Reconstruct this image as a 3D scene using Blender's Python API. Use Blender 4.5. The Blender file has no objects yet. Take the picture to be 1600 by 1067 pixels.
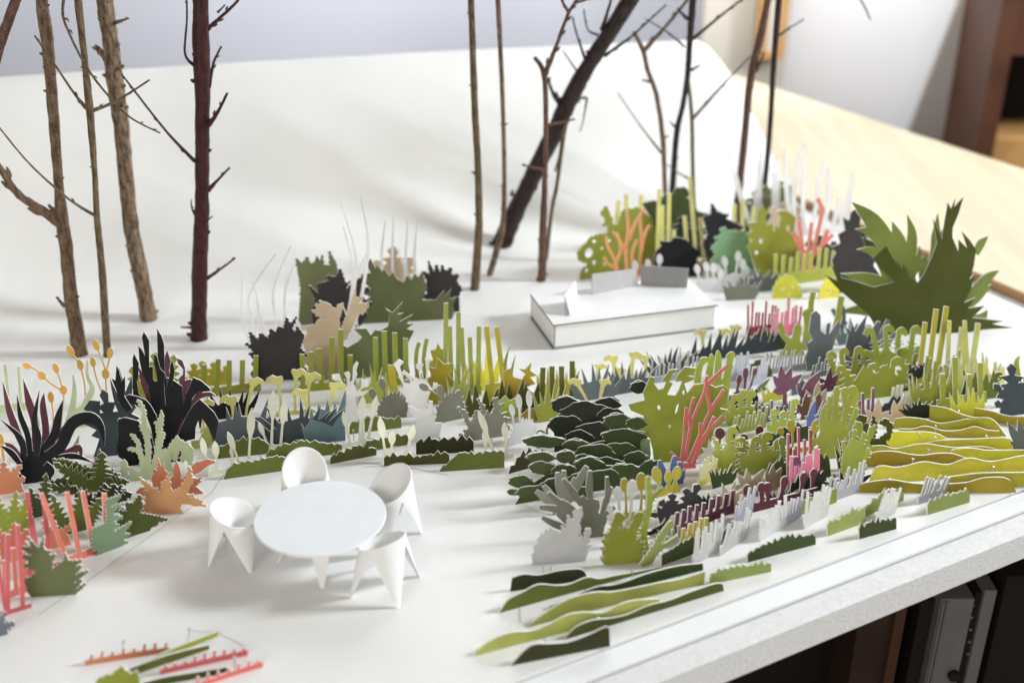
import bpy, bmesh, math, random
from mathutils import Vector, Matrix
from mathutils.geometry import delaunay_2d_cdt

# ---------------------------------------------------------------- camera, world, light, exposure
SC = bpy.context.scene
COL = SC.collection
PXF = 1800.0                       # focal length in photo pixels (photo is 1600 x 1067)
TILT = math.radians(26.0)
CAMZ = 0.43
cam_d = bpy.data.cameras.new('camera')
cam = bpy.data.objects.new('camera', cam_d)
COL.objects.link(cam)
cam.location = (0, 0, CAMZ)
cam.rotation_euler = (math.pi / 2 - TILT, 0, 0)
cam_d.sensor_width = 36.0
cam_d.lens = 36.0 * PXF / 1600.0
cam_d.clip_start = 0.01
cam_d.clip_end = 50
cam_d.dof.use_dof = True
cam_d.dof.focus_distance = 0.80
cam_d.dof.aperture_fstop = 4.5
SC.camera = cam

world = bpy.data.worlds.new('World')
SC.world = world
world.use_nodes = True
wn = world.node_tree.nodes
wn['Background'].inputs[0].default_value = (1.0, 0.91, 0.78, 1)
wn['Background'].inputs[1].default_value = 0.31

def area_light(name, loc, target, sx, sy, watts, color):
    d = bpy.data.lights.new(name, 'AREA')
    d.shape = 'RECTANGLE'
    d.size, d.size_y = sx, sy
    d.energy = watts
    d.color = color
    o = bpy.data.objects.new(name, d)
    COL.objects.link(o)
    o.location = loc
    o.rotation_euler = (Vector(target) - Vector(loc)).to_track_quat('-Z', 'Y').to_euler()
    return o
# daylight from the window on the right, beyond the desk
area_light('window_light', (2.18, 0.95, 1.22), (-0.05, 0.95, 0.0), 0.40, 0.50, 66.0, (0.88, 0.95, 1.0))

# added fill lamp behind the camera, brightens the walls and card fronts
area_light('front_fill_light', (-0.7, -1.5, 0.75), (0.1, 1.0, 0.0), 1.6, 1.0, 23.5, (1.0, 0.975, 0.94))
# added unseen lamp for the back walls (faces the wall, away from the model)
area_light('wall_fill_light', (0.25, 1.55, 0.95), (0.25, 2.4, 0.95), 1.8, 0.3, 60.0, (0.93, 0.96, 1.0))

SC.view_settings.view_transform = 'Standard'
SC.view_settings.look = 'None'
SC.view_settings.exposure = 0.0
SC.view_settings.gamma = 1.0
SC.view_settings.use_curve_mapping = False

# ---------------------------------------------------------------- helpers
RND = random.Random(7)
CT, ST = math.cos(TILT), math.sin(TILT)
CAM = Vector((0, 0, CAMZ))

def ray(x, y):
    dx = (x - 800) / PXF
    dy = -(y - 533.5) / PXF
    return Vector((dx, CT + dy * ST, -ST + dy * CT))

def ground(x, y, z=0.0):
    r = ray(x, y)
    return CAM + r * ((z - CAMZ) / r.z)

def on_plane(x, y, p, n):
    r = ray(x, y)
    return CAM + r * ((p - CAM).dot(n) / r.dot(n))

def tag(o, label=None, cat=None, group=None, kind=None):
    if label: o['label'] = label
    if cat: o['category'] = cat
    if group: o['group'] = group
    if kind: o['kind'] = kind
    return o

def empty(name, loc=(0, 0, 0)):
    o = bpy.data.objects.new(name, None)
    COL.objects.link(o)
    o.location = loc
    o.empty_display_size = 0.005
    return o

def link_mesh(name, verts, faces, mats, parent=None, midx=None, smooth=False, loc=None):
    me = bpy.data.meshes.new(name)
    me.from_pydata([tuple(v) for v in verts], [], faces)
    for m in (mats if isinstance(mats, (list, tuple)) else [mats]):
        me.materials.append(m)
    if midx:
        me.polygons.foreach_set('material_index', midx)
    if smooth:
        me.polygons.foreach_set('use_smooth', [True] * len(me.polygons))
    me.update()
    o = bpy.data.objects.new(name, me)
    COL.objects.link(o)
    if parent is not None:
        o.parent = parent
    if loc is not None:
        o.location = loc
    return o

def box_vf(x0, x1, y0, y1, z0, z1):
    v = [(x0, y0, z0), (x1, y0, z0), (x1, y1, z0), (x0, y1, z0), (x0, y0, z1), (x1, y0, z1), (x1, y1, z1), (x0, y1, z1)]
    f = [(0, 3, 2, 1), (4, 5, 6, 7), (0, 1, 5, 4), (1, 2, 6, 5), (2, 3, 7, 6), (3, 0, 4, 7)]
    return v, f

def prism_vf(poly, z0, z1):
    """upright prism over a CCW ground polygon"""
    n = len(poly)
    v = [(p[0], p[1], z0) for p in poly] + [(p[0], p[1], z1) for p in poly]
    f = [tuple(range(n - 1, -1, -1)), tuple(range(n, 2 * n))]
    f += [(i, (i + 1) % n, n + (i + 1) % n, n + i) for i in range(n)]
    return v, f

def bevel(o, w, seg=2):
    m = o.modifiers.new('bevel', 'BEVEL')
    m.width = w
    m.segments = seg
    m.limit_method = 'ANGLE'
    return o

# ---------------------------------------------------------------- materials
def lin(c):
    c = c / 255.0
    return c / 12.92 if c <= 0.04045 else ((c + 0.055) / 1.055) ** 2.4

def new_mat(name, col, rough=0.85, spec=0.3):
    m = bpy.data.materials.new(name)
    m.use_nodes = True
    nt = m.node_tree
    b = nt.nodes['Principled BSDF']
    b.inputs['Base Color'].default_value = (*col, 1)
    b.inputs['Roughness'].default_value = rough
    b.inputs['Specular IOR Level'].default_value = spec
    return m, nt, b

def mix_noise(nt, b, col, scale, amount, detail=4.0, bump=0.0, bump_scale=None, dist=0.0002, per_object=0.0):
    tc = nt.nodes.new('ShaderNodeTexCoord')
    nz = nt.nodes.new('ShaderNodeTexNoise')
    nz.inputs['Scale'].default_value = scale
    nz.inputs['Detail'].default_value = detail
    nt.links.new(tc.outputs['Object'], nz.inputs['Vector'])
    mp = nt.nodes.new('ShaderNodeMapRange')
    mp.inputs[1].default_value = 0.3
    mp.inputs[2].default_value = 0.7
    mp.inputs[3].default_value = 1.0 - amount
    mp.inputs[4].default_value = 1.0 + amount * 0.6
    nt.links.new(nz.outputs['Fac'], mp.inputs[0])
    hsv = nt.nodes.new('ShaderNodeHueSaturation')
    hsv.inputs['Color'].default_value = (*col, 1)
    last = mp.outputs[0]
    if per_object:
        oi = nt.nodes.new('ShaderNodeObjectInfo')
        m2 = nt.nodes.new('ShaderNodeMapRange')
        m2.inputs[3].default_value = 1.0 - per_object
        m2.inputs[4].default_value = 1.0 + per_object
        nt.links.new(oi.outputs['Random'], m2.inputs[0])
        mu = nt.nodes.new('ShaderNodeMath')
        mu.operation = 'MULTIPLY'
        nt.links.new(last, mu.inputs[0])
        nt.links.new(m2.outputs[0], mu.inputs[1])
        last = mu.outputs[0]
    nt.links.new(last, hsv.inputs['Value'])
    nt.links.new(hsv.outputs['Color'], b.inputs['Base Color'])
    if bump:
        n2 = nt.nodes.new('ShaderNodeTexNoise')
        n2.inputs['Scale'].default_value = bump_scale or scale * 4
        n2.inputs['Detail'].default_value = 3
        nt.links.new(tc.outputs['Object'], n2.inputs['Vector'])
        bp = nt.nodes.new('ShaderNodeBump')
        bp.inputs['Strength'].default_value = bump
        bp.inputs['Distance'].default_value = dist
        nt.links.new(n2.outputs['Fac'], bp.inputs['Height'])
        nt.links.new(bp.outputs['Normal'], b.inputs['Normal'])
    return tc

PAL = {
    'black': (40, 40, 43), 'maroon': (104, 58, 76), 'slate': (100, 108, 114), 'darkslate': (64, 72, 76), 'teal': (92, 114, 120),
    'olive': (104, 112, 42), 'deepolive': (80, 84, 34), 'darkolive': (62, 62, 38), 'lime': (152, 158, 44), 'lime2': (172, 182, 62),
    'yellow': (198, 188, 34), 'mustard': (170, 150, 14), 'paleyellow': (216, 212, 124), 'yellowgreen': (186, 190, 92),
    'bright': (226, 218, 46), 'white': (246, 246, 244), 'grey': (130, 130, 116), 'greyolive': (108, 114, 74), 'darkgreen': (68, 80, 44),
    'forest': (48, 54, 42), 'sage': (124, 152, 116), 'coral': (222, 104, 96), 'orange': (218, 170, 108), 'redorange': (214, 120, 84),
    'pink': (232, 122, 152), 'raspberry': (182, 54, 90), 'plum': (124, 78, 100), 'wine': (106, 52, 68), 'blue': (88, 108, 172),
    'taupe': (154, 136, 108), 'tan': (200, 176, 146), 'brown': (118, 88, 52), 'mint': (128, 168, 122), 'lavender': (204, 204, 222),
    'cream': (240, 234, 206), 'ochre': (224, 172, 56), 'palegreen': (196, 204, 164), 'charcoal': (66, 62, 62), 'silver': (186, 186, 194),
    'green': (120, 140, 60), 'coralorange': (228, 150, 74), 'lightgreen': (150, 164, 84),
}
GAIN = 1.18
CARD = {}
TRANS = dict(white=.5, lavender=.5, silver=.4, cream=.4, paleyellow=.35, bright=.35, yellow=.3, yellowgreen=.3, lime=.22, lime2=.28, palegreen=.3, tan=.2, orange=.3, ochre=.3, lightgreen=.25, pink=.25, coral=.25)   # thin paper lets window light through
def card_mat(name):
    if name in CARD:
        return CARD[name]
    c = tuple(min(0.90, lin(v) * GAIN) for v in PAL[name])
    m, nt, b = new_mat('card_' + name, c, 0.9, 0.2)
    mix_noise(nt, b, c, 38, 0.15, 7, bump=0.5, bump_scale=1700, dist=0.00012, per_object=0.15)
    hs0 = [x for x in nt.nodes if x.type == 'HUE_SAT'][0]
    hs0.inputs['Saturation'].default_value = .90
    oi0 = [x for x in nt.nodes if x.type == 'OBJECT_INFO'][0]
    mh = nt.nodes.new('ShaderNodeMapRange'); mh.inputs[3].default_value = .488; mh.inputs[4].default_value = .512
    ml0 = nt.nodes.new('ShaderNodeMath'); ml0.operation = 'MULTIPLY'; ml0.inputs[1].default_value = 7.31
    fr0 = nt.nodes.new('ShaderNodeMath'); fr0.operation = 'FRACT'
    nt.links.new(oi0.outputs['Random'], ml0.inputs[0]); nt.links.new(ml0.outputs[0], fr0.inputs[0]); nt.links.new(fr0.outputs[0], mh.inputs[0]); nt.links.new(mh.outputs[0], hs0.inputs['Hue'])
    tr = TRANS.get(name, 0.12)
    tn = nt.nodes.new('ShaderNodeBsdfTranslucent')
    hs = [x for x in nt.nodes if x.type == 'HUE_SAT'][0]
    nt.links.new(hs.outputs['Color'], tn.inputs['Color'])
    ms = nt.nodes.new('ShaderNodeMixShader')
    ms.inputs[0].default_value = tr
    out = nt.nodes['Material Output']
    nt.links.new(b.outputs[0], ms.inputs[1]); nt.links.new(tn.outputs[0], ms.inputs[2]); nt.links.new(ms.outputs[0], out.inputs['Surface'])
    CARD[name] = m
    return m
EDGE, nt, b = new_mat('cut_card_edge', (0.86, 0.85, 0.81), 0.9, 0.2)
mix_noise(nt, b, (0.86, 0.85, 0.81), 600, 0.06)
BACK, nt, b = new_mat('card_back', (0.80, 0.79, 0.76), 0.9, 0.2)
mix_noise(nt, b, (0.80, 0.79, 0.76), 80, 0.05)
WHITE, nt, b = new_mat('white_card', (0.86, 0.86, 0.86), 0.8, 0.25)
mix_noise(nt, b, (0.86, 0.86, 0.86), 40, 0.03, bump=0.25, bump_scale=1500, dist=0.0001)
LINE, nt, b = new_mat('pencil_line', (0.16, 0.16, 0.17), 0.8, 0.2)
STEEL, nt, b = new_mat('pin_steel', (0.62, 0.60, 0.57), 0.28, 0.5)
b.inputs['Metallic'].default_value = 1.0

# ---------------------------------------------------------------- setting: board, ground sheet, backdrop, desk, room
EDGE_R = ground(1430, 400)
AZ = math.radians(61.75 - 90)
N = Vector((math.sin(AZ), math.cos(AZ), 0))      # along the right edge of the board, away from the camera
D = Vector((N.y, -N.x, 0))                       # along the front edge, to the right
def board_pt(a, b):                              # a along D from the right edge line, b along N from the front edge
    return FRONT + D * a + N * b
f0 = ground(1200, 997, -0.0045)
FRONT = f0 + D * ((EDGE_R - f0).dot(D))
FRONT.z = 0
L1 = (ground(1200, 913) - FRONT).dot(N)
L2 = (ground(1200, 947) - FRONT).dot(N)
BACKN = (EDGE_R - FRONT).dot(N) + 0.75

def slab(name, a0, a1, b0, b1, z0, z1, mat, bev=0.0):
    poly = [board_pt(a0, b0), board_pt(a1, b0), board_pt(a1, b1), board_pt(a0, b1)]
    v, f = prism_vf(poly, z0, z1)
    o = link_mesh(name, v, f, mat)
    if bev:
        bevel(o, bev)
    return o

m_sheet, nt, b = new_mat('ground_paper', (0.845, 0.84, 0.82), 0.92, 0.15)
tc = mix_noise(nt, b, (0.845, 0.84, 0.82), 9, 0.055, 10, bump=0.35, bump_scale=900, dist=0.0002)
m_base, nt, b = new_mat('base_paper', (0.86, 0.87, 0.88), 0.85, 0.2)
mix_noise(nt, b, (0.86, 0.87, 0.88), 14, 0.02, 6, bump=0.2, bump_scale=700, dist=0.0002)
m_foam, nt, b = new_mat('foam', (0.74, 0.74, 0.735), 0.95, 0.1)
mix_noise(nt, b, (0.74, 0.74, 0.735), 320, 0.08, 6, bump=0.6, bump_scale=620, dist=0.0006)

tag(slab('ground', -1.5, -0.0005, L1, BACKN, -0.0021, 0.0, m_sheet), kind='structure')
tag(slab('base_sheet', -1.5, -0.0005, L2, L1 - 0.0011, -0.0044, -0.0022, m_base), kind='structure')
tag(slab('base_sheet', -1.5, -0.0005, L1 + 0.0004, BACKN, -0.0044, -0.0022, m_base), kind='structure')
foam = empty('foam_board', board_pt(-0.5, 0.3) + Vector((0, 0, -0.0245)))
for nm, b0, b1, z0, z1 in (('core', 0.0, BACKN, -0.0245, -0.0072), ('front_strip', 0.0, L2 - 0.0012, -0.0071, -0.0045), ('top_layer', L2 + 0.0003, BACKN, -0.0071, -0.0045)):
    o = slab(nm, -1.5, -0.0005, b0, b1, z0, z1, m_foam)
    o.parent = foam
    o.location = -foam.location
tag(foam, 'thick white foam board carrying the whole model, grainy front edge', 'board')

# pencil lines drawn on the ground sheet
m_pencil, nt, b = new_mat('soft_pencil', (0.38, 0.37, 0.37), 0.8, 0.2)
def pencil(pts, w=0.0004):
    P3 = [ground(x, y, 0.00035) for x, y in pts]
    v, f = [], []
    for i, p in enumerate(P3):
        t = (P3[min(i + 1, len(P3) - 1)] - P3[max(i - 1, 0)]).normalized()
        s = Vector((-t.y, t.x, 0)) * w / 2
        v += [p - s, p + s]
        if i: f.append((2 * i - 2, 2 * i - 1, 2 * i + 1, 2 * i))
    o = link_mesh('pencil_line', v, f, m_pencil)
    tag(o, kind='structure')
for pts in ([(60, 960), (140, 905), (230, 840), (330, 770), (352, 738)], [(560, 722), (640, 730), (700, 742)], [(818, 787), (840, 800), (880, 805)],
            [(740, 720), (800, 718), (830, 712)], [(812, 950), (813, 972)],
            [(300, 985), (340, 988), (385, 1010)]):
    pencil(pts)

# backdrop: a big sheet lying on the board that curves up at the back
prof = [(0.02, -0.0008), (0.09, -0.0007), (0.14, -0.0002), (0.165, 0.0015), (0.192, 0.0110), (0.215, 0.0325), (0.242, 0.061), (0.2816, 0.0965), (0.3147, 0.1218), (0.354, 0.1421), (0.378, 0.1475)]
def catmull(pts, n):
    out = []
    k = len(pts)
    for i in range(k - 1):
        p0, p1, p2, p3 = pts[max(i - 1, 0)], pts[i], pts[i + 1], pts[min(i + 2, k - 1)]
        for j in range(n):
            t = j / n
            out.append(tuple(0.5 * ((2 * b_) + (-a_ + c_) * t + (2 * a_ - 5 * b_ + 4 * c_ - d_) * t * t + (-a_ + 3 * b_ - 3 * c_ + d_) * t ** 3)
                             for a_, b_, c_, d_ in zip(p0, p1, p2, p3)))
    out.append(tuple(pts[-1]))
    return out
pr = catmull(prof, 5)
v, f = [], []
KS = [0.0 - 1.4 * i / 36 for i in range(37)]
for k in KS:
    q = -k / 0.78
    for s, z in pr:
        e = min(1.0, max(0, s - 0.05) / 0.2)
        p = EDGE_R + N * (s + 0.11 * q * e) + D * (k - 0.002)
        wob = 0.002 * math.sin(5.1 * k + 9 * s) * e
        v.append((p.x, p.y, z * (1 + 0.13 * q) + wob * min(1, max(0, z * 40))))
m_ = len(pr)
for i in range(len(KS) - 1):
    for j in range(m_ - 1):
        f.append((i * m_ + j, i * m_ + j + 1, (i + 1) * m_ + j + 1, (i + 1) * m_ + j))
o = link_mesh('paper_backdrop', v, f, m_sheet, smooth=True)
md = o.modifiers.new('thick', 'SOLIDIFY'); md.thickness = 0.0005; md.offset = -1
tag(o, kind='structure')

# pale wooden desk behind the board
m_wood, nt, b = new_mat('pale_wood', (0.80, 0.70, 0.53), 0.5, 0.35)
tcn = nt.nodes.new('ShaderNodeTexCoord'); mpn = nt.nodes.new('ShaderNodeMapping')
mpn.inputs['Rotation'].default_value = (0, 0, -AZ)
mpn.inputs['Scale'].default_value = (14, 1.2, 14)
nz = nt.nodes.new('ShaderNodeTexNoise'); nz.inputs['Scale'].default_value = 3.0; nz.inputs['Detail'].default_value = 8; nz.inputs['Distortion'].default_value = 0.6
cr = nt.nodes.new('ShaderNodeValToRGB')
cr.color_ramp.elements[0].position = 0.3; cr.color_ramp.elements[0].color = (0.64, 0.53, 0.36, 1)
cr.color_ramp.elements[1].position = 0.7; cr.color_ramp.elements[1].color = (0.72, 0.62, 0.45, 1)
nt.links.new(tcn.outputs['Object'], mpn.inputs[0]); nt.links.new(mpn.outputs[0], nz.inputs['Vector'])
nt.links.new(nz.outputs['Fac'], cr.inputs[0]); nt.links.new(cr.outputs[0], b.inputs['Base Color'])
m_band, nt, b = new_mat('wood_edge_band', (0.42, 0.25, 0.12), 0.55, 0.3)
mix_noise(nt, b, (0.42, 0.25, 0.12), 30, 0.15)
far = (ground(1400, 200, 0.008) - EDGE_R).dot(D)
desk = empty('desk', EDGE_R + D * 0.2 + Vector((0, 0, -0.0245)))
def desk_part(name, a0, a1, b0, b1, z0, z1, mat):
    poly = [EDGE_R + D * a + N * bb for a, bb in ((a0, b0), (a1, b0), (a1, b1), (a0, b1))]
    vv, ff = prism_vf(poly, z0, z1)
    c = desk.location
    vv = [(p[0] - c.x, p[1] - c.y, p[2] - c.z) for p in vv]
    return link_mesh(name, vv, ff, mat, desk)
bevel(desk_part('desk_top', 0.0035, far, -0.75, 0.80, -0.0245, 0.0085, m_wood), 0.0008)
desk_part('edge_band', 0.0006, 0.0034, -0.75, 0.80, -0.0245, 0.0083, m_band)
tag(desk, 'pale birch desk top with brown edge band beside the model board', 'desk')

# room behind
m_lav, nt, b = new_mat('lavender_wall_paint', (0.47, 0.48, 0.53), 0.9, 0.1)
mix_noise(nt, b, (0.47, 0.48, 0.53), 2, 0.04)
m_wallw, nt, b = new_mat('white_wall_paint', (0.88, 0.88, 0.89), 0.9, 0.1)
mix_noise(nt, b, (0.88, 0.88, 0.89), 2, 0.02)
m_beige, nt, b = new_mat('beige_paint', (0.52, 0.48, 0.42), 0.8, 0.2)
mix_noise(nt, b, (0.52, 0.48, 0.42), 3, 0.05)
m_orange, nt, b = new_mat('honey_wood', (0.46, 0.25, 0.09), 0.5, 0.3)
mix_noise(nt, b, (0.46, 0.25, 0.09), 18, 0.2)
m_dark, nt, b = new_mat('dark_wood', (0.085, 0.032, 0.016), 0.45, 0.4)
mix_noise(nt, b, (0.085, 0.032, 0.016), 16, 0.3)
m_black, nt, b = new_mat('black_recess', (0.012, 0.009, 0.008), 0.7, 0.2)  # near black, under the board it carries the shade in its colour

def wall_px(name, x0, x1, y, mat, z0=-0.7, z1=1.6, th=0.03, ypx=60):
    a = on_plane(x0, ypx, Vector((0, y, 0)), Vector((0, 1, 0))).x
    c = on_plane(x1, ypx, Vector((0, y, 0)), Vector((0, 1, 0))).x
    vv, ff = box_vf(a, c, y, y + th, z0, z1)
    return link_mesh(name, vv, ff, mat)
tag(wall_px('wall', -900, 1130, 2.30, m_lav), kind='structure')
tag(wall_px('wall', 1228, 2000, 2.05, m_wallw), kind='structure')
o = tag(wall_px('wall_pillar', 1098, 1232, 1.98, m_beige), kind='structure')
o = empty('wooden_frame', on_plane(1199, 80, Vector((0, 1.965, 0)), Vector((0, 1, 0))))
c = o.location
for nm, xa, xb, za, zb, mt in (('stile', -0.022, -0.004, 0.0, 0.5, m_orange), ('stile', 0.014, 0.026, 0.0, 0.5, m_orange), ('panel', -0.004, 0.014, 0.0, 0.5, m_beige), ('rail', -0.022, 0.026, -0.012, 0.0, m_orange)):
    vv, ff = box_vf(xa, xb, -0.008, 0.012, za, zb)
    link_mesh(nm, vv, ff, mt, o)
tag(o, 'honey coloured wooden frame hanging on the beige pillar', 'frame')

# dark cabinet at the right
pc = on_plane(1503, 225, Vector((0, 1.90, 0)), Vector((0, 1, 0)))
cab = empty('dark_cabinet', (pc.x, 1.90, -0.70))
def cab_box(name, x0, x1, y0, y1, z0, z1, mat, par=cab):
    vv, ff = box_vf(x0, x1, y0, y1, z0 + 0.70, z1 + 0.70)
    return link_mesh(name, vv, ff, mat, par)
cab_box('side_panel', 0.0, 0.03, -0.06, 0.10, -0.70, 0.62, m_dark)
cab_box('side_panel', 0.5, 0.53, -0.06, 0.10, -0.70, 0.62, m_dark)
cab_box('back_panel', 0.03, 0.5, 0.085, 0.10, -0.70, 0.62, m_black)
cab_box('rail', 0.03, 0.5, -0.055, -0.02, pc.z + 0.16, pc.z + 0.26, m_dark)
cab_box('shelf', 0.03, 0.5, -0.05, 0.085, pc.z - 0.03, pc.z + 0.02, m_orange)
cab_box('door', 0.032, 0.498, -0.05, -0.03, pc.z + 0.262, 0.60, m_dark)
cab_box('door_panel', 0.055, 0.13, -0.056, -0.05, pc.z + 0.29, 0.58, m_orange)
cab_box('top', 0.0, 0.53, -0.06, 0.10, 0.622, 0.65, m_dark)
tag(cab, 'dark brown wooden cabinet with open shelf behind the desk', 'cabinet')

yb = 1.99  # added slab, its darker colour paints the slanted shadow on the white wall
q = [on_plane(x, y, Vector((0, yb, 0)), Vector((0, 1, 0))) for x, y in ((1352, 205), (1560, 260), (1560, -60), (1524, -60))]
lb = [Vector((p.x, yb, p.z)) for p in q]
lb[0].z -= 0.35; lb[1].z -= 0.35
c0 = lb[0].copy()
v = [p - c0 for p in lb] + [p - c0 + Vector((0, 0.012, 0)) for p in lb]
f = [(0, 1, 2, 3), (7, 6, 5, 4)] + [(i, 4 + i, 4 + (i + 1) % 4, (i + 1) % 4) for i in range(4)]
m_shadow, nt, b = new_mat('wall_shadow_tone', (0.30, 0.27, 0.245), 0.85, 0.2)
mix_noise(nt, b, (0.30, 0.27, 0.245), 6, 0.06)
o = link_mesh('wall_shadow_slab', v, f, m_shadow, loc=c0)
tag(o, 'added grey-beige slab standing in for the slanted shadow between white wall and dark cabinet', 'board')

# ---------------------------------------------------------------- shelf and cases under the board, dark colours hold the shade there
def under(name, x0, x1, y, z0, z1, mat, par, th=0.05):
    ypx = 980
    a = on_plane(x0, ypx, Vector((0, y, 0)), Vector((0, 1, 0))).x
    c = on_plane(x1, ypx, Vector((0, y, 0)), Vector((0, 1, 0))).x
    vv, ff = box_vf(a, c, y, y + th, z0, z1)
    return link_mesh(name, vv, ff, mat, par)
m_alu, nt, b = new_mat('brushed_aluminium', (0.17, 0.17, 0.18), 0.55, 0.5)
b.inputs['Metallic'].default_value = 0.4
mix_noise(nt, b, (0.17, 0.17, 0.18), 40, 0.08)
m_dbrown, nt, b = new_mat('dark_brown_board', (0.030, 0.013, 0.008), 0.6, 0.3)  # brown darkened to carry the shade under the board
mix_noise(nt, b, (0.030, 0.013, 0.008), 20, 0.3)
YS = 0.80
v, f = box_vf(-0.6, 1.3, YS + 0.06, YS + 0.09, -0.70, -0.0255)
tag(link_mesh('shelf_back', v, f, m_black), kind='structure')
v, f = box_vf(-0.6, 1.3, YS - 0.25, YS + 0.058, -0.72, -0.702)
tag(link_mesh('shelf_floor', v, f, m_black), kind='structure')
def top_z(ypx, y):
    return on_plane(1500, ypx, Vector((0, y, 0)), Vector((0, 1, 0))).z
yc = 0.74
case = empty('aluminium_case', (0, 0, 0))
under('body', 1462, 1513, yc, -0.70, top_z(935, yc), m_alu, case)
under('slot_strip', 1513.5, 1526, yc + 0.004, -0.70, top_z(930, yc), m_black, case, 0.04)
under('edge_profile', 1526.5, 1545, yc, -0.70, top_z(922, yc), m_alu, case)
under('ridge', 1466, 1469, yc - 0.002, -0.70, top_z(938, yc), m_alu, case, 0.0019)
under('ridge', 1472, 1474, yc - 0.002, -0.70, top_z(938, yc), m_alu, case, 0.0019)
for i in range(7):
    p = on_plane(1519.5 - i * 1.6, 945 + i * 19, Vector((0, yc + 0.003, 0)), Vector((0, 1, 0)))
    v, f = box_vf(p.x - 0.0012, p.x + 0.0012, yc + 0.0025, yc + 0.0039, p.z - 0.001, p.z + 0.001)
    link_mesh('rivet', v, f, m_alu, case)
p = on_plane(1489, 1053, Vector((0, yc, 0)), Vector((0, 1, 0)))
vv = [(p.x + 0.005 * math.cos(a * math.pi / 8), yc - dy, p.z + 0.005 * math.sin(a * math.pi / 8)) for dy in (0.0, 0.004) for a in range(16)]
ff = [tuple(range(16, 32))] + [(i, (i + 1) % 16, 16 + (i + 1) % 16, 16 + i) for i in range(16)]
link_mesh('knob', vv, ff, m_black, case)
tag(case, 'upright grey aluminium case with a dark slotted strip under the board', 'case')
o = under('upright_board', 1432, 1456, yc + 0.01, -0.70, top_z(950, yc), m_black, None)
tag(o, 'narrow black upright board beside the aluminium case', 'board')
o = under('upright_board', 1340, 1392, yc + 0.01, -0.70, top_z(960, yc), m_dbrown, None)
tag(o, 'wide dark brown upright board under the model board', 'board')
m_rust, nt, b = new_mat('rust_brown', (0.055, 0.022, 0.009), 0.6, 0.3)
o = under('upright_board', 1396, 1412, yc + 0.005, -0.70, top_z(955, yc), m_rust, None)
tag(o, 'thin rusty brown upright board beside the wide brown one', 'board')
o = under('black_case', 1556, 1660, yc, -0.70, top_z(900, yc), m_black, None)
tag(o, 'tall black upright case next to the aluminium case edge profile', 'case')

# ---------------------------------------------------------------- 2-D drawing helpers (photo pixels)
def ccw(p):
    a = sum(p[i][0] * p[(i + 1) % len(p)][1] - p[(i + 1) % len(p)][0] * p[i][1] for i in range(len(p)))
    return p if a > 0 else p[::-1]

def Z(o, pts):
    ox, oy, s = o
    return [(ox + x / s, oy + y / s) for x, y in pts]
S1, S2 = 3.5575, 4.743
za, zb, zc, zd, ze = (0, 500, S1), (0, 767, S1), (300, 480, S1), (350, 300, S1), (600, 480, S1)
zf, zg, zh = (880, 250, S1), (1200, 250, S1), (1200, 480, S1)
zi, zj, zk, zl, zm, zn, zo, zp = (780, 560, S2), (780, 700, S2), (980, 500, S2), (980, 680, S2), (1200, 600, S2), (700, 840, S2), (960, 820, S2), (1300, 600, S2)

def stroke(pts, ws, n=4, cap=True):
    """ribbon along a smooth path; ws = width at each point"""
    if not isinstance(ws, (list, tuple)): ws = [ws] * len(pts)
    if len(ws) != len(pts):
        ws = [ws[0] + (ws[-1] - ws[0]) * i / (len(pts) - 1) for i in range(len(pts))]
    q = catmull([(p[0], p[1], w) for p, w in zip(pts, ws)], n)
    L, R_ = [], []
    for i, (x, y, w) in enumerate(q):
        a, c = q[max(i - 1, 0)], q[min(i + 1, len(q) - 1)]
        tx, ty = c[0] - a[0], c[1] - a[1]
        l = math.hypot(tx, ty) or 1
        nx, ny = -ty / l, tx / l
        w = max(w, 0.05) / 2
        L.append((x + nx * w, y + ny * w)); R_.append((x - nx * w, y - ny * w))
    return L + R_[::-1]

def leaf(pts, w, n=4, tip=0.04, root=0.55, peak=0.4):
    k = len(pts)
    ws = []
    for i in range(k):
        t = i / (k - 1)
        ws.append(w * ((root + (1 - root) * t / peak) if t < peak else max(tip, 1 - ((t - peak) / (1 - peak)) ** 1.5)))
    return stroke(pts, ws, n)

def leaf3(p0, p1, w, bend=0.0, **k):
    mx, my = (p0[0] + p1[0]) / 2, (p0[1] + p1[1]) / 2
    dx, dy = p1[0] - p0[0], p1[1] - p0[1]
    q1 = (p0[0] + dx * .33 - dy * bend, p0[1] + dy * .33 + dx * bend)
    q2 = (p0[0] + dx * .66 - dy * bend, p0[1] + dy * .66 + dx * bend)
    return leaf([p0, q1, q2, p1], w, **k)

def serr(p0, p1, w, n=6, depth=0.52, root=0.35, bend=0.0):
    """serrated leaf: teeth point towards the tip"""
    dx, dy = p1[0] - p0[0], p1[1] - p0[1]
    def at(t, s):
        wb = math.sin(math.pi * t) * bend
        return (p0[0] + dx * t - dy * (s + wb), p0[1] + dy * t + dx * (s + wb))
    l = math.hypot(dx, dy) or 1
    hw = w / 2 / l
    def prof_(t): return hw * (root + (1 - root) * min(1, t / .35)) * (1 - max(0, (t - .35) / .65) ** 1.3)
    left, right = [at(0, hw * root)], [at(0, -hw * root)]
    for i in range(n):
        a, c = (i + .15) / n * .9, (i + .95) / n * .9
        jt = 1 + RND.uniform(-.15, .2)
        left += [at(a, prof_(a) * (1 - depth)), at(c, (prof_(.4 * a + .6 * c) * 1.3 + hw * .08) * jt)]
        right += [at(a, -prof_(a) * (1 - depth)), at(c, -(prof_(.4 * a + .6 * c) * 1.3 + hw * .08) * jt)]
    return left + [at(1, 0)] + right[::-1]

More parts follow.
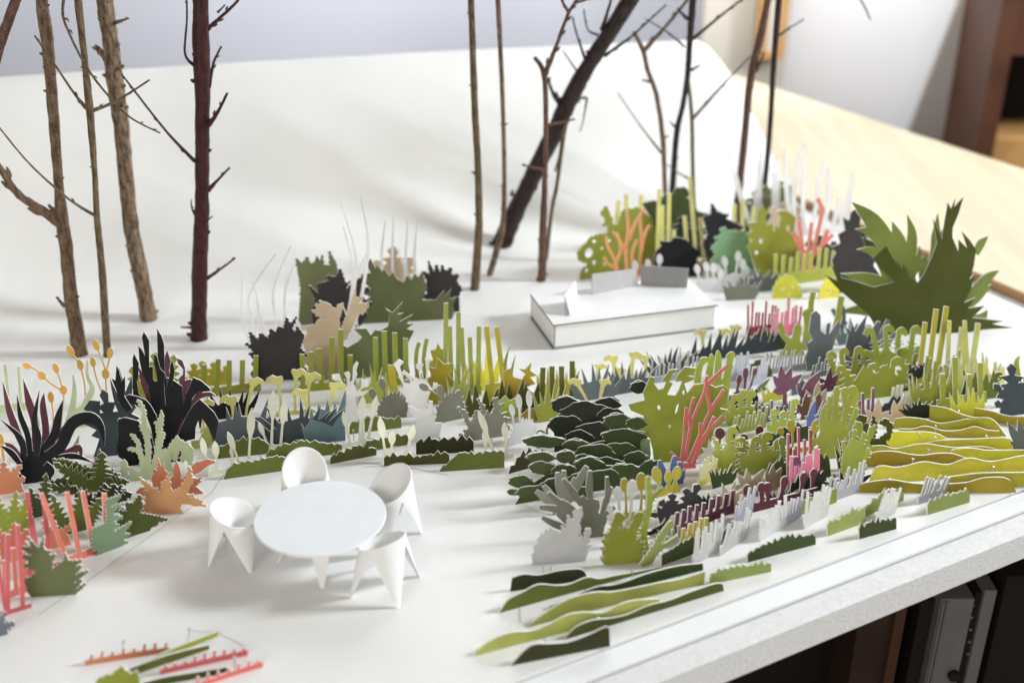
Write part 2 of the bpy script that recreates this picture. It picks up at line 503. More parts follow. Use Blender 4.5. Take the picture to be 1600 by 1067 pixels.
def ell(cx, cy, rx, ry, rot=0, n=14):
    c, s = math.cos(rot), math.sin(rot)
    return [(cx + rx * math.cos(a) * c - ry * math.sin(a) * s, cy + rx * math.cos(a) * s + ry * math.sin(a) * c) for a in [2 * math.pi * i / n for i in range(n)]]

def P(b, t, h=0):
    return (b[0] + (b[2] - b[0]) * t, b[1] + (b[3] - b[1]) * t - h)

# generators: each returns a function of the base line b = (x0, y0, x1, y1)
def comb(n, h, w=4, base=7, var=.15, lean=0, tops=None, tip=1.0):
    def g(b):
        out = [[P(b, 0), P(b, 1), P(b, 1, base), P(b, 0, base * .92)]]
        for i in range(n):
            t = (i + .5) / n
            hh = (tops[i] if tops else h * (1 + RND.uniform(-var, var)))
            x, y = P(b, t)
            ln = lean + RND.uniform(-.04, .04) * hh
            out.append([(x - w / 2, y - 1), (x + w / 2, y - 1), (x + ln + w / 2 * tip, y - hh), (x + ln - w / 2 * tip, y - hh)])
        return out
    return g

def hedge(h, n=9, jag=4, lo=.6, taper=(0, 0)):
    def g(b):
        top = []
        ph = RND.uniform(0, 6)
        for i in range(2 * n + 1):
            t = i / (2 * n)
            e = lo + (1 - lo) * math.sin(math.pi * t) ** .7 + .10 * math.sin(ph + 7 * t)
            e *= min(1, (t + .02) / max(.01, taper[0])) if taper[0] else 1
            e *= min(1, (1.02 - t) / max(.01, taper[1])) if taper[1] else 1
            top.append(P(b, t + RND.uniform(-.45, .45) / (2 * n) * (0 < i < 2 * n), h * e + (jag * RND.uniform(.25, 1.5) if i % 2 else -jag * RND.uniform(-.2, .6))))
        return [[P(b, 0), P(b, 1)] + top[::-1]]
    return g

def jag(h, n=11, depth=.22, wide=1.25, a0=-.18, tilt=0.25, jit=.10):
    """mound of card with pointed teeth all round"""
    def g(b):
        cx, cy = P(b, .5)
        rx, ry = (b[2] - b[0]) / 2 * wide, h
        sl = (b[3] - b[1]) / max(1, b[2] - b[0])
        pts = []
        for i in range(2 * n + 1):
            a = math.pi * (1 - a0 * 0) - (i / (2 * n)) * math.pi
            r = (1 + RND.uniform(-jit, jit)) if i % 2 == 0 else (1 - depth) * (1 + RND.uniform(-jit, jit) * .5)
            x = math.cos(a) * rx * r
            y = math.sin(a) * ry * r + ry * .12
            if i % 2 == 0: y += ry * tilt * .25 * abs(math.cos(a))
            pts.append((cx + x, cy + sl * x - y))
        return [[P(b, 0), P(b, 1)] + pts[::-1]]
    return g

def spikes(n, h, w=5, spread=.5, core=.4, var=.3, tiltx=0.0):
    def g(b):
        out = [[P(b, 0), P(b, 1), P(b, .95, h * core), P(b, .5, h * core * 1.15), P(b, .05, h * core)]]
        for i in range(n):
            t = (i + .5) / n
            a = (t - .5) * 2 * spread + RND.uniform(-.12, .12) + tiltx
            l = h * (1 - var * RND.random()) * (1 - .25 * abs(t - .5))
            p0 = P(b, .08 + .84 * t, 2)
            p1 = (p0[0] + math.sin(a) * l, p0[1] - math.cos(a) * l)
            out.append(leaf3(p0, p1, w, bend=RND.uniform(-.05, .05), root=1, peak=.2))
        return out
    return g

def maple(h, w=.42, lobes=((-1.25, .75), (-.65, .95), (0, 1), (.65, .95), (1.25, .75)), n=6, core=.32, cy=.25):
    def g(b):
        bw = b[2] - b[0]
        c = P(b, .5, h * cy)
        out = [[P(b, 0), P(b, 1), P(b, .9, h * core), P(b, .5, h * core * 1.3), P(b, .1, h * core)]]
        for a, l in lobes:
            a += RND.uniform(-.08, .08)
            L = h * (1 - cy) * l * (1.0 if abs(a) < .9 else max(1, bw / h * .8))
            out.append(serr(c, (c[0] + math.sin(a) * L, c[1] - math.cos(a) * L), h * w, n, root=.6))
        return out
    return g

def clouds(blobs, n=9):
    """scalloped leaf lobes: blobs = (x, y, rx, ry)"""
    out = []
    for x, y, rx, ry in blobs:
        ph = RND.uniform(0, 6)
        out.append([(x + rx * math.cos(a) * (1 + .10 * math.sin(5 * a + ph) + .05 * math.sin(9 * a)), y + ry * math.sin(a) * (1 + .10 * math.sin(4 * a + ph) + .06 * math.sin(11 * a)))
                    for a in [2 * math.pi * i / 36 for i in range(36)]])
    return out

def trumpet(x0, y0, x1, y1, s, turn=1, w=4.2):
    s = s * 1.25
    """stem that widens into a bent trumpet flower"""
    dx = x1 - x0
    k = turn * s
    st = stroke([(x0, y0), (x0 + dx * .3 - k * .12, y0 + (y1 - y0) * .4), (x0 + dx * .8 - k * .1, y0 + (y1 - y0) * .8), (x1, y1 + s * .1)], [w * 1.25, w * .9, w * 1.3, s * .5])
    hd = [(x1 - k * .30, y1 + s * .35), (x1 - k * .55, y1 - s * .20), (x1 - k * .42, y1 - s * .45), (x1 - k * .02, y1 - s * .36), (x1 + k * .42, y1 - s * .52), (x1 + k * .95, y1 - s * .22), (x1 + k * 1.0, y1 + s * .12), (x1 + k * .72, y1 + s * .16), (x1 + k * .5, y1 + s * .02), (x1 + k * .28, y1 + s * .30)]
    return [st, hd]

def bud(pts, hw, hl, w=2.4, at_=None):
    """thin stem with an oval head at its end"""
    x, y = pts[-1]
    dx, dy = x - pts[-2][0], y - pts[-2][1]
    a = math.atan2(dy, dx)
    return [stroke(pts, [w * 1.4, w] if len(pts) == 2 else w), ell(x, y, hl, hw, a)]

def lilybud(p0, p1, w, sw=2.0):
    """slender stalk with a long pointed bud"""
    t = .5
    m = (p0[0] + (p1[0] - p0[0]) * t, p0[1] + (p1[1] - p0[1]) * t)
    return [stroke([p0, m, p1], [sw * 1.4, sw, sw * .3]), leaf([m, (m[0] + (p1[0] - m[0]) * .35, m[1] + (p1[1] - m[1]) * .35), (m[0] + (p1[0] - m[0]) * .7, m[1] + (p1[1] - m[1]) * .7), p1], w, root=.2, peak=.45)]

def tulip(p0, p1, w, sw=3):
    return [stroke([p0, ((p0[0] + p1[0]) / 2 + 1, (p0[1] + p1[1]) / 2), p1], [sw * 1.5, sw, sw]), ell(p1[0], p1[1], w * .62, w * .38, math.atan2(p1[1] - p0[1], p1[0] - p0[0]))]

def fern(pts, w, curl=0, head=0, barbs=6, blen=5):
    """stalk with side barbs and an optional curled round head"""
    ws = [w * 1.5] + [w] * (len(pts) - 1)
    out = [stroke(pts, ws)]
    q = catmull(pts, 4)
    k = len(q)
    for i in range(barbs):
        j = int((i + .6) / barbs * (k - 2) * .85)
        a, c = q[j], q[j + 1]
        tx, ty = c[0] - a[0], c[1] - a[1]
        l = math.hypot(tx, ty) or 1
        tx, ty = tx / l, ty / l
        for s in (-1, 1):
            bl = blen * RND.uniform(.7, 1.2)
            out.append([(a[0] - tx * 2.2, a[1] - ty * 2.2), (a[0] + tx * 2.2, a[1] + ty * 2.2), (a[0] - ty * s * (bl + w / 2) + tx * bl * .6, a[1] + tx * s * (bl + w / 2) + ty * bl * .6)])
    if head:
        x, y = pts[-1]
        s = 1 if curl >= 0 else -1
        out.append(stroke([(x, y), (x + s * head * .15, y - head * .5), (x + s * head * .7, y - head * .65), (x + s * head * 1.05, y - head * .2), (x + s * head * .95, y + head * .15)], [w, w * 1.15, w * 1.4, w * 1.3, w * .6]))
    return out

def rel(b, items):
    """items given as functions of b, merged"""
    out = []
    for it in items:
        out += it(b) if callable(it) else it
    return out


# outlines followed from the photograph, keyed by the label of the card they belong to
zA, zB, zC, zD, zE, zF, zG, zH = (200, 700, 8.894), (0, 700, 5.929), (0, 780, 5.929), (160, 500, 7.115), (160, 610, 7.115), (500, 540, 5.929), (370, 380, 4.444), (830, 700, 5.929)
TRACE = {
 'light orange maple-like leaf cutout beside a cone chair': [Z(zA, [(200,915),(160,935),(240,890),(150,870),(230,840),(180,790),(260,770),(205,690),(265,720),(225,580),(290,600),(150,410),(320,520),(370,565),(400,545),(430,640),(460,580),(480,460),(505,490),(590,340),(570,420),(640,380),(590,430),(575,460),(605,480),(590,540),(630,600),(720,560),(740,480),(770,500),(770,430),(800,440),(795,370),(830,390),(850,250),(885,290),(880,400),(930,410),(870,500),(860,560),(790,650),(920,640),(830,680),(940,690),(1050,735),(980,740),(1090,805),(1000,790),(940,800),(880,780),(820,770),(750,770),(730,830),(780,900)])],
 'red-orange serrated leaf cutout close behind the light orange leaf': [Z(zA, [(420,700),(360,560),(330,430),(340,370),(380,400),(355,300),(420,320),(420,150),(445,230),(470,280),(500,220),(510,310),(545,340),(500,430),(560,390),(600,420),(640,360),(620,310),(650,230),(670,180),(700,230),(720,280),(740,370),(730,440),(790,390),(830,330),(880,260),(950,200),(1010,190),(1100,160),(1220,210),(1130,240),(1070,280),(1010,330),(940,360),(900,390),(960,430),(1040,395),(1000,450),(1040,460),(980,490),(880,540),(800,700)]), Z(zA, [(420,700),(250,650),(110,620),(190,550),(270,550),(400,560)])],
 'olive serrated fern leaf with a raised middle lobe below the black plant': [Z(zB, [(480,115),(600,125),(560,105),(640,130),(700,165),(690,130),(790,205),(770,165),(860,225),(930,290),(880,345),(800,330),(720,285),(660,262),(600,240),(540,210),(570,195),(530,170),(555,155)]), Z(zB, [(830,200),(860,170),(850,140),(880,140),(870,100),(900,100),(895,60),(920,20),(940,60),(935,90),(960,90),(945,130),(965,140),(950,180),(975,195),(1060,210),(1020,225),(1120,250),(1060,260),(1200,310),(1100,290),(1100,330),(1000,300),(960,300),(900,380),(800,340)]), Z(zB, [(400,350),(440,330),(420,300),(500,310),(520,290),(600,280),(640,300),(700,300),(800,340),(760,350),(700,370),(640,365),(620,385),(560,375),(540,390),(480,365)])],
 'dark olive serrated fern leaf in front of the raised olive fern': [Z(zB, [(780,600),(840,540),(840,470),(870,480),(870,420),(900,430),(970,330),(1010,370),(1060,370),(1140,350),(1120,375),(1180,385),(1110,395),(1230,430),(1150,435),(1190,480),(1110,465),(1130,500),(1060,490),(1000,520),(900,600)])],
 'sage green feathered leaf beside the pink fringe': [Z(zB, [(860,950),(860,760),(1000,700),(1000,500),(1140,450),(1040,560),(1160,520),(1040,620),(1150,650),(1040,680),(1120,735),(1060,770),(1230,690),(1150,790),(1210,790),(1130,850),(1190,860),(1060,940)])],
 'dark olive pointed leaf cutout lying beside the sage leaf': [Z(zB, [(1190,830),(1180,750),(1090,700),(1140,660),(1110,610),(1190,610),(1180,540),(1250,540),(1320,470),(1330,560),(1300,620),(1400,630),(1560,665),(1480,680),(1450,720),(1400,735),(1330,780),(1270,820)])],
 'grey-green serrated mound cutout between the pink fringes': [Z(zC, [(300,905),(690,880),(800,775),(700,830),(760,740),(680,770),(820,660),(700,690),(760,610),(690,620),(760,560),(640,570),(600,480),(660,440),(760,420),(680,380),(630,350),(610,420),(600,560),(480,650),(490,560),(520,500),(440,520),(480,470),(400,460),(410,330),(380,430),(340,430),(260,340),(310,440),(200,430),(300,510),(210,515),(290,580),(220,610),(300,640),(350,650),(290,710),(230,740),(260,850)])],
 'big pale green antler cutout behind the orange leaves': [Z(zE, [(215,1000),(210,920),(215,790),(240,770),(270,800),(280,880),(285,940),(310,930),(320,850),(400,920),(425,930),(430,840),(400,740),(360,690),(270,665),(300,645),(370,655),(370,600),(300,505),(340,510),(410,590),(440,700),(470,755),(475,700),(470,560),(405,405),(440,420),(430,250),(375,140),(410,150),(460,240),(490,440),(525,450),(520,560),(540,630),(530,720),(540,830),(580,720),(590,580),(580,560),(610,550),(580,370),(610,375),(650,250),(668,290),(665,380),(650,480),(690,490),(640,680),(700,655),(720,670),(760,600),(830,515),(860,560),(960,610),(1010,650),(1010,740),(980,830),(930,750),(900,810),(870,780),(885,690),(850,650),(830,770),(790,790),(770,700),(750,800),(800,940),(560,1000)])],
 'white lily plant with five heads beside the teal spiky leaf': [Z(zF, [(200,750),(240,600),(260,470),(190,335),(115,320),(110,280),(180,275),(195,310),(240,420),(255,330),(225,270),(265,255),(285,280),(275,350),(300,340),(310,210),(340,165),(360,180),(340,240),(350,280),(310,370),(335,390),(340,440),(380,400),(390,320),(450,330),(455,380),(390,400),(370,440),(450,425),(410,465),(330,480),(340,620),(440,710)])],
 'white lily plant between the two grey fringed mounds': [Z(zF, [(800,650),(830,520),(760,440),(720,400),(775,380),(700,200),(680,170),(730,120),(775,150),(740,190),(780,340),(830,350),(840,330),(790,270),(750,250),(780,225),(820,260),(860,330),(880,290),(920,310),(930,240),(885,200),(890,170),(960,170),(930,230),(940,310),(980,310),(985,160),(970,120),(1025,115),(1010,170),(990,330),(1040,400),(1050,340),(1090,350),(1080,380),(1020,430),(990,520),(1080,650)])],
 'white lily mound behind the brown-olive low hedge': [Z(zF, [(830,890),(870,850),(880,740),(900,700),(830,600),(820,570),(870,580),(900,610),(960,590),(1000,600),(1010,520),(1050,530),(1040,640),(1060,720),(1130,720),(1130,740),(1100,860),(1130,880)])],
 'charcoal serrated mound cutout in front of curving white grass': [Z(zG, [(110,960),(100,890),(130,870),(100,840),(120,800),(80,760),(120,750),(60,690),(105,710),(90,610),(150,670),(165,620),(220,655),(240,585),(270,610),(285,570),(330,580),(345,505),(370,560),(420,500),(385,580),(410,620),(420,570),(470,640),(440,720),(490,780),(460,860),(510,900),(490,950)])],
 'tan leaf cutout beside the charcoal serrated mound': [Z(zG, [(500,960),(500,860),(440,790),(490,770),(460,700),(490,640),(480,600),(540,585),(560,550),(630,540),(570,525),(520,485),(560,475),(540,450),(590,445),(570,420),(640,440),(690,490),(700,450),(745,435),(710,560),(720,640),(720,930)]), Z(zG, [(700,680),(790,470),(830,350),(825,410),(880,405),(850,445),(925,450),(890,510),(840,520),(760,680)])],
 'grey-olive leaf cutout with a raised side lobe, behind the lime stick fringe': [Z(zG, [(755,960),(720,900),(710,690),(770,720),(840,680),(870,650),(810,590),(900,590),(930,640),(960,600),(1000,605),(1050,575),(1060,500),(1030,450),(1080,480),(1150,405),(1115,490),(1155,480),(1130,540),(1220,490),(1180,555),(1225,550),(1180,590),(1230,600),(1200,660),(1170,720),(1200,900)])],
 'dark olive leaf cutout at the back of the grey-green group': [Z(zG, [(450,570),(430,540),(440,440),(445,320),(425,220),(410,130),(455,165),(490,120),(510,165),(540,155),(555,110),(580,145),(590,100),(605,170),(650,175),(640,80),(690,160),(700,210),(720,400),(770,550)])],
 'charcoal leaf cutout in front of the dark olive leaf': [Z(zG, [(540,605),(520,480),(545,380),(500,290),(570,350),(560,280),(640,260),(620,225),(690,230),(720,170),(755,280),(790,250),(760,310),(815,265),(880,230),(860,290),(920,320),(860,370),(940,420),(880,440),(900,500),(840,590)])],
 'big broad olive leaf cutout near the slender straight twig': [Z(zG, [(870,565),(865,400),(930,370),(870,345),(930,310),(870,255),(860,210),(930,200),(900,140),(930,95),(960,170),(975,140),(1010,190),(1020,165),(1060,225),(1085,190),(1110,240),(1160,265),(1180,215),(1215,250),(1230,200),(1260,230),(1290,180),(1300,240),(1320,300),(1290,390),(1380,390),(1440,320),(1450,360),(1490,310),(1480,385),(1530,370),(1500,430),(1510,470),(1495,530)])],
 'small charcoal leaf with narrow fingers beside the big olive leaf': [Z(zG, [(1340,490),(1330,400),(1290,370),(1335,340),(1280,290),(1335,280),(1290,200),(1340,220),(1330,120),(1370,200),(1385,150),(1410,200),(1430,150),(1445,205),(1490,170),(1490,225),(1540,220),(1520,265),(1560,310),(1540,370),(1545,480)])],
 'white feathery mound cutout on the open ground': [Z(zH, [(10,1090),(20,1000),(-5,990),(25,960),(20,900),(55,890),(60,830),(85,830),(80,790),(120,790),(130,740),(165,765),(170,720),(215,760),(240,760),(280,820),(290,710),(325,745),(340,620),(390,680),(400,580),(470,550),(480,600),(440,680),(460,720),(430,840),(470,800),(480,860),(510,740),(550,740),(560,780),(530,830),(550,860),(510,890),(570,890),(520,930),(490,1060)])],
 'yellow-olive barbed plant with rounded arms on the open ground': [Z(zH, [(690,1080),(640,1000),(680,995),(640,915),(690,910),(645,850),(690,840),(665,785),(720,780),(740,860),(790,760),(790,620),(830,590),(870,630),(870,650),(840,700),(850,850),(890,860),(950,750),(920,640),(930,590),(1010,600),(1040,640),(1010,700),(1030,760),(1000,800),(960,850),(1000,870),(1060,860),(1020,915),(1060,905),(1005,960),(1050,950),(985,1060)])],
}

zR, zM, zT = (980, 480, 3.8095), (500, 470, 3.8095), (880, 220, 3.478)
TRACE.update({
 'large lime seaweed-like shrub cutout behind the coral red branch': [Z(zR, [(160,940),(150,840),(130,770),(60,775),(5,805),(0,765),(60,720),(100,685),(95,640),(20,610),(5,575),(100,545),(90,500),(130,400),(155,405),(150,440),(180,480),(210,470),(225,430),(198,428),(245,358),(292,355),(262,378),(240,430),(262,440),(230,508),(280,515),(300,480),(318,425),(278,430),(285,400),(330,340),(400,350),(385,385),(345,395),(390,402),(385,420),(330,440),(350,500),(390,450),(470,440),(520,470),(570,460),(600,490),(590,560),(550,600),(600,612),(540,640),(570,690),(520,720),(500,800),(430,900),(370,935)])],
 'lime barbed fern with curled tips in front of the maroon buds': [Z(zR, [(555,985),(560,950),(540,900),(560,890),(540,870),(558,860),(512,780),(560,830),(575,900),(600,830),(590,790),(620,740),(650,715),(660,742),(632,762),(640,800),(665,845),(640,870),(655,890),(640,910),(640,985)])],
 'lime barbed fern with round heads beside the pink fringe': [Z(zR, [(680,1000),(650,960),(640,920),(665,905),(640,875),(672,862),(648,832),(688,832),(690,805),(650,795),(690,778),(722,810),(700,850),(722,875),(700,895),(732,920),(742,870),(720,835),(750,800),(765,795),(742,860),(762,885),(745,930),(790,900),(768,875),(802,850),(788,800),(782,762),(820,745),(852,770),(840,820),(854,848),(832,868),(848,895),(832,925),(872,890),(858,850),(880,800),(912,795),(922,830),(905,890),(915,925),(920,975),(860,985)])],
 'tallest lime barbed fern with hooked heads beside the golden buds': [Z(zR, [(1135,900),(1115,850),(1140,840),(1130,800),(1165,790),(1150,750),(1190,745),(1165,700),(1192,698),(1165,650),(1180,615),(1222,622),(1225,580),(1200,590),(1220,540),(1240,500),(1280,490),(1260,530),(1250,580),(1290,600),(1300,520),(1320,485),(1360,480),(1382,520),(1368,570),(1385,595),(1345,615),(1355,645),(1322,660),(1345,690),(1305,705),(1325,735),(1282,750),(1290,800),(1262,830),(1280,870),(1240,890)])],
 'lime fern at the head of the front yellow strip': [Z(zR, [(1282,1000),(1265,960),(1285,950),(1262,900),(1290,880),(1275,850),(1300,840),(1290,800),(1330,790),(1320,750),(1345,730),(1370,680),(1402,690),(1402,740),(1390,785),(1430,760),(1440,720),(1482,700),(1462,760),(1440,800),(1455,825),(1422,850),(1435,890),(1410,920),(1425,960),(1402,990)])],
 'dark olive round petal cutouts behind the lime fern': [Z(zR, [(1370,860),(1380,780),(1350,700),(1352,665),(1390,638),(1430,650),(1422,690),(1385,700),(1430,690),(1440,740),(1420,800),(1440,790),(1450,740),(1465,645),(1487,700),(1470,780),(1500,780),(1545,745),(1540,710),(1500,690),(1540,662),(1578,700),(1562,775),(1500,812),(1470,850),(1560,850)])],
 'slate antler-paddle cutout with rounded arms': [Z(zR, [(1070,380),(1060,300),(1080,260),(1050,160),(1080,220),(1110,200),(1090,150),(1110,50),(1140,35),(1165,60),(1160,150),(1190,170),(1200,110),(1222,100),(1210,170),(1270,90),(1277,130),(1240,190),(1215,300),(1230,370)])],
 'olive-lime cactus-paddle cutout between the pink fringe and slate paddles': [Z(zR, [(915,300),(950,220),(912,170),(895,110),(920,85),(935,120),(942,170),(980,190),(1000,110),(1020,100),(1042,120),(1030,190),(1055,285)])],
 'slate branched coral cutout in front of the agave': [Z(zR, [(1300,370),(1290,260),(1310,160),(1285,100),(1320,140),(1330,80),(1350,140),(1420,40),(1405,120),(1392,160),(1440,115),(1420,180),(1480,80),(1500,110),(1440,200),(1475,190),(1450,260),(1450,350)])],
 'lime fern with three hooked heads behind the maroon buds': [Z(zR, [(600,700),(585,680),(605,660),(595,630),(622,600),(608,560),(635,530),(657,545),(635,570),(642,610),(665,600),(660,540),(688,503),(702,530),(682,560),(692,600),(712,580),(705,530),(740,498),(750,520),(730,560),(748,590),(725,620),(740,680)])],
 'mustard leaf cutout in front of the bright yellow leaf': [Z(zM, [(620,620),(640,560),(625,520),(650,510),(630,460),(665,450),(645,395),(690,400),(700,340),(735,375),(780,372),(785,420),(765,440),(800,480),(760,510),(785,560),(780,615)])],
 'bright yellow leaf cutout beside the tall lime sticks': [Z(zM, [(640,520),(660,430),(635,360),(672,350),(655,290),(688,285),(700,245),(720,282),(752,282),(755,330),(740,380),(765,420),(780,500)])],
 'mustard leaf cutout with a maple-like top beside the short lime sticks': [Z(zM, [(975,650),(1070,600),(1055,520),(1100,500),(1090,420),(1130,398),(1150,450),(1200,465),(1222,432),(1180,400),(1222,405),(1258,363),(1250,410),(1292,440),(1250,450),(1282,490),(1230,510),(1285,560),(1290,630)])],
 'grey spiky fern leaf between the fringed mounds and the white club stalks': [Z(zM, [(870,840),(850,830),(828,790),(870,800),(848,770),(890,770),(860,700),(818,628),(870,660),(890,722),(910,700),(930,650),(950,692),(962,650),(938,580),(982,630),(975,690),(1000,650),(1012,685),(1040,640),(1030,580),(1060,570),(1050,620),(1098,615),(1060,642),(1080,670),(1115,658),(1090,690),(1138,700),(1100,722),(1130,745),(1110,800)])],
 'lime lacy seaweed-like cutout with holes behind the box': [Z(zT, [(105,780),(90,760),(100,700),(140,670),(82,645),(78,605),(120,560),(140,530),(190,510),(240,505),(245,465),(210,465),(238,430),(204,400),(233,355),(252,400),(270,420),(268,452),(300,455),(320,385),(370,372),(400,358),(430,380),(480,430),(500,520),(480,725)])],
 'dark green leaf cutout topmost behind the pale yellow sticks': [Z(zT, [(470,600),(480,420),(428,340),(500,325),(520,335),(560,288),(600,300),(608,260),(660,253),(692,290),(660,312),(712,330),(720,380),(782,400),(740,430),(720,590)])],
 'dark teal-black leaf cutout behind the mint leaf': [Z(zT, [(790,680),(770,560),(800,520),(778,430),(820,415),(832,358),(855,400),(920,420),(900,435),(992,482),(930,490),(990,600),(980,660)])],
 'mint green broad leaf cutout behind the white bud stalks': [Z(zT, [(830,740),(800,650),(830,620),(805,580),(842,550),(818,530),(862,510),(848,480),(880,466),(900,490),(940,500),(995,488),(1010,560),(1038,580),(1015,620),(1040,715)])],
 'olive-lime leaf cutout with holes behind the pink coral branch': [Z(zT, [(1060,745),(1030,640),(1005,580),(1042,550),(1005,520),(1042,500),(1015,460),(1070,455),(1080,400),(1110,368),(1135,400),(1118,450),(1190,482),(1205,430),(1185,400),(1235,395),(1285,430),(1270,500),(1310,560),(1320,710)])],
 'charcoal broad leaf cutout behind the big agave': [Z(zg, [(385,740),(375,640),(360,560),(385,520),(360,490),(410,470),(400,420),(440,400),(430,330),(465,345),(475,300),(500,285),(530,330),(520,370),(560,440),(545,470),(600,560),(590,590),(660,690)])],
 'blackish round leaf mound behind the grey slab': [Z(zT, [(500,750),(490,640),(500,600),(530,570),(520,540),(580,545),(600,520),(660,530),(700,570),(740,600),(720,650),(765,690),(750,735)])],
})

def toothify(poly, step=5.5, depth=2.6):
    """saw teeth along the straight runs of an outline"""
    poly = ccw(list(poly))
    out = []
    n = len(poly)
    for i in range(n):
        a, c = poly[i], poly[(i + 1) % n]
        dx, dy = c[0] - a[0], c[1] - a[1]
        l = math.hypot(dx, dy)
        out.append(a)
        k = int(l / step)
        if k >= 2:
            nx, ny = dy / l, -dx / l
            for j in range(k):
                t = (j + RND.uniform(.45, .8)) / k
                d = depth * RND.uniform(.5, 1.25)
                out.append((a[0] + dx * t + nx * d, a[1] + dy * t + ny * d))
                if j < k - 1: out.append((a[0] + dx * (j + 1) / k, a[1] + dy * (j + 1) / k))
    return out
TEETH = ('serrated', 'feather', 'fern', 'sage', 'dark olive pointed', 'orange', 'barbed', 'mint green', 'tan leaf', 'charcoal leaf', 'dark olive leaf', 'teal-black', 'topmost', 'lacy')
# ---------------------------------------------------------------- cards standing on the ground
TH = 0.0011
CARDS = []
def card_mesh(name, b, polys, color, holes=(), th=TH, bend=0.0, lean=0.0, wave=0.0, parent=None, lift=0.0, edge=None, back=None, zshift=0.0):
    if not lean: lean = -abs(RND.gauss(.05, .05)) if RND.random() < .7 else RND.uniform(0, .05)
    if not bend: bend = RND.gauss(0, .035)
    p0, p1 = ground(b[0], b[1]), ground(b[2], b[3])
    ex = (p1 - p0); W = ex.length; ex.normalize()
    nrm = Vector((ex.y, -ex.x, 0))               # towards the camera
    mid = (p0 + p1) / 2 + nrm * zshift
    def uv(p):
        q = on_plane(p[0], p[1], mid, nrm)
        return ((q - mid).dot(ex), max(0.0002 + lift, q.z))
    V, Fc, hole_ids = [], [], set()
    for gi, lst in enumerate((polys, holes)):
        for poly in lst:
            poly = [uv(p) for p in poly]
            cl = []
            for p in poly:
                if not cl or (abs(p[0] - cl[-1][0]) + abs(p[1] - cl[-1][1])) > 1e-5: cl.append(p)
            if len(cl) > 2 and (abs(cl[0][0] - cl[-1][0]) + abs(cl[0][1] - cl[-1][1])) < 1e-5: cl.pop()
            if len(cl) < 3: continue
            cl = ccw(cl)
            if gi: hole_ids.add(len(Fc))
            s = len(V)
            V += [Vector((x * 100, y * 100)) for x, y in cl]
            Fc.append(list(range(s, s + len(cl))))
    ov, oe, of, _, _, fids = delaunay_2d_cdt(V, [], Fc, 1, 1e-4)
    tris = [t for t, ids in zip(of, fids) if ids and not any(i in hole_ids for i in ids)]
    used = sorted({i for t in tris for i in t})
    mp = {i: k for k, i in enumerate(used)}
    tris = [tuple(mp[i] for i in t) for t in tris]
    pts = [(ov[i][0] / 100, ov[i][1] / 100) for i in used]
    n = len(pts)
    cnt = {}
    for t in tris:
        for a in range(len(t)):
            cnt[(t[a], t[(a + 1) % len(t)])] = 1
    bnd = [(a, c) for (a, c) in cnt if (c, a) not in cnt]
    vs = []
    hw = max(W, 0.02)
    for side in (1, -1):
        for u, z in pts:
            off = side * th / 2 + bend * (u / hw) ** 2 * hw + lean * z + wave * math.sin(u / hw * 9.0 + b[0]) * (0.3 + z * 20)
            q = mid + ex * u + nrm * off
            vs.append((q.x - mid.x, q.y - mid.y, z))
    # plane orientation: (ex, up, nrm) -> ex x up = ?
    flip = ex.cross(Vector((0, 0, 1))).dot(nrm) < 0
    faces, mi = [], []
    for t in tris:
        faces.append(t[::-1] if flip else t); mi.append(0)
        faces.append(tuple(i + n for i in (t if flip else t[::-1]))); mi.append(2)
    for a, c in bnd:
        q = (c, a, a + n, c + n)
        faces.append(q[::-1] if flip else q); mi.append(1)
    m = card_mat(color)
    o = link_mesh(name, vs, faces, [m, edge or EDGE, (m if color in TRANS else BACK)], parent, mi)
    o.location = mid if parent is None else mid - parent.location
    return o

def K(name, label, color, b, gen, cat=None, group=None, extra=(), **kw):
    """one standing card; extra = further cards of the same plant as (part name, colour, base, polys, kwargs)"""
    polys = TRACE.get(label) or (gen(b) if callable(gen) else gen)
    if label in TRACE and name == 'paper_fern':
        extra = list(extra) + [('front_fronds', color, b, gen(b) if callable(gen) else gen, dict(zshift=.002, th=.0009))]
    if label in TRACE and any(t in label for t in TEETH):
        polys = [toothify(q) for q in polys]
    if label in TRACE and 'holes' not in kw:
        polys = polys + [[P(b, .04), P(b, .96), P(b, .8, 12), P(b, .2, 12)]]
    if extra:
        p = (ground(b[0], b[1]) + ground(b[2], b[3])) / 2
        root = empty(name, p)
        card_mesh('card_layer', b, polys, color, parent=root, **kw)
        for pn, pc_, pb, pg, pk in extra:
            card_mesh(pn, pb, pg(pb) if callable(pg) else pg, pc_, parent=root, **pk)
        o = root
    else:
        o = card_mesh(name, b, polys, color, **kw)
    tag(o, label, cat or name.replace('paper_', 'paper '), group)
    return o

def strip_poly(top, bot):
    t = catmull(top, 5)
    q = catmull(bot, 5) if len(bot) > 2 else bot
    return [list(t) + list(q)[::-1]]

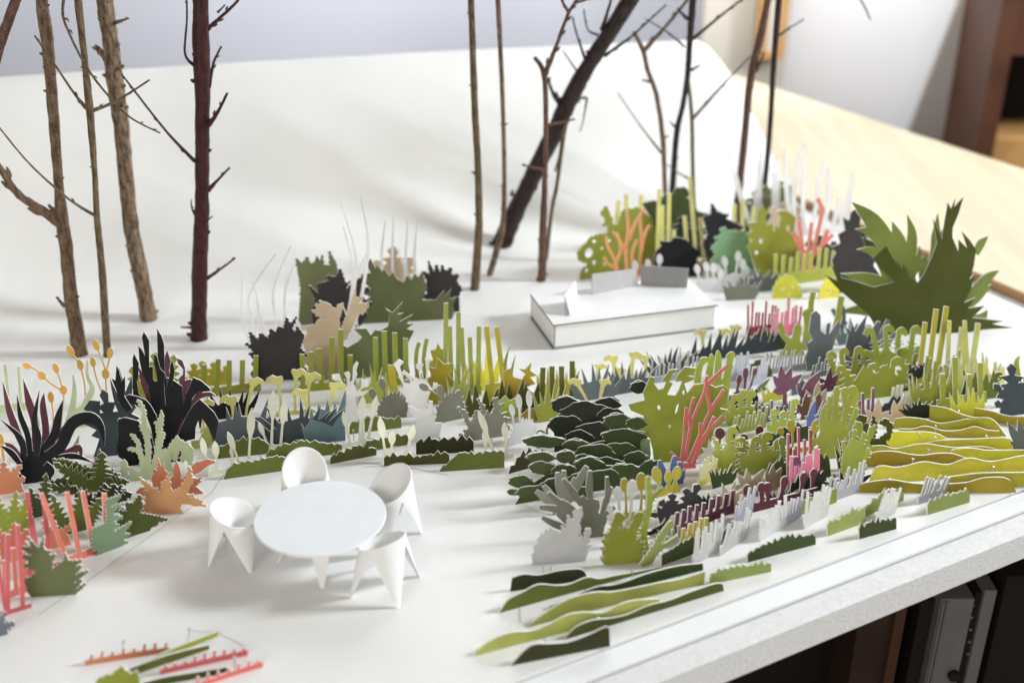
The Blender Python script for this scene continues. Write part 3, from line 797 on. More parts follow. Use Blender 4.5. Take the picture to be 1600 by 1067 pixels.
def pin(head, foot, group, label, r=0.0010):
    p = ground(*foot)
    lo, hi = 0.002, 0.08
    for _ in range(30):
        m = (lo + hi) / 2
        q = Vector((p.x, p.y, m)) - CAM
        d = q.y * CT - q.z * ST
        if 533.5 - PXF * (q.y * ST + q.z * CT) / d > head[1]: lo = m
        else: hi = m
    h = lo
    top = on_plane(head[0], head[1], p, Vector((0, 1, 0)))
    dx = top.x - p.x
    v, f = [], []
    sr = 0.00032
    for k, (zz, xx) in enumerate(((-0.0, 0.0), (h, dx))):
        for a in range(8):
            v.append((xx + sr * math.cos(a * math.pi / 4), sr * math.sin(a * math.pi / 4), zz))
    f = [(a, (a + 1) % 8, 8 + (a + 1) % 8, 8 + a) for a in range(8)]
    o = link_mesh('steel_pin', v, f, STEEL, smooth=True, loc=p)
    v, f = [], []
    for k, (zz, rr) in enumerate(((-.0004, .3), (-.0003, .8), (0, 1), (.0003, .85), (.0005, .4))):
        for a in range(12):
            v.append((dx + r * rr * math.cos(a * math.pi / 6), r * rr * math.sin(a * math.pi / 6), h + zz))
    for k in range(4):
        f += [(k * 12 + a, k * 12 + (a + 1) % 12, k * 12 + 12 + (a + 1) % 12, k * 12 + 12 + a) for a in range(12)]
    f += [tuple(range(11, -1, -1)), tuple(range(48, 60))]
    link_mesh('head', v, f, STEEL, o, smooth=True)
    tag(o, label, 'pin', group)

# ---------------------------------------------------------------- table, chairs, box
def lathe_disc(cx, r, z0, z1, n=64, bv=0.0004):
    v, f = [], []
    for rr, zz in ((r - bv, z0), (r, z0 + bv), (r, z1 - bv), (r - bv, z1)):
        v += [(rr * math.cos(2 * math.pi * i / n), rr * math.sin(2 * math.pi * i / n), zz) for i in range(n)]
    for k in range(3):
        f += [(k * n + i, k * n + (i + 1) % n, k * n + n + (i + 1) % n, k * n + n + i) for i in range(n)]
    f += [tuple(range(n - 1, -1, -1)), tuple(range(3 * n, 4 * n))]
    return v, f
TABLE_Z = 0.0315
tc_ = ground(500.5, 806, TABLE_Z)
table = empty('round_table', (tc_.x, tc_.y, 0))
v, f = lathe_disc(0, 0.0395, TABLE_Z - 0.0016, TABLE_Z)
m_top, nt, b = new_mat('table_card', (0.80, 0.82, 0.84), 0.7, 0.3)
mix_noise(nt, b, (0.80, 0.82, 0.84), 60, 0.03, bump=0.2, bump_scale=1400, dist=0.0001)
link_mesh('table_top', v, f, [m_top], table)
for k in range(4):
    a = math.radians(-84 + 90 * k)
    er, et = Vector((math.cos(a), math.sin(a), 0)), Vector((-math.sin(a), math.cos(a), 0))
    v = []
    for (r, z, w) in ((0.013, TABLE_Z - 0.0017, 0.0085), (0.0285, 0.0, 0.0012)):
        for th in (0, 0.0008):
            for s in (-1, 1):
                p = er * (r - th) + et * w * s
                v.append((p.x, p.y, z))
    f = [(0, 1, 5, 4), (3, 2, 6, 7), (1, 3, 7, 5), (2, 0, 4, 6), (0, 2, 3, 1), (4, 5, 7, 6)]
    link_mesh('leg', v, f, WHITE, table)
tag(table, 'round white card table in the middle of the chairs', 'table')

def chair(px, face, label, tilt=0.42, hc=0.0345, r=0.0138, rot=0.0, ry=1.0, fr=0.0205):
    """card cone chair: slanted round seat, four pointed legs cut out of the cone; low side of the rim faces `face`"""
    c = ground(px[0], px[1], hc)
    root = empty('cone_chair', (c.x, c.y, 0))
    fd = Vector((face[0] - c.x, face[1] - c.y, 0)).normalized()
    phi = math.atan2(fd.y, fd.x)
    def rim(a):
        x, y = r * math.cos(a), r * math.sin(a) * ry
        return Vector((x * 0.97, y, hc - x * math.tan(tilt)))
    def outer(a, s):        # s: 0 at rim .. 1 at ground
        p = rim(a)
        q = Vector((fr * math.cos(a) * 1.0, fr * math.sin(a), 0))
        return p.lerp(q, s)
    R_ = Matrix.Rotation(phi, 4, 'Z')
    n, NOTCH = 12, 0.13
    for k in range(4):
        a0 = math.pi / 4 + rot + k * math.pi / 2 - math.pi / 4
        v, f = [], []
        rows = 7
        for off in (0.0, 0.0006):
            for i in range(n + 1):
                t = i / n
                a = a0 + t * math.pi / 2
                foot = outer(a0 + math.pi / 4, 1.0) + Vector((-math.sin(a0 + math.pi / 4), math.cos(a0 + math.pi / 4), 0)) * 0.0022 * (t - .5)
                for j in range(rows):
                    p = outer(a, NOTCH * j / 2) if j < 3 else outer(a, NOTCH).lerp(foot, (j - 2) / (rows - 3))
                    p -= Vector((math.cos(a), math.sin(a), 0)) * off
                    v.append(R_ @ p)
        st = (n + 1) * rows
        for i in range(n):
            for j in range(rows - 1):
                q = (i * rows + j, i * rows + j + 1, (i + 1) * rows + j + 1, (i + 1) * rows + j)
                f.append(q); f.append(tuple(x + st for x in q[::-1]))
            j = rows - 1
            f.append((i * rows + j, st + i * rows + j, st + (i + 1) * rows + j, (i + 1) * rows + j))
            f.append((i * rows, (i + 1) * rows, st + (i + 1) * rows, st + i * rows))
        link_mesh('leg', v, f, WHITE, root, smooth=False)
    # scooped seat
    v, f = [], []
    m, rows = 40, 9
    for j in range(rows):
        s = j / (rows - 1)
        for i in range(m):
            a = 2 * math.pi * i / m
            p = rim(a)
            k = math.cos(s * math.pi / 2)
            cen = Vector((0.0, 0, hc - 0.013))
            q = Vector((p.x * k * .985, p.y * k * .985, p.z * k + (cen.z) * (1 - k) + 0.0002))
            v.append(R_ @ q)
    for j in range(rows - 1):
        for i in range(m):
            f.append((j * m + i, j * m + (i + 1) % m, (j + 1) * m + (i + 1) % m, (j + 1) * m + i))
    o = link_mesh('seat', v, f, WHITE, root, smooth=True)
    md = o.modifiers.new('thick', 'SOLIDIFY'); md.thickness = 0.0006; md.offset = 0
    # rolled rim
    v, f = [], []
    for i in range(m):
        a = 2 * math.pi * i / m
        p = rim(a)
        er = Vector((math.cos(a), math.sin(a), 0))
        for j in range(6):
            b_ = j * math.pi / 3
            v.append(R_ @ (p + er * 0.0006 * math.cos(b_) + Vector((0, 0, 0.0006 * math.sin(b_)))))
    for i in range(m):
        for j in range(6):
            f.append((i * 6 + j, i * 6 + (j + 1) % 6, ((i + 1) % m) * 6 + (j + 1) % 6, ((i + 1) % m) * 6 + j))
    link_mesh('rim', v, f, WHITE, root, smooth=True)
    tag(root, label, 'chair', 'cone chairs round the table')
tcx = (tc_.x, tc_.y)
chair((365, 801), tcx, 'white card cone chair beside the orange leaf cutout', tilt=0.36, rot=1.4, hc=0.032, fr=0.0195)
chair((476, 737), (tcx[0] - 0.006, tcx[1]), 'white card cone chair in front of the low olive hedges', tilt=0.62, rot=0.3)
chair((609, 757), (tcx[0] - 0.02, tcx[1] - 0.02), 'white card cone chair between the table and the big dark green bush', tilt=0.55, rot=1.5, fr=0.0195)
chair((597, 845), (tcx[0] - 0.005, tcx[1] + 0.02), 'white card cone chair opened away from the green strips, V notch showing', tilt=0.44, rot=0.5, hc=0.0330, fr=0.0218)

# flat white box with pencilled edges
A_, B_, C_ = ground(866, 546), ground(826, 499), ground(1108, 515)
ex = (C_ - A_); LX = ex.length + 0.004; ex.normalize(); ey = Vector((-ex.y, ex.x, 0)); LY = 0.066; HB = 0.0235
box = empty('card_box', A_)
def bx_part(name, x0, x1, y0, y1, z0, z1, mat, par=box, inset=0):
    v, f = box_vf(x0, x1, y0, y1, z0, z1)
    v = [(ex * p[0] + ey * p[1] + Vector((0, 0, p[2]))) for p in v]
    return link_mesh(name, v, f, mat, par)
m_grey, nt, b = new_mat('grey_card', (0.30, 0.30, 0.31), 0.9, 0.2)
mix_noise(nt, b, (0.30, 0.30, 0.31), 120, 0.08)
t = 0.0012
bx_part('front_side', t, LX - t, 0.0, t, 0.0022, HB - t, WHITE)
bx_part('back_side', t, LX - t, LY - t, LY, 0.0022, HB - t, WHITE)
bx_part('end_side', 0.0, t, 0.0, LY, 0.0022, HB - t, WHITE)
bx_part('end_side', LX - t, LX, 0.0, LY, 0.0022, HB - t, WHITE)
bx_part('plinth', -0.0004, LX + 0.0004, -0.0004, LY + 0.0004, 0.0002, 0.0021, m_grey)
bx_part('lid', -0.0012, LX + 0.0012, -0.0012, LY + 0.0012, HB - t + 0.0001, HB, WHITE)
e = 0.0007
bx_part('pencilled_edge', -0.0016, LX + 0.0016, -0.0016, -0.0012, HB - t, HB - 0.0001, LINE)
bx_part('pencilled_edge', -0.0016, -0.0012, -0.0012, LY, HB - t, HB - 0.0001, LINE)
bx_part('pencilled_edge', -0.0003, e - 0.0003, -0.0004, -0.0001, 0.0022, HB - t, LINE)
bx_part('pencilled_edge', -0.0004, -0.0001, LY - e, LY, 0.0022, HB - t, LINE)
bx_part('pencilled_edge', -0.0010, -0.0005, -0.0004, LY, 0.0002, 0.0020, LINE)
tag(box, 'flat white rectangular card box with pencilled dark edges and slabs on its lid', 'box')
def slab_px(name, label, pts, th, mat):
    """upright slab on the lid: pts = base left, base right, top right, top left in pixels"""
    p0, p1 = ground(*pts[0], HB), ground(*pts[1], HB)
    d = (p1 - p0).normalized(); n = Vector((d.y, -d.x, 0))
    q = [p0, p1] + [on_plane(x, y, p0, n) for x, y in pts[2:]]
    q[0].z = q[1].z = HB + 0.0001
    v = [p - p0 for p in q] + [p - p0 - n * th for p in q]
    k = len(q)
    f = [tuple(range(k)), tuple(range(2 * k - 1, k - 1, -1))] + [(i, k + i, k + (i + 1) % k, (i + 1) % k) for i in range(k)]
    o = link_mesh(name, v, f, mat, loc=p0)
    tag(o, label, 'slab')
m_lg, nt, b = new_mat('light_grey_card', (0.52, 0.51, 0.51), 0.9, 0.2)
mix_noise(nt, b, (0.52, 0.51, 0.51), 140, 0.06)
slab_px('card_slab', 'light grey card slab standing slanted on the white box', [(925, 461), (997, 446), (992, 421), (926, 429)], 0.0015, m_lg)
slab_px('card_slab', 'mid grey card slab standing upright on the white box', [(1001, 445), (1073, 450), (1077, 420), (1002, 416)], 0.0015, m_grey)
# little folded tent
tp = ground(887, 493, HB)
v = []
a1, a2 = ground(883, 494, HB), ground(891, 493, HB)
apex = on_plane(899, 437, ground(896, 480, HB), Vector((0, 1, 0)))
b2 = ground(903, 470, HB)
b1 = ground(893, 476, HB)
a3 = on_plane(882, 462, ground(882, 488, HB), Vector((0, 1, 0)))
v = [p - tp for p in (a1, a2, b2, apex, a3, b1)]
f = [(1, 2, 3), (0, 1, 4), (1, 3, 4), (0, 4, 3, 5), (5, 3, 2), (0, 5, 2, 1)]
o = link_mesh('card_tent', v, f, [WHITE, m_grey], None, [0, 1, 0, 1, 0, 0], loc=tp + Vector((0, 0, 0.0002)))
tag(o, 'small pointed white folded card tent on the white box', 'tent')

# ---------------------------------------------------------------- twigs stuck upright as trees
def bark(name, c1, c2, rough=0.75, scale=330):
    m, nt, b = new_mat(name, c1, rough, 0.3)
    tc = nt.nodes.new('ShaderNodeTexCoord')
    mp = nt.nodes.new('ShaderNodeMapping'); mp.inputs['Scale'].default_value = (1, 1, .35)
    nz = nt.nodes.new('ShaderNodeTexNoise'); nz.inputs['Scale'].default_value = scale; nz.inputs['Detail'].default_value = 7
    cr = nt.nodes.new('ShaderNodeValToRGB')
    cr.color_ramp.elements[0].position = .34; cr.color_ramp.elements[0].color = (*c1, 1)
    cr.color_ramp.elements[1].position = .66; cr.color_ramp.elements[1].color = (*c2, 1)
    vo = nt.nodes.new('ShaderNodeTexVoronoi'); vo.inputs['Scale'].default_value = scale * .95
    lt = nt.nodes.new('ShaderNodeMath'); lt.operation = 'LESS_THAN'; lt.inputs[1].default_value = .22
    mx = nt.nodes.new('ShaderNodeMixRGB'); mx.inputs[2].default_value = (c1[0] * .3, c1[1] * .3, c1[2] * .3, 1)
    nt.links.new(tc.outputs['Object'], mp.inputs[0]); nt.links.new(mp.outputs[0], nz.inputs['Vector'])
    nt.links.new(tc.outputs['Object'], vo.inputs['Vector'])
    nt.links.new(nz.outputs['Fac'], cr.inputs[0]); nt.links.new(cr.outputs[0], mx.inputs[1])
    nt.links.new(vo.outputs['Distance'], lt.inputs[0])
    ml = nt.nodes.new('ShaderNodeMath'); ml.operation = 'MULTIPLY'; ml.inputs[1].default_value = .7
    nt.links.new(lt.outputs[0], ml.inputs[0]); nt.links.new(ml.outputs[0], mx.inputs[0])
    nt.links.new(mx.outputs[0], b.inputs['Base Color'])
    bp = nt.nodes.new('ShaderNodeBump'); bp.inputs['Strength'].default_value = .7; bp.inputs['Distance'].default_value = .0008
    nt.links.new(nz.outputs['Fac'], bp.inputs['Height']); nt.links.new(bp.outputs['Normal'], b.inputs['Normal'])
    return m
BARK = {
    'tan': bark('tan_bark', (0.075, 0.048, 0.030), (0.30, 0.215, 0.14)),
    'brown': bark('brown_bark', (0.09, 0.055, 0.034), (0.23, 0.155, 0.10)),
    'redbrown': bark('redbrown_bark', (0.075, 0.040, 0.030), (0.17, 0.095, 0.07)),
    'red': bark('dark_red_bark', (0.022, 0.007, 0.008), (0.070, 0.018, 0.018), 0.45),
    'dark': bark('dark_bark', (0.014, 0.010, 0.010), (0.050, 0.030, 0.028), 0.6),
    'olive': bark('olive_bark', (0.065, 0.045, 0.025), (0.19, 0.135, 0.075)),
}
def tube(name, pts3, radii, mat, parent, seg=12, rough=0.08):
    q = catmull([(*p, r) for p, r in zip(pts3, radii)], 7)
    v, f = [], []
    rr = random.Random(len(pts3) * 7 + int(radii[0] * 1e6))
    k = len(q)
    up = Vector((0, 1, 0))
    for i in range(k):
        p = Vector(q[i][:3])
        t = (Vector(q[min(i + 1, k - 1)][:3]) - Vector(q[max(i - 1, 0)][:3])).normalized()
        s = t.cross(up).normalized(); w = s.cross(t)
        for j in range(seg):
            a = 2 * math.pi * j / seg
            r = max(q[i][3], .0002) * (1 + rr.uniform(-rough, rough))
            v.append(p + (s * math.cos(a) + w * math.sin(a)) * r)
    for i in range(k - 1):
        for j in range(seg):
            f.append((i * seg + j, (i + 1) * seg + j, (i + 1) * seg + (j + 1) % seg, i * seg + (j + 1) % seg))
    f += [tuple(range(seg)), tuple(range((k - 1) * seg + seg - 1, (k - 1) * seg - 1, -1))]
    base = parent.location.copy()
    if parent.parent is not None:
        base += parent.parent.location
    return link_mesh(name, [p - base for p in v], f, mat, parent, smooth=True)

def twig(label, bark_, trunk, branches=(), nubs=8, group=None):
    bx_, by_, bw_ = trunk[0]
    g0 = ground(bx_, by_)
    g0.z = 0.0
    root = empty('twig_tree', g0)
    yv = Vector((0, 1, 0))
    def p3(x, y, dy=0.0):
        return on_plane(x, y, g0 + Vector((0, dy, 0)), yv)
    def rad(w, p):
        return w / 2 * ((p - CAM).y * CT - (p - CAM).z * ST) / PXF
    T = [p3(x, y) for x, y, w in trunk]
    T[0] = g0 + Vector((0, 0, 0.0))
    R_ = [rad(w, p) for (x, y, w), p in zip(trunk, T)]
    m = BARK[bark_]
    tube('trunk', [T[0] - Vector((0, 0, 0.004))] + T, [R_[0]] + R_, m, root, 16)
    rr = random.Random(int(bx_))
    for bi, (w0, pts) in enumerate(branches):
        sg = rr.choice((-1, 1))
        B = [p3(x, y, sg * 0.006 * i) for i, (x, y) in enumerate(pts)]
        rs = [rad(w0 * (1 - .45 * i / (len(pts) - 1)), p) for i, p in enumerate(B)]
        rs[0] *= 1.35
        br = tube('branch', B, rs, m, root, 8, .12)
        # buds along the branch
        for i in range(1, len(B)):
            d = (B[i] - B[i - 1]); 
            for u in (.35, .8):
                if rr.random() < .6:
                    c = B[i - 1] + d * u
                    sd = Vector((d.z, rr.uniform(-.3, .3) * d.length, -d.x)).normalized() * rr.choice((-1, 1))
                    r0 = max(rs[i] * 1.0, .0004)
                    tube('bud', [c, c + sd * r0 * 1.3 + d.normalized() * r0, c + sd * r0 * 1.9 + d.normalized() * r0 * 3.2], [r0 * .9, r0 * .75, r0 * .3], m, br, 6, .1)
    # knots and bud scars on the trunk
    for i in range(nubs):
        k = rr.randrange(1, len(T))
        u = rr.random()
        c = T[k - 1].lerp(T[k], u); r = R_[k - 1] * (1 - u) + R_[k] * u
        a = rr.choice((0, math.pi)) + rr.uniform(-1.1, 1.1)
        d = Vector((math.cos(a), -abs(math.sin(a)), .3)).normalized()
        s = max(.0007, r * .28)
        tube('knot', [c + d * r * .8, c + d * (r + s * .6), c + d * (r + s * 1.5) + Vector((0, 0, s * .4))], [s * 1.1, s * .9, s * .35], m, root, 7, .15)
    tag(root, label, 'twig', group)
    return root

twig('thick tan twig forked with a stout side branch, rising behind the ochre buds', 'brown',
     [(125, 553, 24), (112, 470, 21), (104, 390, 20), (97, 345, 20), (92, 290, 15), (85, 200, 16), (77, 100, 18), (72, 50, 20), (65, 0, 18), (58, -90, 17)],
     [(15, [(98, 350), (62, 326), (30, 305), (6, 272), (-18, 232), (-35, 150)]), (5, [(100, 478), (88, 464)])], 14)
twig('slim straight tan twig with thin opposite side shoots', 'olive',
     [(168, 556, 12), (160, 430, 11), (152, 345, 10), (148, 270, 9), (140, 170, 12), (132, 90, 10), (122, 0, 12), (112, -110, 11)],
     [(5, [(135, 170), (115, 145), (86, 102), (54, 56)]), (5, [(143, 174), (182, 158), (234, 125)]), (4.5, [(150, 338), (106, 310), (46, 256), (-4, 196)]),
      (5, [(112, -60), (98, 15), (110, 56), (136, 106), (166, 146), (204, 184), (250, 208)])], 7)
twig('thick speckled tan twig leaning, between the slim twig and the red trunk', 'tan',
     [(233, 499, 25), (222, 440, 24), (206, 360, 24), (196, 270, 23), (190, 200, 24), (180, 130, 26), (172, 60, 24), (163, 0, 26), (150, -100, 25)],
     [(5, [(180, 36), (201, 29)]), (11, [(168, 92), (149, 72)]), (6, [(238, 492), (247, 485)])], 16)
twig('thick dark red twig with short black spur branches', 'red',
     [(311, 529, 27), (311, 510, 25), (312, 420, 24), (315, 345, 23), (316, 250, 22), (316, 150, 24), (314, 60, 26), (313, 0, 24), (310, -110, 24)],
     [(6, [(324, 46), (344, 28), (374, -2), (400, -50)]), (5.5, [(326, 137), (334, 98), (346, 73)]), (7, [(320, 203), (340, 176), (355, 146)]), (6, [(325, 298), (340, 282), (359, 262)]),
      (5, [(322, 436), (344, 421), (368, 403)]), (3.5, [(305, 350), (318, 349), (332, 338)]), (4.5, [(304, 103), (289, 84), (292, 30), (291, -40)]), (5, [(304, 252), (262, 208), (216, 150), (190, 116)]),
      (4, [(303, 512), (282, 511)]), (3, [(304, 335), (299, 322), (299, 312)]), (3, [(340, 20), (352, 8)])], 8)
twig('thick brown twig top leaning in beside the stout side branch', 'redbrown', [(-60, 560, 22), (-50, 400, 20), (-28, 180, 18), (-5, 85, 16), (14, 30, 15), (32, -20, 15), (50, -90, 14)], (), 8)
twig('slender straight olive brown twig behind the tall yellow sticks', 'olive', [(742, 452, 15), (748, 360, 12), (747, 270, 11), (741, 150, 11), (738, 60, 10), (736, 0, 10), (732, -110, 10)], [(3, [(742, 272), (737, 268)])], 9)
twig('thin kinked brown twig in front of the leaning black trunk', 'brown', [(765, 430, 9), (775, 395, 10), (786, 350, 9), (788, 270, 7), (785, 150, 7), (778, 0, 8), (774, -100, 7)], [(3, [(787, 196), (793, 193)])], 9)
twig('thick black twig leaning far over', 'dark',
     [(781, 389, 32), (788, 372, 30), (806, 330, 28), (835, 270, 27), (865, 210, 27), (888, 160, 27), (915, 110, 25), (947, 60, 24), (985, 0, 26), (1030, -70, 25)],
     [(8, [(878, 165), (866, 150), (855, 122)]), (4.5, [(944, 88), (986, 58), (1008, 38), (1041, 8)]), (3.5, [(934, 55), (918, 46), (912, 15)]), (4, [(914, 92), (903, 60), (894, 26)]),
      (2.5, [(904, 116), (880, 80)]), (5.5, [(940, 48), (952, 10), (962, -30)]), (6, [(898, 160), (906, 154), (918, 154)]), (2.5, [(917, 155), (912, 185), (906, 206)]), (5, [(800, 305), (801, 297)]), (5, [(778, 385), (764, 380)])], 6)
twig('brown twig forked at the top, standing behind the white box', 'redbrown',
     [(845, 438, 15), (847, 425, 13), (848, 370, 12), (851, 290, 9), (853, 200, 8), (850, 118, 8), (835, 90, 6)],
     [(7, [(851, 118), (870, 70), (888, 22), (903, -5), (915, -50)]), (4.5, [(889, 20), (877, -2), (870, -40)]), (4.5, [(897, 5), (926, -3)]), (5, [(852, 266), (834, 262), (816, 258)]), (4.5, [(855, 196), (878, 191), (898, 187)])], 8)
twig('thin bent twig close behind the forked brown twig', 'olive', [(853, 406, 6), (862, 330, 6), (870, 290, 6), (880, 215, 7), (887, 188, 4)], [(2.5, [(867, 268), (874, 242)])], 5)
twig('dark forked twig with a zigzag top, behind the lacy lime shrub', 'brown',
     [(1043, 372, 9), (1038, 270, 7), (1036, 220, 8), (1026, 150, 7), (1012, 110, 7), (1005, 80, 7), (990, 50, 6)],
     [(6.5, [(1006, 80), (1040, 42), (1076, -2), (1100, -40)]), (3, [(1034, 240), (1000, 196), (965, 145)]), (4, [(1038, 215), (1045, 213)]), (4, [(1015, 128), (1003, 125)])], 6)
twig('upright dark twig crossing the zigzag twig', 'dark',
     [(1047, 368, 10), (1056, 220, 9), (1068, 160, 8), (1075, 110, 9), (1078, 60, 10), (1083, 0, 11), (1092, -90, 10)],
     [(3, [(1070, 74), (1042, 50), (1008, 30)]), (4.5, [(1082, 62), (1130, 22), (1162, -3), (1200, -40)]), (5, [(1074, 30), (1058, 14)]), (3, [(1054, 198), (1046, 190)]), (4, [(1080, 110), (1094, 102)])], 6)
twig('thin dark twig with one long side shoot next to the pair of dark twigs', 'olive', [(1085, 366, 6), (1082, 240, 6), (1081, 185, 6), (1076, 130, 5), (1072, 100, 4)], [(4, [(1082, 186), (1140, 122), (1175, 87)]), (3, [(1081, 282), (1060, 270), (1040, 256)])], 5)
twig('brown leaning twig with a spur, behind the white paper blades', 'redbrown', [(1147, 366, 12), (1160, 250, 11), (1172, 130, 12), (1190, 50, 12), (1200, 0, 11), (1215, -90, 11)], [(5, [(1181, 112), (1195, 82)])], 6)
twig('dark grey twig at the edge of the backdrop sheet', 'dark', [(1189, 352, 9), (1203, 200, 8), (1208, 110, 9), (1217, 0, 10), (1224, -90, 10)],
     [(3.5, [(1214, 58), (1234, 44), (1256, 31)]), (4, [(1222, -80), (1290, -70), (1342, -4), (1360, 31)])], 6)

# ---------------------------------------------------------------- paper plants, far group behind the white grass
K('paper_leaf', 'dark olive leaf cutout at the back of the grey-green group', 'greyolive', (472, 508, 545, 503), maple(98, lobes=((-1.1, .8), (-.6, 1.1), (0, .95), (.45, 1.1), (1.0, .8)), n=7), 'paper plant')
K('paper_leaf', 'charcoal leaf cutout in front of the dark olive leaf', 'charcoal', (490, 516, 560, 512), maple(92, lobes=((-1.2, .8), (-.5, .9), (.1, 1), (.7, .8), (1.3, .8)), n=6), 'paper plant')
K('paper_leaf', 'tan leaf cutout peeping over the big olive leaf', 'tan', (590, 478, 640, 476), maple(92, lobes=((-.5, .8), (0, 1), (.5, .85)), n=5), 'paper plant')
K('paper_leaf', 'small charcoal leaf with narrow fingers beside the big olive leaf', 'charcoal', (672, 490, 718, 487), maple(80, lobes=((-.7, .8), (-.35, 1), (0, 1), (.35, 1), (.8, .95), (1.3, .9)), n=4, w=.25), 'paper plant')
b = (568, 506, 706, 499)
K('paper_leaf', 'big broad olive leaf cutout near the slender straight twig', 'greyolive', b,
  [[P(b, 0), P(b, 1), (700, 470), (680, 450), (640, 445), (600, 440), (572, 470)], serr((600, 470), (580, 402), 40, 5), serr((625, 470), (616, 418), 46, 4), serr((655, 480), (668, 420), 52, 5), serr((670, 480), (704, 446), 36, 5), serr((690, 490), (712, 468), 26, 4), serr((590, 480), (566, 452), 26, 3)], 'paper plant')
def blades(tips, w=3.2):
    def g(b):
        out = [[P(b, 0), P(b, 1), P(b, .9, 16), P(b, .1, 16)]]
        for (t, mx, my, x, y) in tips:
            x0, y0 = P(b, t, 4)
            out.append(leaf([(x0, y0), ((x0 + mx) / 2 + (mx - x0) * .2, (y0 + my) / 2), (mx, my), (x, y)], w, root=.9, peak=.35, tip=.2))
        return out
    return g
WG = 'white paper grass blades'
K('paper_tuft', 'curving white grass blades rising behind the charcoal serrated mound', 'white', (392, 545, 448, 540), blades([(0, 377, 480, 379, 432), (.2, 390, 460, 432, 399), (.35, 402, 470, 394, 440), (.5, 410, 500, 402, 480), (.75, 428, 450, 455, 385), (.9, 446, 455, 462, 408), (1, 444, 470, 448, 436)], 4.2), 'paper tuft')
K('paper_tuft', 'tall white grass blades between the tan leaf and the broad olive leaf', 'white', (532, 545, 562, 542), blades([(0, 556, 400, 532, 320), (.2, 552, 420, 537, 356), (.4, 576, 380, 564, 312), (.55, 556, 440, 575, 396), (.7, 548, 470, 553, 430), (.9, 545, 500, 535, 478), (1, 560, 520, 558, 500)], 5.5), 'paper tuft')
K('paper_tuft', 'short white grass blades over the broad olive leaf', 'white', (612, 492, 648, 490), blades([(0, 596, 400, 602, 345), (.3, 613, 400, 615, 335), (.5, 632, 420, 620, 390), (.7, 634, 400, 637, 345), (1, 648, 390, 653, 340)], 6), 'paper tuft')
K('paper_mound', 'charcoal serrated mound cutout in front of curving white grass', 'charcoal', (398, 596, 480, 592), jag(92, 9, .20, 1.12), 'paper plant')
K('paper_leaf', 'tan leaf cutout beside the charcoal serrated mound', 'tan', (484, 594, 528, 590), maple(112, lobes=((-1.0, .6), (-.5, .85), (.1, .92), (.55, 1.12), (.95, .8)), n=4, w=.45), 'paper plant')
b = (540, 592, 640, 582)
K('paper_leaf', 'grey-olive leaf cutout with a raised side lobe, behind the lime stick fringe', 'greyolive', b,
  [[P(b, 0), P(b, 1), (640, 530), (615, 525), (600, 512), (570, 520), (548, 512), (536, 550)], serr((625, 545), (628, 470), 30, 6), serr((630, 540), (648, 497), 20, 4), serr((560, 545), (552, 508), 30, 3), serr((590, 540), (600, 506), 30, 4)], 'paper plant')

# ---------------------------------------------------------------- left bed
K('paper_fringe', 'pale sage stick fringe behind the ochre bud plants', 'palegreen', (-12, 645, 42, 640), comb(3, 62, 5, 12, .2, -6), 'paper fringe')
K('paper_bud_plant', 'ochre bud plant with three heads on angled stems', 'ochre', (84, 668, 106, 665), bud([(95, 668), (99, 630), (99, 610)], 6, 7) + bud([(99, 612), (82, 602), (65, 588)], 6, 7) + bud([(66, 588), (55, 578), (42, 573)], 4.5, 7) + bud([(98, 612), (94, 595), (87, 577)], 5, 8), 'paper plant')
K('paper_bud_plant', 'single ochre bud on a bent stalk beside the black plant', 'ochre', (76, 690, 88, 689), bud([(82, 690), (83, 650), (79, 622)], 5, 9), 'paper plant')
K('paper_bud_plant', 'ochre bud plant with two stacked heads near the thick tan twig', 'ochre', (128, 640, 140, 638), bud([(134, 640), (132, 600), (125, 568)], 5, 9) + bud([(124, 566), (116, 555), (110, 546)], 5, 10), 'paper plant')
K('paper_bud_plant', 'ochre bud plant forked in a V in front of the slim tan twig', 'ochre', (158, 650, 174, 648), bud([(167, 650), (166, 610), (165, 585)], 6, 8) + bud([(165, 580), (158, 560), (150, 541)], 5, 9) + bud([(166, 580), (170, 565), (172, 553)], 5, 8) + bud([(162, 620), (150, 590), (145, 567)], 4.5, 8), 'paper plant')
K('paper_antler', 'slim pale green antler cutout beside the ochre buds', 'palegreen', (100, 672, 144, 664), [stroke([(104, 672), (112, 640), (116, 610), (114, 583)], [14, 10, 7, 2]), stroke([(122, 670), (134, 630), (144, 605), (136, 585), (136, 558)], [18, 12, 8, 5, 2]), stroke([(136, 620), (146, 600)], [8, 2]), P((100, 672, 144, 664), 0) and [(100, 672), (144, 664), (140, 630), (106, 640)]], 'paper plant')
K('paper_fern', 'lime serrated leaf cutouts behind the tall black and maroon plant', 'lime', (204, 636, 282, 630), [[(204, 636), (282, 630), (278, 600), (210, 606)], serr((220, 620), (205, 574), 24, 4), serr((240, 610), (243, 552), 30, 5), serr((262, 610), (272, 556), 26, 5), serr((280, 620), (292, 590), 20, 4)], 'paper plant')
K('paper_leaf', 'slate spiky leaf cutout between the two black and maroon plants', 'darkslate', (146, 715, 206, 708), [[(146, 715), (206, 708), (200, 660), (160, 670)], serr((170, 690), (140, 625), 40, 3), serr((180, 680), (160, 608), 30, 4), serr((190, 690), (206, 626), 34, 4), leaf3((195, 660), (186, 574), 15), leaf3((190, 650), (172, 592), 9), leaf3((196, 640), (206, 590), 12)], 'paper plant')
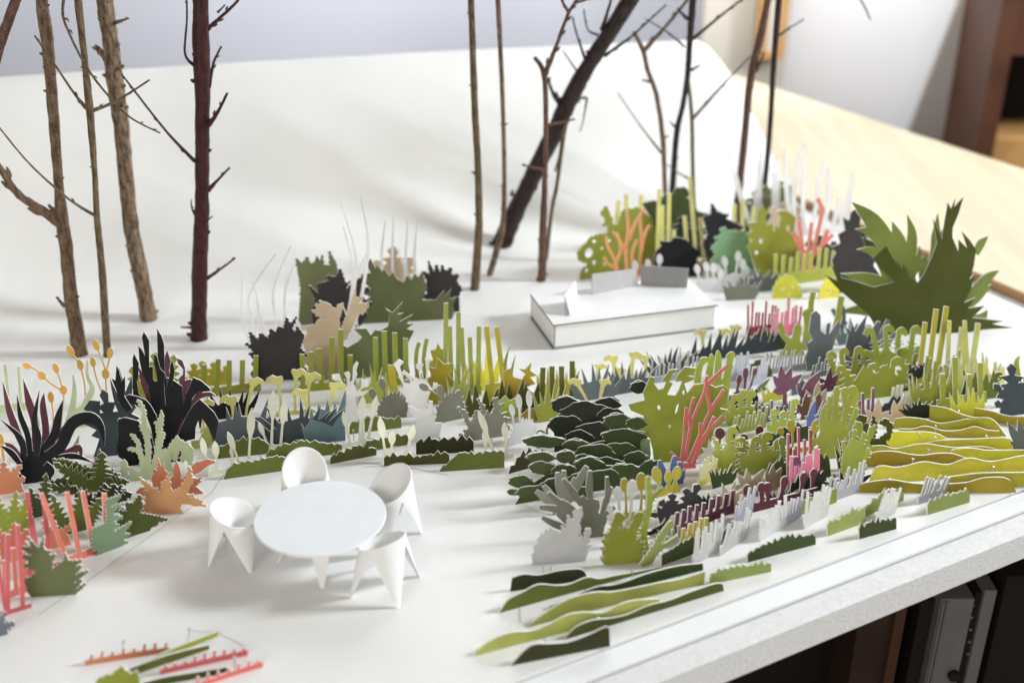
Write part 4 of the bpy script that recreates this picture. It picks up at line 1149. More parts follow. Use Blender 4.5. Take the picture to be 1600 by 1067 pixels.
# black and maroon plant, left
b = (36, 756, 80, 752)
Lk = [[(36, 756), (80, 752), (84, 718), (60, 700), (36, 716)]]
for pts, w in (([(100, 800), (130, 760), (110, 660), (0, 560)], 40), ([(170, 760), (150, 640), (110, 540), (90, 425)], 36), ([(200, 760), (210, 660), (190, 560), (215, 400)], 40), ([(230, 740), (300, 640), (320, 550), (345, 460)], 50),
               ([(260, 760), (340, 700), (400, 580), (500, 550), (560, 600), (580, 700)], 70), ([(260, 800), (340, 770), (420, 770), (510, 810)], 34), ([(110, 800), (60, 740), (0, 700)], 34), ([(150, 800), (90, 880), (100, 910)], 40), ([(250, 800), (285, 840), (270, 890)], 40)):
    Lk.append(leaf(Z(za, pts), w / S1, root=.8, peak=.5))
Mk = [[(40, 752), (78, 750), (76, 722), (46, 722)]]
for pts, w in (([(150, 760), (90, 640), (40, 520), (0, 370)], 44), ([(190, 760), (190, 600), (150, 480), (115, 360)], 50), ([(220, 740), (250, 640), (230, 500), (235, 430)], 44), ([(230, 760), (280, 700), (310, 620)], 40), ([(260, 780), (380, 740), (440, 710), (455, 760)], 44), ([(120, 780), (60, 720), (20, 690)], 36), ([(260, 700), (350, 620), (380, 570)], 34)):
    Mk.append(leaf(Z(za, pts), w / S1, root=.7, peak=.5))
K('paper_agave', 'black and maroon layered strap-leaf plant beside the ochre buds', 'black', b, Lk[:1] + Lk[2::2], 'paper plant', extra=[('maroon_layer', 'maroon', (38, 751, 82, 747), Mk, {})] + [('leaf', 'black', b, [l], dict(zshift=.0015 + .0011 * i, th=.0008, lean=-.04, bend=.001)) for i, l in enumerate(Lk[1::2])])
# black and maroon plant, tall
b = (196, 728, 284, 720)
Lk = [[P(b, 0), P(b, 1), P(b, .96, 22), P(b, .04, 20)],
      Z(zD, [(510,670),(600,680),(680,640),(760,650),(820,690),(890,740),(900,900),(880,1120),(700,1560),(600,1500),(560,1100),(540,880),(515,760)]),
      Z(zD, [(400,290),(440,330),(475,405),(440,190),(460,130),(500,190),(520,230),(520,520),(560,515),(565,660),(700,800),(600,900),(490,690),(440,580),(410,440)]),
      Z(zE, [(600,0),(880,0),(890,150),(840,330),(800,440),(740,560),(720,760),(560,780),(530,600),(600,420)]),
      Z(zD, [(1010,640),(1100,680),(1180,750),(1210,790),(1120,800),(1060,790),(1000,870),(940,1100),(860,1100),(930,820)])]
Lf = [Z(zD, [(330,450),(345,395),(400,500),(395,640),(380,700),(400,830),(480,900),(470,960),(390,900),(340,850),(330,740),(335,650)]),
      Z(zD, [(600,115),(650,200),(680,290),(692,600),(740,800),(700,900),(640,700),(610,420)]),
      Z(zD, [(570,400),(600,420),(640,560),(690,610),(680,720),(700,960),(640,960),(600,640),(570,500)]),
      Z(zD, [(770,460),(800,560),(790,640),(775,760),(740,860),(700,780),(745,640),(750,530)]),
      Z(zE, [(1080,110),(1130,150),(1240,250),(1290,340),(1280,400),(1250,560),(1190,440),(1110,320),(1095,420),(1080,430),(1065,340),(1035,420),(1030,540),(940,560),(850,780),(760,760),(840,510),(880,400),(950,260),(1010,170)]),
      Z(zE, [(175,150),(230,95),(290,60),(400,85),(480,120),(530,170),(600,290),(640,480),(640,700),(580,700),(540,430),(490,300),(400,190),(300,150)]),
      Z(zE, [(170,330),(250,310),(330,330),(400,350),(470,470),(540,470),(600,760),(520,780),(470,740),(400,600),(340,840),(325,780),(270,790),(180,740),(160,640),(180,500)]),
      Z(zD, [(150,520),(180,580),(210,700),(245,640),(250,760),(240,860),(330,1000),(260,1040),(180,920),(150,800),(95,665),(140,690)])]
Mk = [[P(b, .1), P(b, .9), P(b, .85, 24), P(b, .15, 24)]] + [Z(zD, q) for q in (
      [(400,510),(430,550),(500,680),(560,900),(600,1300),(560,1300),(490,860),(430,700)], [(720,320),(760,440),(740,540),(760,640),(760,1000),(700,1000),(690,600),(695,400)],
      [(830,415),(890,440),(920,520),(920,660),(980,650),(1000,665),(940,790),(950,860),(900,1300),(840,1300),(860,740),(850,640),(895,600),(900,540),(840,470)], [(1080,740),(1140,740),(1110,800),(1200,790),(1260,830),(1140,840),(1080,870),(1000,960),(900,1100),(840,1300),(800,1300),(930,1000),(1000,880)])]
K('paper_agave', 'tall black and maroon layered strap-leaf plant behind the pale green antler', 'black', b, Lk, 'paper plant', extra=[('maroon_layer', 'maroon', (204, 725, 276, 718), Mk, {})] + [('leaf', 'black', b, [l], dict(zshift=.0015 + .0010 * i, th=.0008, lean=-.04, bend=.001)) for i, l in enumerate(Lf)])
b = (192, 752, 286, 744)
K('paper_antler', 'big pale green antler cutout behind the orange leaves', 'palegreen', b,
  [[(192, 752), (286, 744), (262, 720), (238, 715), (205, 735)], stroke(Z(za, [(820, 880), (830, 720), (800, 560), (765, 460)]), [22, 14, 9, 2]), stroke(Z(za, [(800, 740), (770, 690), (720, 640)]), [9, 6, 2]), stroke(Z(za, [(790, 780), (760, 730), (705, 715)]), [9, 6, 3]),
   stroke(Z(za, [(860, 820), (870, 700), (890, 600), (890, 515)]), [18, 12, 9, 3]), stroke(Z(za, [(875, 700), (905, 640), (910, 630)]), [8, 6, 3]), stroke(Z(za, [(870, 640), (858, 580)]), [6, 4]),
   stroke(Z(za, [(900, 800), (950, 700), (1010, 680), (1060, 720), (1050, 780)]), [16, 14, 13, 10, 6]), stroke(Z(za, [(960, 700), (950, 760)]), [8, 5]), stroke(Z(za, [(760, 880), (710, 830), (690, 780)]), [14, 10, 6])], 'paper plant')
K('paper_leaf', 'red-orange serrated leaf cutout close behind the light orange leaf', 'redorange', (246, 778, 322, 770), [[(256, 778), (316, 772), (300, 755), (266, 758)], serr((272, 770), (248, 716), 26, 6), serr((282, 766), (277, 718), 20, 6), serr((292, 762), (339, 721), 28, 7), serr((298, 765), (317, 750), 18, 4), serr((262, 772), (212, 768), 20, 4)], 'paper leaf')
K('paper_leaf', 'light orange maple-like leaf cutout beside a cone chair', 'orange', (222, 805, 284, 801),
  [[(226, 805), (284, 801), (282, 785), (262, 772), (240, 776), (228, 788)], serr((252, 796), (217, 746), 26, 5, .45), serr((258, 790), (262, 750), 30, 5, .4), serr((266, 792), (297, 727), 32, 6, .45), serr((270, 794), (320, 784), 30, 6, .45), serr((268, 800), (314, 798), 14, 4), serr((240, 802), (212, 776), 16, 4)], 'paper leaf')
K('paper_fern', 'olive serrated fern leaf with a raised middle lobe below the black plant', 'deepolive', (96, 772, 196, 760), [[(120, 772), (180, 764), (172, 745), (128, 750)], serr((150, 765), (83, 722), 26, 8), serr((155, 760), (160, 706), 30, 7), serr((158, 765), (199, 750), 26, 7), serr((140, 770), (66, 758), 20, 7)], 'paper leaf')
K('paper_fern', 'dark olive serrated fern leaf in front of the raised olive fern', 'darkolive', (120, 806, 200, 796), [[(130, 806), (190, 798), (180, 775), (140, 780)], serr((160, 795), (206, 770), 24, 7), serr((155, 795), (110, 760), 26, 6), serr((165, 790), (180, 756), 24, 6)], 'paper leaf')
K('paper_leaf', 'red-orange leaf cutout below the black strap-leaf plant', 'redorange', (-24, 775, 38, 768), maple(52, lobes=((-.8, .8), (0, 1), (.75, 1.1), (1.3, .9)), n=5), 'paper leaf')
K('paper_leaf', 'narrow lime leaf cutouts behind the pink stick fringes', 'lime', (-14, 838, 52, 828), [[(-14, 838), (52, 828), (45, 810), (-8, 815)], serr((5, 830), (-4, 772), 24, 6), serr((18, 828), (26, 765), 22, 6), serr((32, 825), (42, 776), 20, 5)], 'paper leaf')
K('paper_leaf', 'green-olive leaf cutout between pink sticks and the dark olive fern', 'olive', (88, 838, 150, 824), [[(88, 838), (150, 824), (140, 800), (95, 810)], serr((100, 830), (82, 775), 22, 6), serr((120, 826), (128, 768), 26, 6), serr((135, 822), (158, 780), 24, 6)], 'paper leaf')
K('paper_leaf', 'small orange leaf cutout among the pink sticks', 'redorange', (58, 862, 112, 850), maple(52, lobes=((-.6, 1), (.1, .8), (.8, 1)), n=5, w=.3), 'paper leaf')
K('paper_leaf', 'sage green feathered leaf beside the pink fringe', 'sage', (150, 868, 192, 852), [[(150, 868), (192, 852), (185, 828), (158, 836)], serr((168, 858), (196, 774), 36, 8), serr((175, 856), (204, 818), 24, 6), serr((160, 856), (152, 785), 20, 6)], 'paper leaf')
K('paper_leaf', 'dark olive pointed leaf cutout lying beside the sage leaf', 'deepolive', (192, 842, 236, 828), [[(192, 842), (236, 828), (228, 806), (200, 812)], serr((205, 830), (222, 778), 30, 6), serr((215, 825), (264, 812), 26, 6), serr((205, 832), (180, 800), 22, 5)], 'paper leaf')
K('paper_fringe', 'pink-red stick fringe on a bar beside the sage leaf', 'coral', (98, 886, 178, 852), [[(98, 888), (178, 856), (176, 842), (98, 872)]] + [stroke([(x0, y0), (x1, y1)], 7.5) for x0, y0, x1, y1 in ((166, 855, 163, 770), (147, 862, 129, 767), (124, 866, 104, 768), (104, 872, 64, 770))], 'paper fringe')
K('paper_fringe', 'pink-red stick fringe half hidden behind the grey serrated mound', 'coral', (38, 905, 92, 892), [[(38, 905), (92, 892), (92, 878), (38, 890)]] + [stroke([(x0, y0), (x1, y1)], 7.5) for x0, y0, x1, y1 in ((80, 885, 70, 795), (58, 890, 44, 779), (62, 885, 50, 816))], 'paper fringe')
K('paper_mound', 'grey-green serrated mound cutout between the pink fringes', 'greyolive', (50, 932, 118, 928), [[(50, 932), (118, 928), (122, 890), (104, 868), (66, 862), (44, 890)], serr((72, 905), (62, 832), 42, 7), serr((90, 900), (104, 848), 36, 6), serr((98, 908), (138, 884), 34, 6), serr((100, 920), (134, 910), 28, 5), serr((66, 910), (36, 868), 34, 6)], 'paper plant')
K('paper_fringe', 'pink-red stick fringe beside the grey-green corner leaf', 'coral', (-14, 968, 50, 948), [[(-14, 970), (50, 951), (49, 941), (-14, 958)]] + [stroke([(x0, y0), (x1, y1)], 7.5) for x0, y0, x1, y1 in ((36, 952, 28, 820), (12, 958, 12, 834), (10, 955, -10, 850))], 'paper fringe')
K('paper_fringe', 'short pink-red bar with sticks behind the corner fringe', 'coral', (2, 938, 50, 922), comb(3, 62, 7, 12, .2, -4), 'paper fringe')
K('paper_leaf', 'grey-green leaf cutout at the corner of the bed with pink fringes', 'slate', (-30, 1002, 12, 990), maple(46, lobes=((-.3, 1), (.5, 1), (1.2, 1)), n=5), 'paper leaf')

# ---------------------------------------------------------------- middle bed, rear row
K('paper_fringe', 'yellow pointed leaf fringe behind the tall black plant', 'yellow', (292, 606, 360, 600), [[(292, 606), (360, 600), (356, 582), (294, 588)], serr((302, 600), (304, 566), 20, 3), serr((320, 598), (316, 562), 20, 3), serr((336, 596), (334, 564), 22, 3), serr((350, 596), (354, 570), 18, 3)], 'paper fringe')
K('paper_fringe', 'lime stick fringe in front of the charcoal serrated mound', 'lime', (308, 622, 408, 610), comb(5, 52, 8, 14, .1, 1, tops=[50, 56, 52, 50, 54]), 'paper fringe')
K('paper_fringe', 'lime stick fringe in front of the tan leaf', 'lime', (466, 612, 556, 604), comb(6, 80, 8, 12, .1, -3, tops=[60, 62, 66, 82, 94, 52]), 'paper fringe')
K('paper_fringe', 'yellow-lime stick fringe in front of the grey-olive leaf', 'lime2', (580, 606, 642, 600), comb(4, 80, 8, 12, .1, 0, tops=[76, 84, 80, 70]), 'paper fringe')
K('paper_tuft', 'two curved lime blades beside the grey-olive leaf', 'lime2', (648, 606, 672, 604), [[(648, 606), (672, 604), (670, 590), (650, 592)], stroke([(654, 600), (650, 570), (651, 550), (655, 535)], 6), stroke([(666, 598), (662, 570), (663, 550), (667, 529)], 6)], 'paper tuft')
K('paper_leaf', 'bright yellow leaf cutout beside the tall lime sticks', 'yellow', (664, 606, 706, 603), maple(72, lobes=((-.5, .9), (0, 1), (.5, .9), (1, .7)), n=5), 'paper leaf')
K('paper_fringe', 'tallest yellow-green stick fringe near the white box', 'yellowgreen', (690, 622, 752, 616), comb(6, 100, 7, 14, .1, 0, tops=[144, 108, 128, 104, 88, 104]), 'paper fringe')
K('paper_leaf', 'pale yellow spiky leaf behind the two bright yellow sticks', 'bright', (734, 612, 776, 608), spikes(7, 66, 9, .35), 'paper leaf')
K('paper_fringe', 'pair of bright yellow sticks near the white box', 'yellow', (756, 632, 796, 628), [[(756, 632), (796, 628), (795, 596), (758, 600)], stroke([(770, 610), (760, 510)], 7.5), stroke([(788, 610), (776, 511)], 7.5)], 'paper fringe')
K('paper_tuft', 'two thin curled green blades beside the bright yellow sticks', 'lightgreen', (784, 616, 804, 614), [[(784, 616), (804, 614), (802, 600), (786, 602)], leaf([(789, 606), (788, 580), (790, 560), (796, 539)], 6, root=.8), leaf([(799, 604), (798, 590), (800, 574), (805, 553)], 5, root=.8)], 'paper tuft')
K('paper_leaf', 'mustard leaf cutout in front of the bright yellow leaf', 'mustard', (660, 632, 708, 628), maple(66, lobes=((-1.1, .8), (-.5, .95), (0, .9), (.55, 1), (1.1, .8)), n=5), 'paper leaf')
K('paper_tuft', 'pale lime pointed blades beside the mustard leaf', 'yellowgreen', (702, 632, 728, 628), spikes(6, 62, 7, .12), 'paper tuft')
K('paper_leaf', 'mustard leaf cutout with a maple-like top beside the short lime sticks', 'mustard', (752, 642, 840, 636), [[(752, 642), (840, 636), (832, 605), (808, 598), (770, 604)], serr((775, 625), (760, 580), 30, 4), serr((795, 620), (795, 576), 24, 4), serr((815, 612), (827, 564), 26, 4), serr((820, 612), (838, 586), 18, 3), serr((812, 606), (808, 578), 16, 3)], 'paper leaf')
K('paper_tuft', 'dark olive row of sharp spikes in the rear row', 'deepolive', (726, 652, 842, 642), lambda b: [[P(b, 0), P(b, 1), P(b, 1, 16), P(b, 0, 16)]] + [leaf3(P(b, (i + .5) / 9, 8), (P(b, (i + .5) / 9)[0] + RND.uniform(-4, 10), P(b, (i + .5) / 9)[1] - RND.uniform(40, 58)), 13, root=1, peak=.15) for i in range(9)], 'paper tuft')
K('paper_fringe', 'olive-lime stick fringe between the mustard maple leaf and dark bush', 'olive', (838, 634, 902, 626), comb(4, 60, 8, 12, .1, 1, tops=[58, 58, 56, 62]), 'paper fringe')
K('paper_fringe', 'yellow leaf tufts behind the olive-lime sticks', 'yellow', (836, 620, 906, 614), spikes(9, 46, 8, .3), 'paper fringe')
K('paper_tuft', 'lime pointed blades between olive-lime sticks and dark bush', 'lime', (840, 660, 880, 654), spikes(7, 62, 8, .18), 'paper tuft')

# middle bed, central row
K('paper_leaf', 'black jagged leaf tips beside the pale yellow trumpet', 'black', (332, 656, 392, 650), spikes(7, 56, 9, .6), 'paper plant')
PT = 'paper trumpet flower'
def trump(label, b, items, color='paleyellow'):
    pol = [[P(b, 0), P(b, 1), P(b, .9, 7), P(b, .1, 7)]]
    for it in items: pol += trumpet(*it)
    K('paper_trumpet', label, color, b, pol, PT)
trump('pale yellow trumpet pair in front of the black jagged leaf', (352, 668, 392, 664), [(362, 668, 361, 628, 15, -1), (384, 666, 396, 600, 13, 1)])
trump('row of pale yellow trumpets above the dark slate spiky leaf', (424, 652, 496, 644), [(438, 650, 433, 597, 14, -1), (462, 648, 464, 586, 13, 1), (484, 646, 485, 592, 14, 1)])
trump('pale yellow trumpets bending over the teal spiky leaf', (466, 676, 528, 668), [(488, 676, 472, 614, 13, -1), (512, 672, 523, 604, 14, 1)])
trump('short pale yellow trumpet beside the maroon leaf', (312, 676, 336, 674), [(320, 676, 319, 632, 13, 1)])
K('paper_spike_leaf', 'slate spiky leaf behind the tall cream buds', 'slate', (334, 700, 424, 692), spikes(9, 76, 14, .6, .5), 'paper plant')
K('paper_spike_leaf', 'dark slate spiky leaf between slate and teal ones', 'darkslate', (430, 698, 506, 690), spikes(11, 82, 11, .85, .45), 'paper plant')
K('paper_spike_leaf', 'teal slanting spiky leaf behind the low olive hedge', 'teal', (474, 696, 540, 688), lambda b: [[P(b, 0), P(b, 1), (538, 650), (500, 640), (478, 668)]] + [leaf3((x0, y0), (x1, y1), w, root=1, peak=.2) for x0, y0, x1, y1, w in ((480, 692, 462, 688, 8), (482, 688, 470, 662, 8), (490, 680, 486, 640, 12), (500, 678, 498, 632, 13), (512, 676, 512, 626, 13), (522, 674, 524, 630, 12), (528, 672, 541, 612, 14), (532, 678, 540, 648, 10))], 'paper plant')
def whitelily(label, b, heads, mound=None, color='white'):
    pol = [[P(b, 0), P(b, 1), P(b, .85, 26), P(b, .5, 34), P(b, .15, 26)]]
    for x0, y0, x1, y1, s, tr in heads: pol += trumpet(x0, y0, x1, y1, s, tr, 4.5)
    if mound: pol += mound(b)
    K('paper_lily', label, color, b, pol, 'paper lily')
whitelily('white lily plant with five heads beside the teal spiky leaf', (536, 662, 574, 658), [(550, 640, 525, 588, 11, -1), (552, 636, 545, 592, 9, 1), (556, 632, 555, 572, 10, 1), (560, 638, 570, 598, 11, 1), (548, 645, 510, 612, 8, -1), (562, 642, 576, 615, 7, 1)])
whitelily('white lily plant between the two grey fringed mounds', (634, 652, 684, 648), [(645, 640, 622, 564, 12, -1), (650, 640, 634, 582, 10, 1), (662, 636, 668, 562, 11, 1), (668, 640, 682, 600, 9, 1)])
whitelily('white lily mound behind the brown-olive low hedge', (638, 692, 692, 686), [(648, 672, 644, 640, 9, -1), (668, 670, 673, 632, 10, 1)], jag(40, 12, .12, 1.05))
def budmound(label, b, h, heads, color='grey'):
    pol = jag(h, 13, .16, 1.1)(b)
    for pts in heads: pol += bud(pts, 5.5, 8.5, 2.6)
    K('paper_mound', label, color, b, pol, 'paper plant')
budmound('grey fringed mound with round bud heads beside the white lilies', (588, 656, 640, 650), 36, [[(604, 640), (602, 620), (598, 602)], [(630, 640), (632, 620), (635, 604)], [(594, 645), (586, 625), (583, 617)]])
budmound('grey fringed mound with bud heads above the brown-olive hedge', (680, 662, 728, 652), 44, [[(690, 640), (688, 620), (660, 602)], [(700, 640), (690, 615), (687, 608)], [(712, 640), (714, 625), (715, 616)]])
K('paper_spike_leaf', 'grey spiky fern leaf between the fringed mounds and the white club stalks', 'grey', (728, 690, 796, 680), lambda b: [[P(b, 0), P(b, 1), (790, 655), (755, 645), (735, 665)]] + [fern([(760, 675), (x, y)], 6, barbs=4, blen=4)[0] for x, y in ((720, 632), (733, 636), (748, 626), (757, 636), (776, 620), (786, 632), (796, 646))] + [serr((760, 672), (x, y), 18, 4) for x, y in ((722, 640), (748, 624), (778, 622))], 'paper plant')
K('paper_mound', 'white fringed mound with three club stalks beside the dark bush', 'white', (794, 698, 842, 684), lambda b: jag(34, 14, .14, 1.05)(b) + bud([(806, 680), (803, 660), (801, 642)], 4, 9) + bud([(814, 678), (813, 650), (812, 628)], 4.5, 11) + bud([(826, 675), (828, 645), (828, 624)], 4.5, 13), 'paper plant')
# low hedges round the seats
HG = 'paper hedge'
K('paper_hedge', 'olive low serrated hedge with long curve next to the orange leaves', 'olive', (350, 748, 447, 734), hedge(24, 9, 3, .7, (.12, 0)), HG, bend=0.03)
K('paper_hedge', 'olive low serrated hedge behind the cream buds', 'olive', (340, 716, 420, 708), hedge(24, 7, 4), HG)
K('paper_hedge', 'olive low serrated hedge behind the back cone chair', 'olive', (416, 722, 534, 708), hedge(24, 10, 4), HG)
K('paper_hedge', 'grey-olive low serrated hedge between two cone chairs', 'deepolive', (516, 725, 588, 711), hedge(18, 7, 4), HG)
K('paper_hedge', 'olive low serrated hedge beneath the grey fringed mound', 'olive', (546, 678, 627, 668), hedge(20, 7, 4), HG)
K('paper_hedge', 'short olive serrated hedge between cream bud plants', 'olive', (566, 706, 638, 694), hedge(18, 6, 4), HG)
K('paper_hedge', 'olive hollow-topped hedge in front of the brown-olive hedge', 'deepolive', (600, 728, 702, 724), hedge(15, 9, 4, .9), HG, bend=-0.03)
K('paper_hedge', 'brown-olive deep-toothed hedge behind the white lily mound', 'darkolive', (650, 710, 740, 706), hedge(22, 7, 6, .8), HG)
K('paper_hedge', 'olive wedge-shaped hedge pointing to the chairs', 'olive', (687, 736, 788, 730), hedge(26, 9, 3, .8, (.35, 0)), HG, bend=0.03)
def creambuds(label, b, items):
    pol = [[P(b, 0), P(b, 1), P(b, 1, 7), P(b, 0, 8)]]
    for x0, y0, x1, y1, w in items: pol += lilybud((x0, y0), (x1, y1), w * 1.35, 3.2)
    K('paper_bud_plant', label, 'cream', b, pol, 'paper plant')
creambuds('short cream pointed buds beside the red-orange leaf', (324, 744, 352, 738), [(328, 742, 315, 684, 9), (340, 740, 336, 690, 10)])
creambuds('tall cream pointed buds over the long olive hedge', (356, 738, 402, 730), [(378, 734, 356, 676, 9), (388, 732, 394, 640, 11), (368, 734, 360, 700, 5)])
creambuds('cream pointed buds in front of the slate spiky leaf', (410, 706, 446, 700), [(422, 704, 404, 660, 7), (424, 704, 428, 612, 11), (438, 702, 445, 628, 10)])
creambuds('four cream pointed buds beside the teal spiky leaf', (534, 702, 582, 690), [(548, 698, 536, 642, 8), (562, 694, 564, 622, 9), (568, 692, 566, 616, 8), (574, 690, 588, 618, 9)])
creambuds('cream pointed buds behind the chair near the hollow-topped hedge', (596, 724, 646, 712), [(604, 722, 593, 650, 10), (612, 718, 612, 672, 10), (634, 714, 646, 662, 10)])
creambuds('cream pointed buds behind the olive wedge hedge', (754, 724, 802, 714), [(776, 720, 750, 644, 9), (762, 722, 757, 676, 6), (792, 716, 790, 662, 9)])

# ---------------------------------------------------------------- right back bed
b = (912, 436, 1004, 422)
K('paper_lace', 'lime lacy seaweed-like cutout with holes behind the box', 'lime', b,
  [[P(b, 0), P(b, 1), (1008, 380), (1000, 350), (985, 330), (972, 325), (966, 338), (955, 345), (948, 330), (946, 322), (940, 328), (944, 342), (938, 352), (948, 360), (935, 364), (922, 368), (912, 385), (903, 398), (915, 410), (908, 420)],
   ell(925, 376, 16, 12, -.3), ell(915, 400, 12, 10), ell(940, 400, 30, 34), ell(975, 360, 28, 34), ell(912, 430, 8, 14)], 'paper plant',
  holes=[ell(920, 395, 6, 8, .4), ell(928, 377, 3, 2.4), ell(928, 410, 3, 4), ell(916, 422, 2.5, 4), ell(940, 388, 2.2, 2), ell(952, 376, 2, 2.5), ell(944, 412, 2, 2.6), ell(964, 366, 2, 3)])
def branchy(strokes, w=6):
    return [stroke(p, [w * 1.15] + [w * .85] * (len(p) - 1)) for p in strokes]
K('paper_coral', 'orange forked coral branch cutout in front of the lacy lime shrub', 'coralorange', (952, 441, 1016, 433), [[(958, 441), (1012, 433), (1008, 420), (962, 426)]] + branchy([[(965, 425), (960, 405), (950, 385), (947, 370)], [(962, 410), (970, 390), (965, 366)], [(980, 424), (978, 390), (982, 360), (980, 330)], [(980, 395), (966, 372), (958, 362)], [(982, 375), (995, 345), (1008, 326)], [(990, 424), (988, 395), (996, 375)], [(1000, 422), (1002, 390), (1010, 360), (1016, 352)], [(1003, 390), (1002, 365), (1000, 340)], [(963, 420), (950, 412), (944, 402)]], 5), 'paper coral')
K('paper_fringe', 'pale yellow stick fringe behind the lacy lime shrub', 'paleyellow', (948, 414, 1006, 404), comb(3, 104, 6, 10, .08, 6), 'paper fringe')
K('paper_leaf', 'dark green leaf cutout topmost behind the pale yellow sticks', 'darkgreen', (1010, 396, 1092, 388), maple(96, lobes=((-1.0, .9), (-.5, .9), (0, 1), (.5, 1), (1, .8)), n=6, w=.5), 'paper plant')
K('paper_leaf', 'dark green leaf cutout lower behind the pale yellow sticks', 'forest', (1040, 408, 1100, 402), maple(66, lobes=((-.8, .9), (0, 1), (.8, .9)), n=6, w=.6), 'paper plant')
K('paper_mound', 'blackish round leaf mound behind the grey slab', 'black', (1022, 436, 1096, 430), maple(64, lobes=((-1.1, .9), (-.5, .95), (.1, 1), (.6, .9), (1.1, .9)), n=6, w=.6), 'paper plant')
K('paper_fringe', 'pale yellow tall stick fringe among the dark leaves', 'paleyellow', (1022, 424, 1056, 420), comb(4, 108, 6, 10, .1, 2, tops=[126, 100, 118, 60]), 'paper fringe')
K('paper_fringe', 'pale yellow tall stick fringe between the blackish mound and mint leaf', 'paleyellow', (1070, 420, 1120, 414), comb(4, 84, 6, 10, .1, 0, tops=[78, 136, 72, 60]), 'paper fringe')
K('paper_leaf', 'dark teal-black leaf cutout behind the mint leaf', 'black', (1104, 418, 1166, 410), maple(92, lobes=((-.7, .8), (-.1, 1), (.5, .8), (1.05, .8)), n=6, w=.45), 'paper plant')
K('paper_leaf', 'mint green broad leaf cutout behind the white bud stalks', 'mint', (1116, 434, 1182, 426), maple(76, lobes=((-1.1, .9), (-.45, 1), (.15, .9), (.9, 1), (1.35, .8)), n=5, w=.75), 'paper plant')
K('paper_fringe', 'short cream stick pair between dark leaf and white blades', 'paleyellow', (1140, 384, 1180, 378), comb(3, 70, 6, 10, .1, 2, tops=[64, 72, 56]), 'paper fringe')
K('paper_leaf', 'grey-green leaf cutout far behind the white blades', 'greyolive', (1150, 366, 1210, 360), maple(66, n=5, w=.5), 'paper plant')
K('paper_leaf', 'olive leaf cutout on a stalk among the white blades', 'greyolive', (1200, 362, 1238, 356), maple(76, n=5, w=.42, cy=.5), 'paper plant')
K('paper_leaf', 'tan leaf cutout between the white blades and the olive holed leaf', 'tan', (1206, 376, 1256, 368), maple(56, n=4, w=.55), 'paper plant')
def wblades(label, b, tips, w=9):
    pol = [[P(b, 0), P(b, 1), P(b, .9, 10), P(b, .1, 10)]]
    for x0, y0, x1, y1 in tips: pol.append(leaf3((x0, y0), (x1, y1), w, bend=RND.uniform(-.06, .06), root=.6, peak=.6, tip=.3))
    K('paper_tuft', label, 'white', b, pol, 'paper tuft')
wblades('tall white blunt blades beside the dark grey twig', (1166, 372, 1222, 364), [(1178, 368, 1147, 240), (1194, 368, 1198, 236), (1204, 366, 1212, 262), (1212, 366, 1222, 250), (1185, 370, 1183, 300)])
wblades('cluster of white blunt blades against the pale desk', (1226, 372, 1330, 360), [(1238, 370, 1230, 236), (1246, 370, 1252, 240), (1256, 368, 1260, 226), (1268, 368, 1290, 240), (1284, 366, 1296, 262), (1298, 366, 1312, 308), (1312, 364, 1318, 312), (1322, 364, 1335, 268)], 8)
b = (1182, 434, 1264, 424)
K('paper_lace', 'olive-lime leaf cutout with holes behind the pink coral branch', 'lime', b, [[P(b, 0), P(b, 1), (1264, 380), (1244, 366), (1222, 362), (1200, 366), (1184, 390)], serr((1206, 380), (1196, 326), 22, 3), serr((1230, 380), (1238, 338), 20, 3), serr((1250, 380), (1262, 340), 20, 3), serr((1200, 400), (1172, 372), 24, 4), serr((1190, 420), (1176, 408), 20, 3)], 'paper plant', holes=[ell(1192, 378, 3, 5), ell(1205, 352, 2.5, 4), ell(1214, 360, 2, 5), ell(1236, 360, 3, 5), ell(1184, 396, 3, 3)])
K('paper_leaf', 'small charcoal leaf cutout beside the pink coral branch', 'black', (1262, 426, 1302, 420), maple(56, n=5, w=.5), 'paper plant')
K('paper_coral', 'pink coral branch cutout above the yellow domes', 'coral', (1248, 432, 1276, 428), [[(1248, 432), (1276, 428), (1274, 416), (1250, 420)]] + branchy([[(1253, 430), (1254, 400), (1250, 370), (1246, 344)], [(1256, 425), (1262, 390), (1266, 346)], [(1262, 425), (1272, 380), (1281, 330), (1274, 308)], [(1268, 400), (1288, 378), (1300, 366)], [(1254, 395), (1244, 375), (1236, 362)], [(1284, 380), (1292, 358)]], 7), 'paper coral')
K('paper_fringe', 'lime stick fringe above the yellow domes', 'lime2', (1206, 448, 1304, 436), comb(9, 46, 6, 18, .12, 4), 'paper fringe')
K('paper_dome', 'small bright yellow pierced dome', 'bright', (1206, 467, 1252, 465), jag(36, 9, .10, 1.0), 'paper plant', holes=[ell(1222, 452, 2, 2.4), ell(1232, 456, 2, 2.4), ell(1228, 444, 1.8, 2), ell(1238, 448, 2, 2)])['label'] = 'bright yellow pierced dome beside the grey-olive mound'
K('paper_dome', 'bright yellow pierced dome beside the charcoal leaf', 'bright', (1280, 467, 1312, 464), jag(30, 9, .10, 1.05), 'paper plant', holes=[ell(1292, 454, 2, 2.4), ell(1300, 456, 2, 2)])
K('paper_leaf', 'charcoal broad leaf cutout behind the big agave', 'charcoal', (1310, 458, 1392, 448), [[(1310, 458), (1392, 448), (1380, 410), (1350, 385), (1318, 395), (1304, 430)], serr((1330, 410), (1338, 328), 40, 5), serr((1345, 410), (1360, 350), 40, 5), serr((1325, 420), (1304, 380), 34, 5), serr((1360, 420), (1378, 395), 24, 4)], 'paper plant')
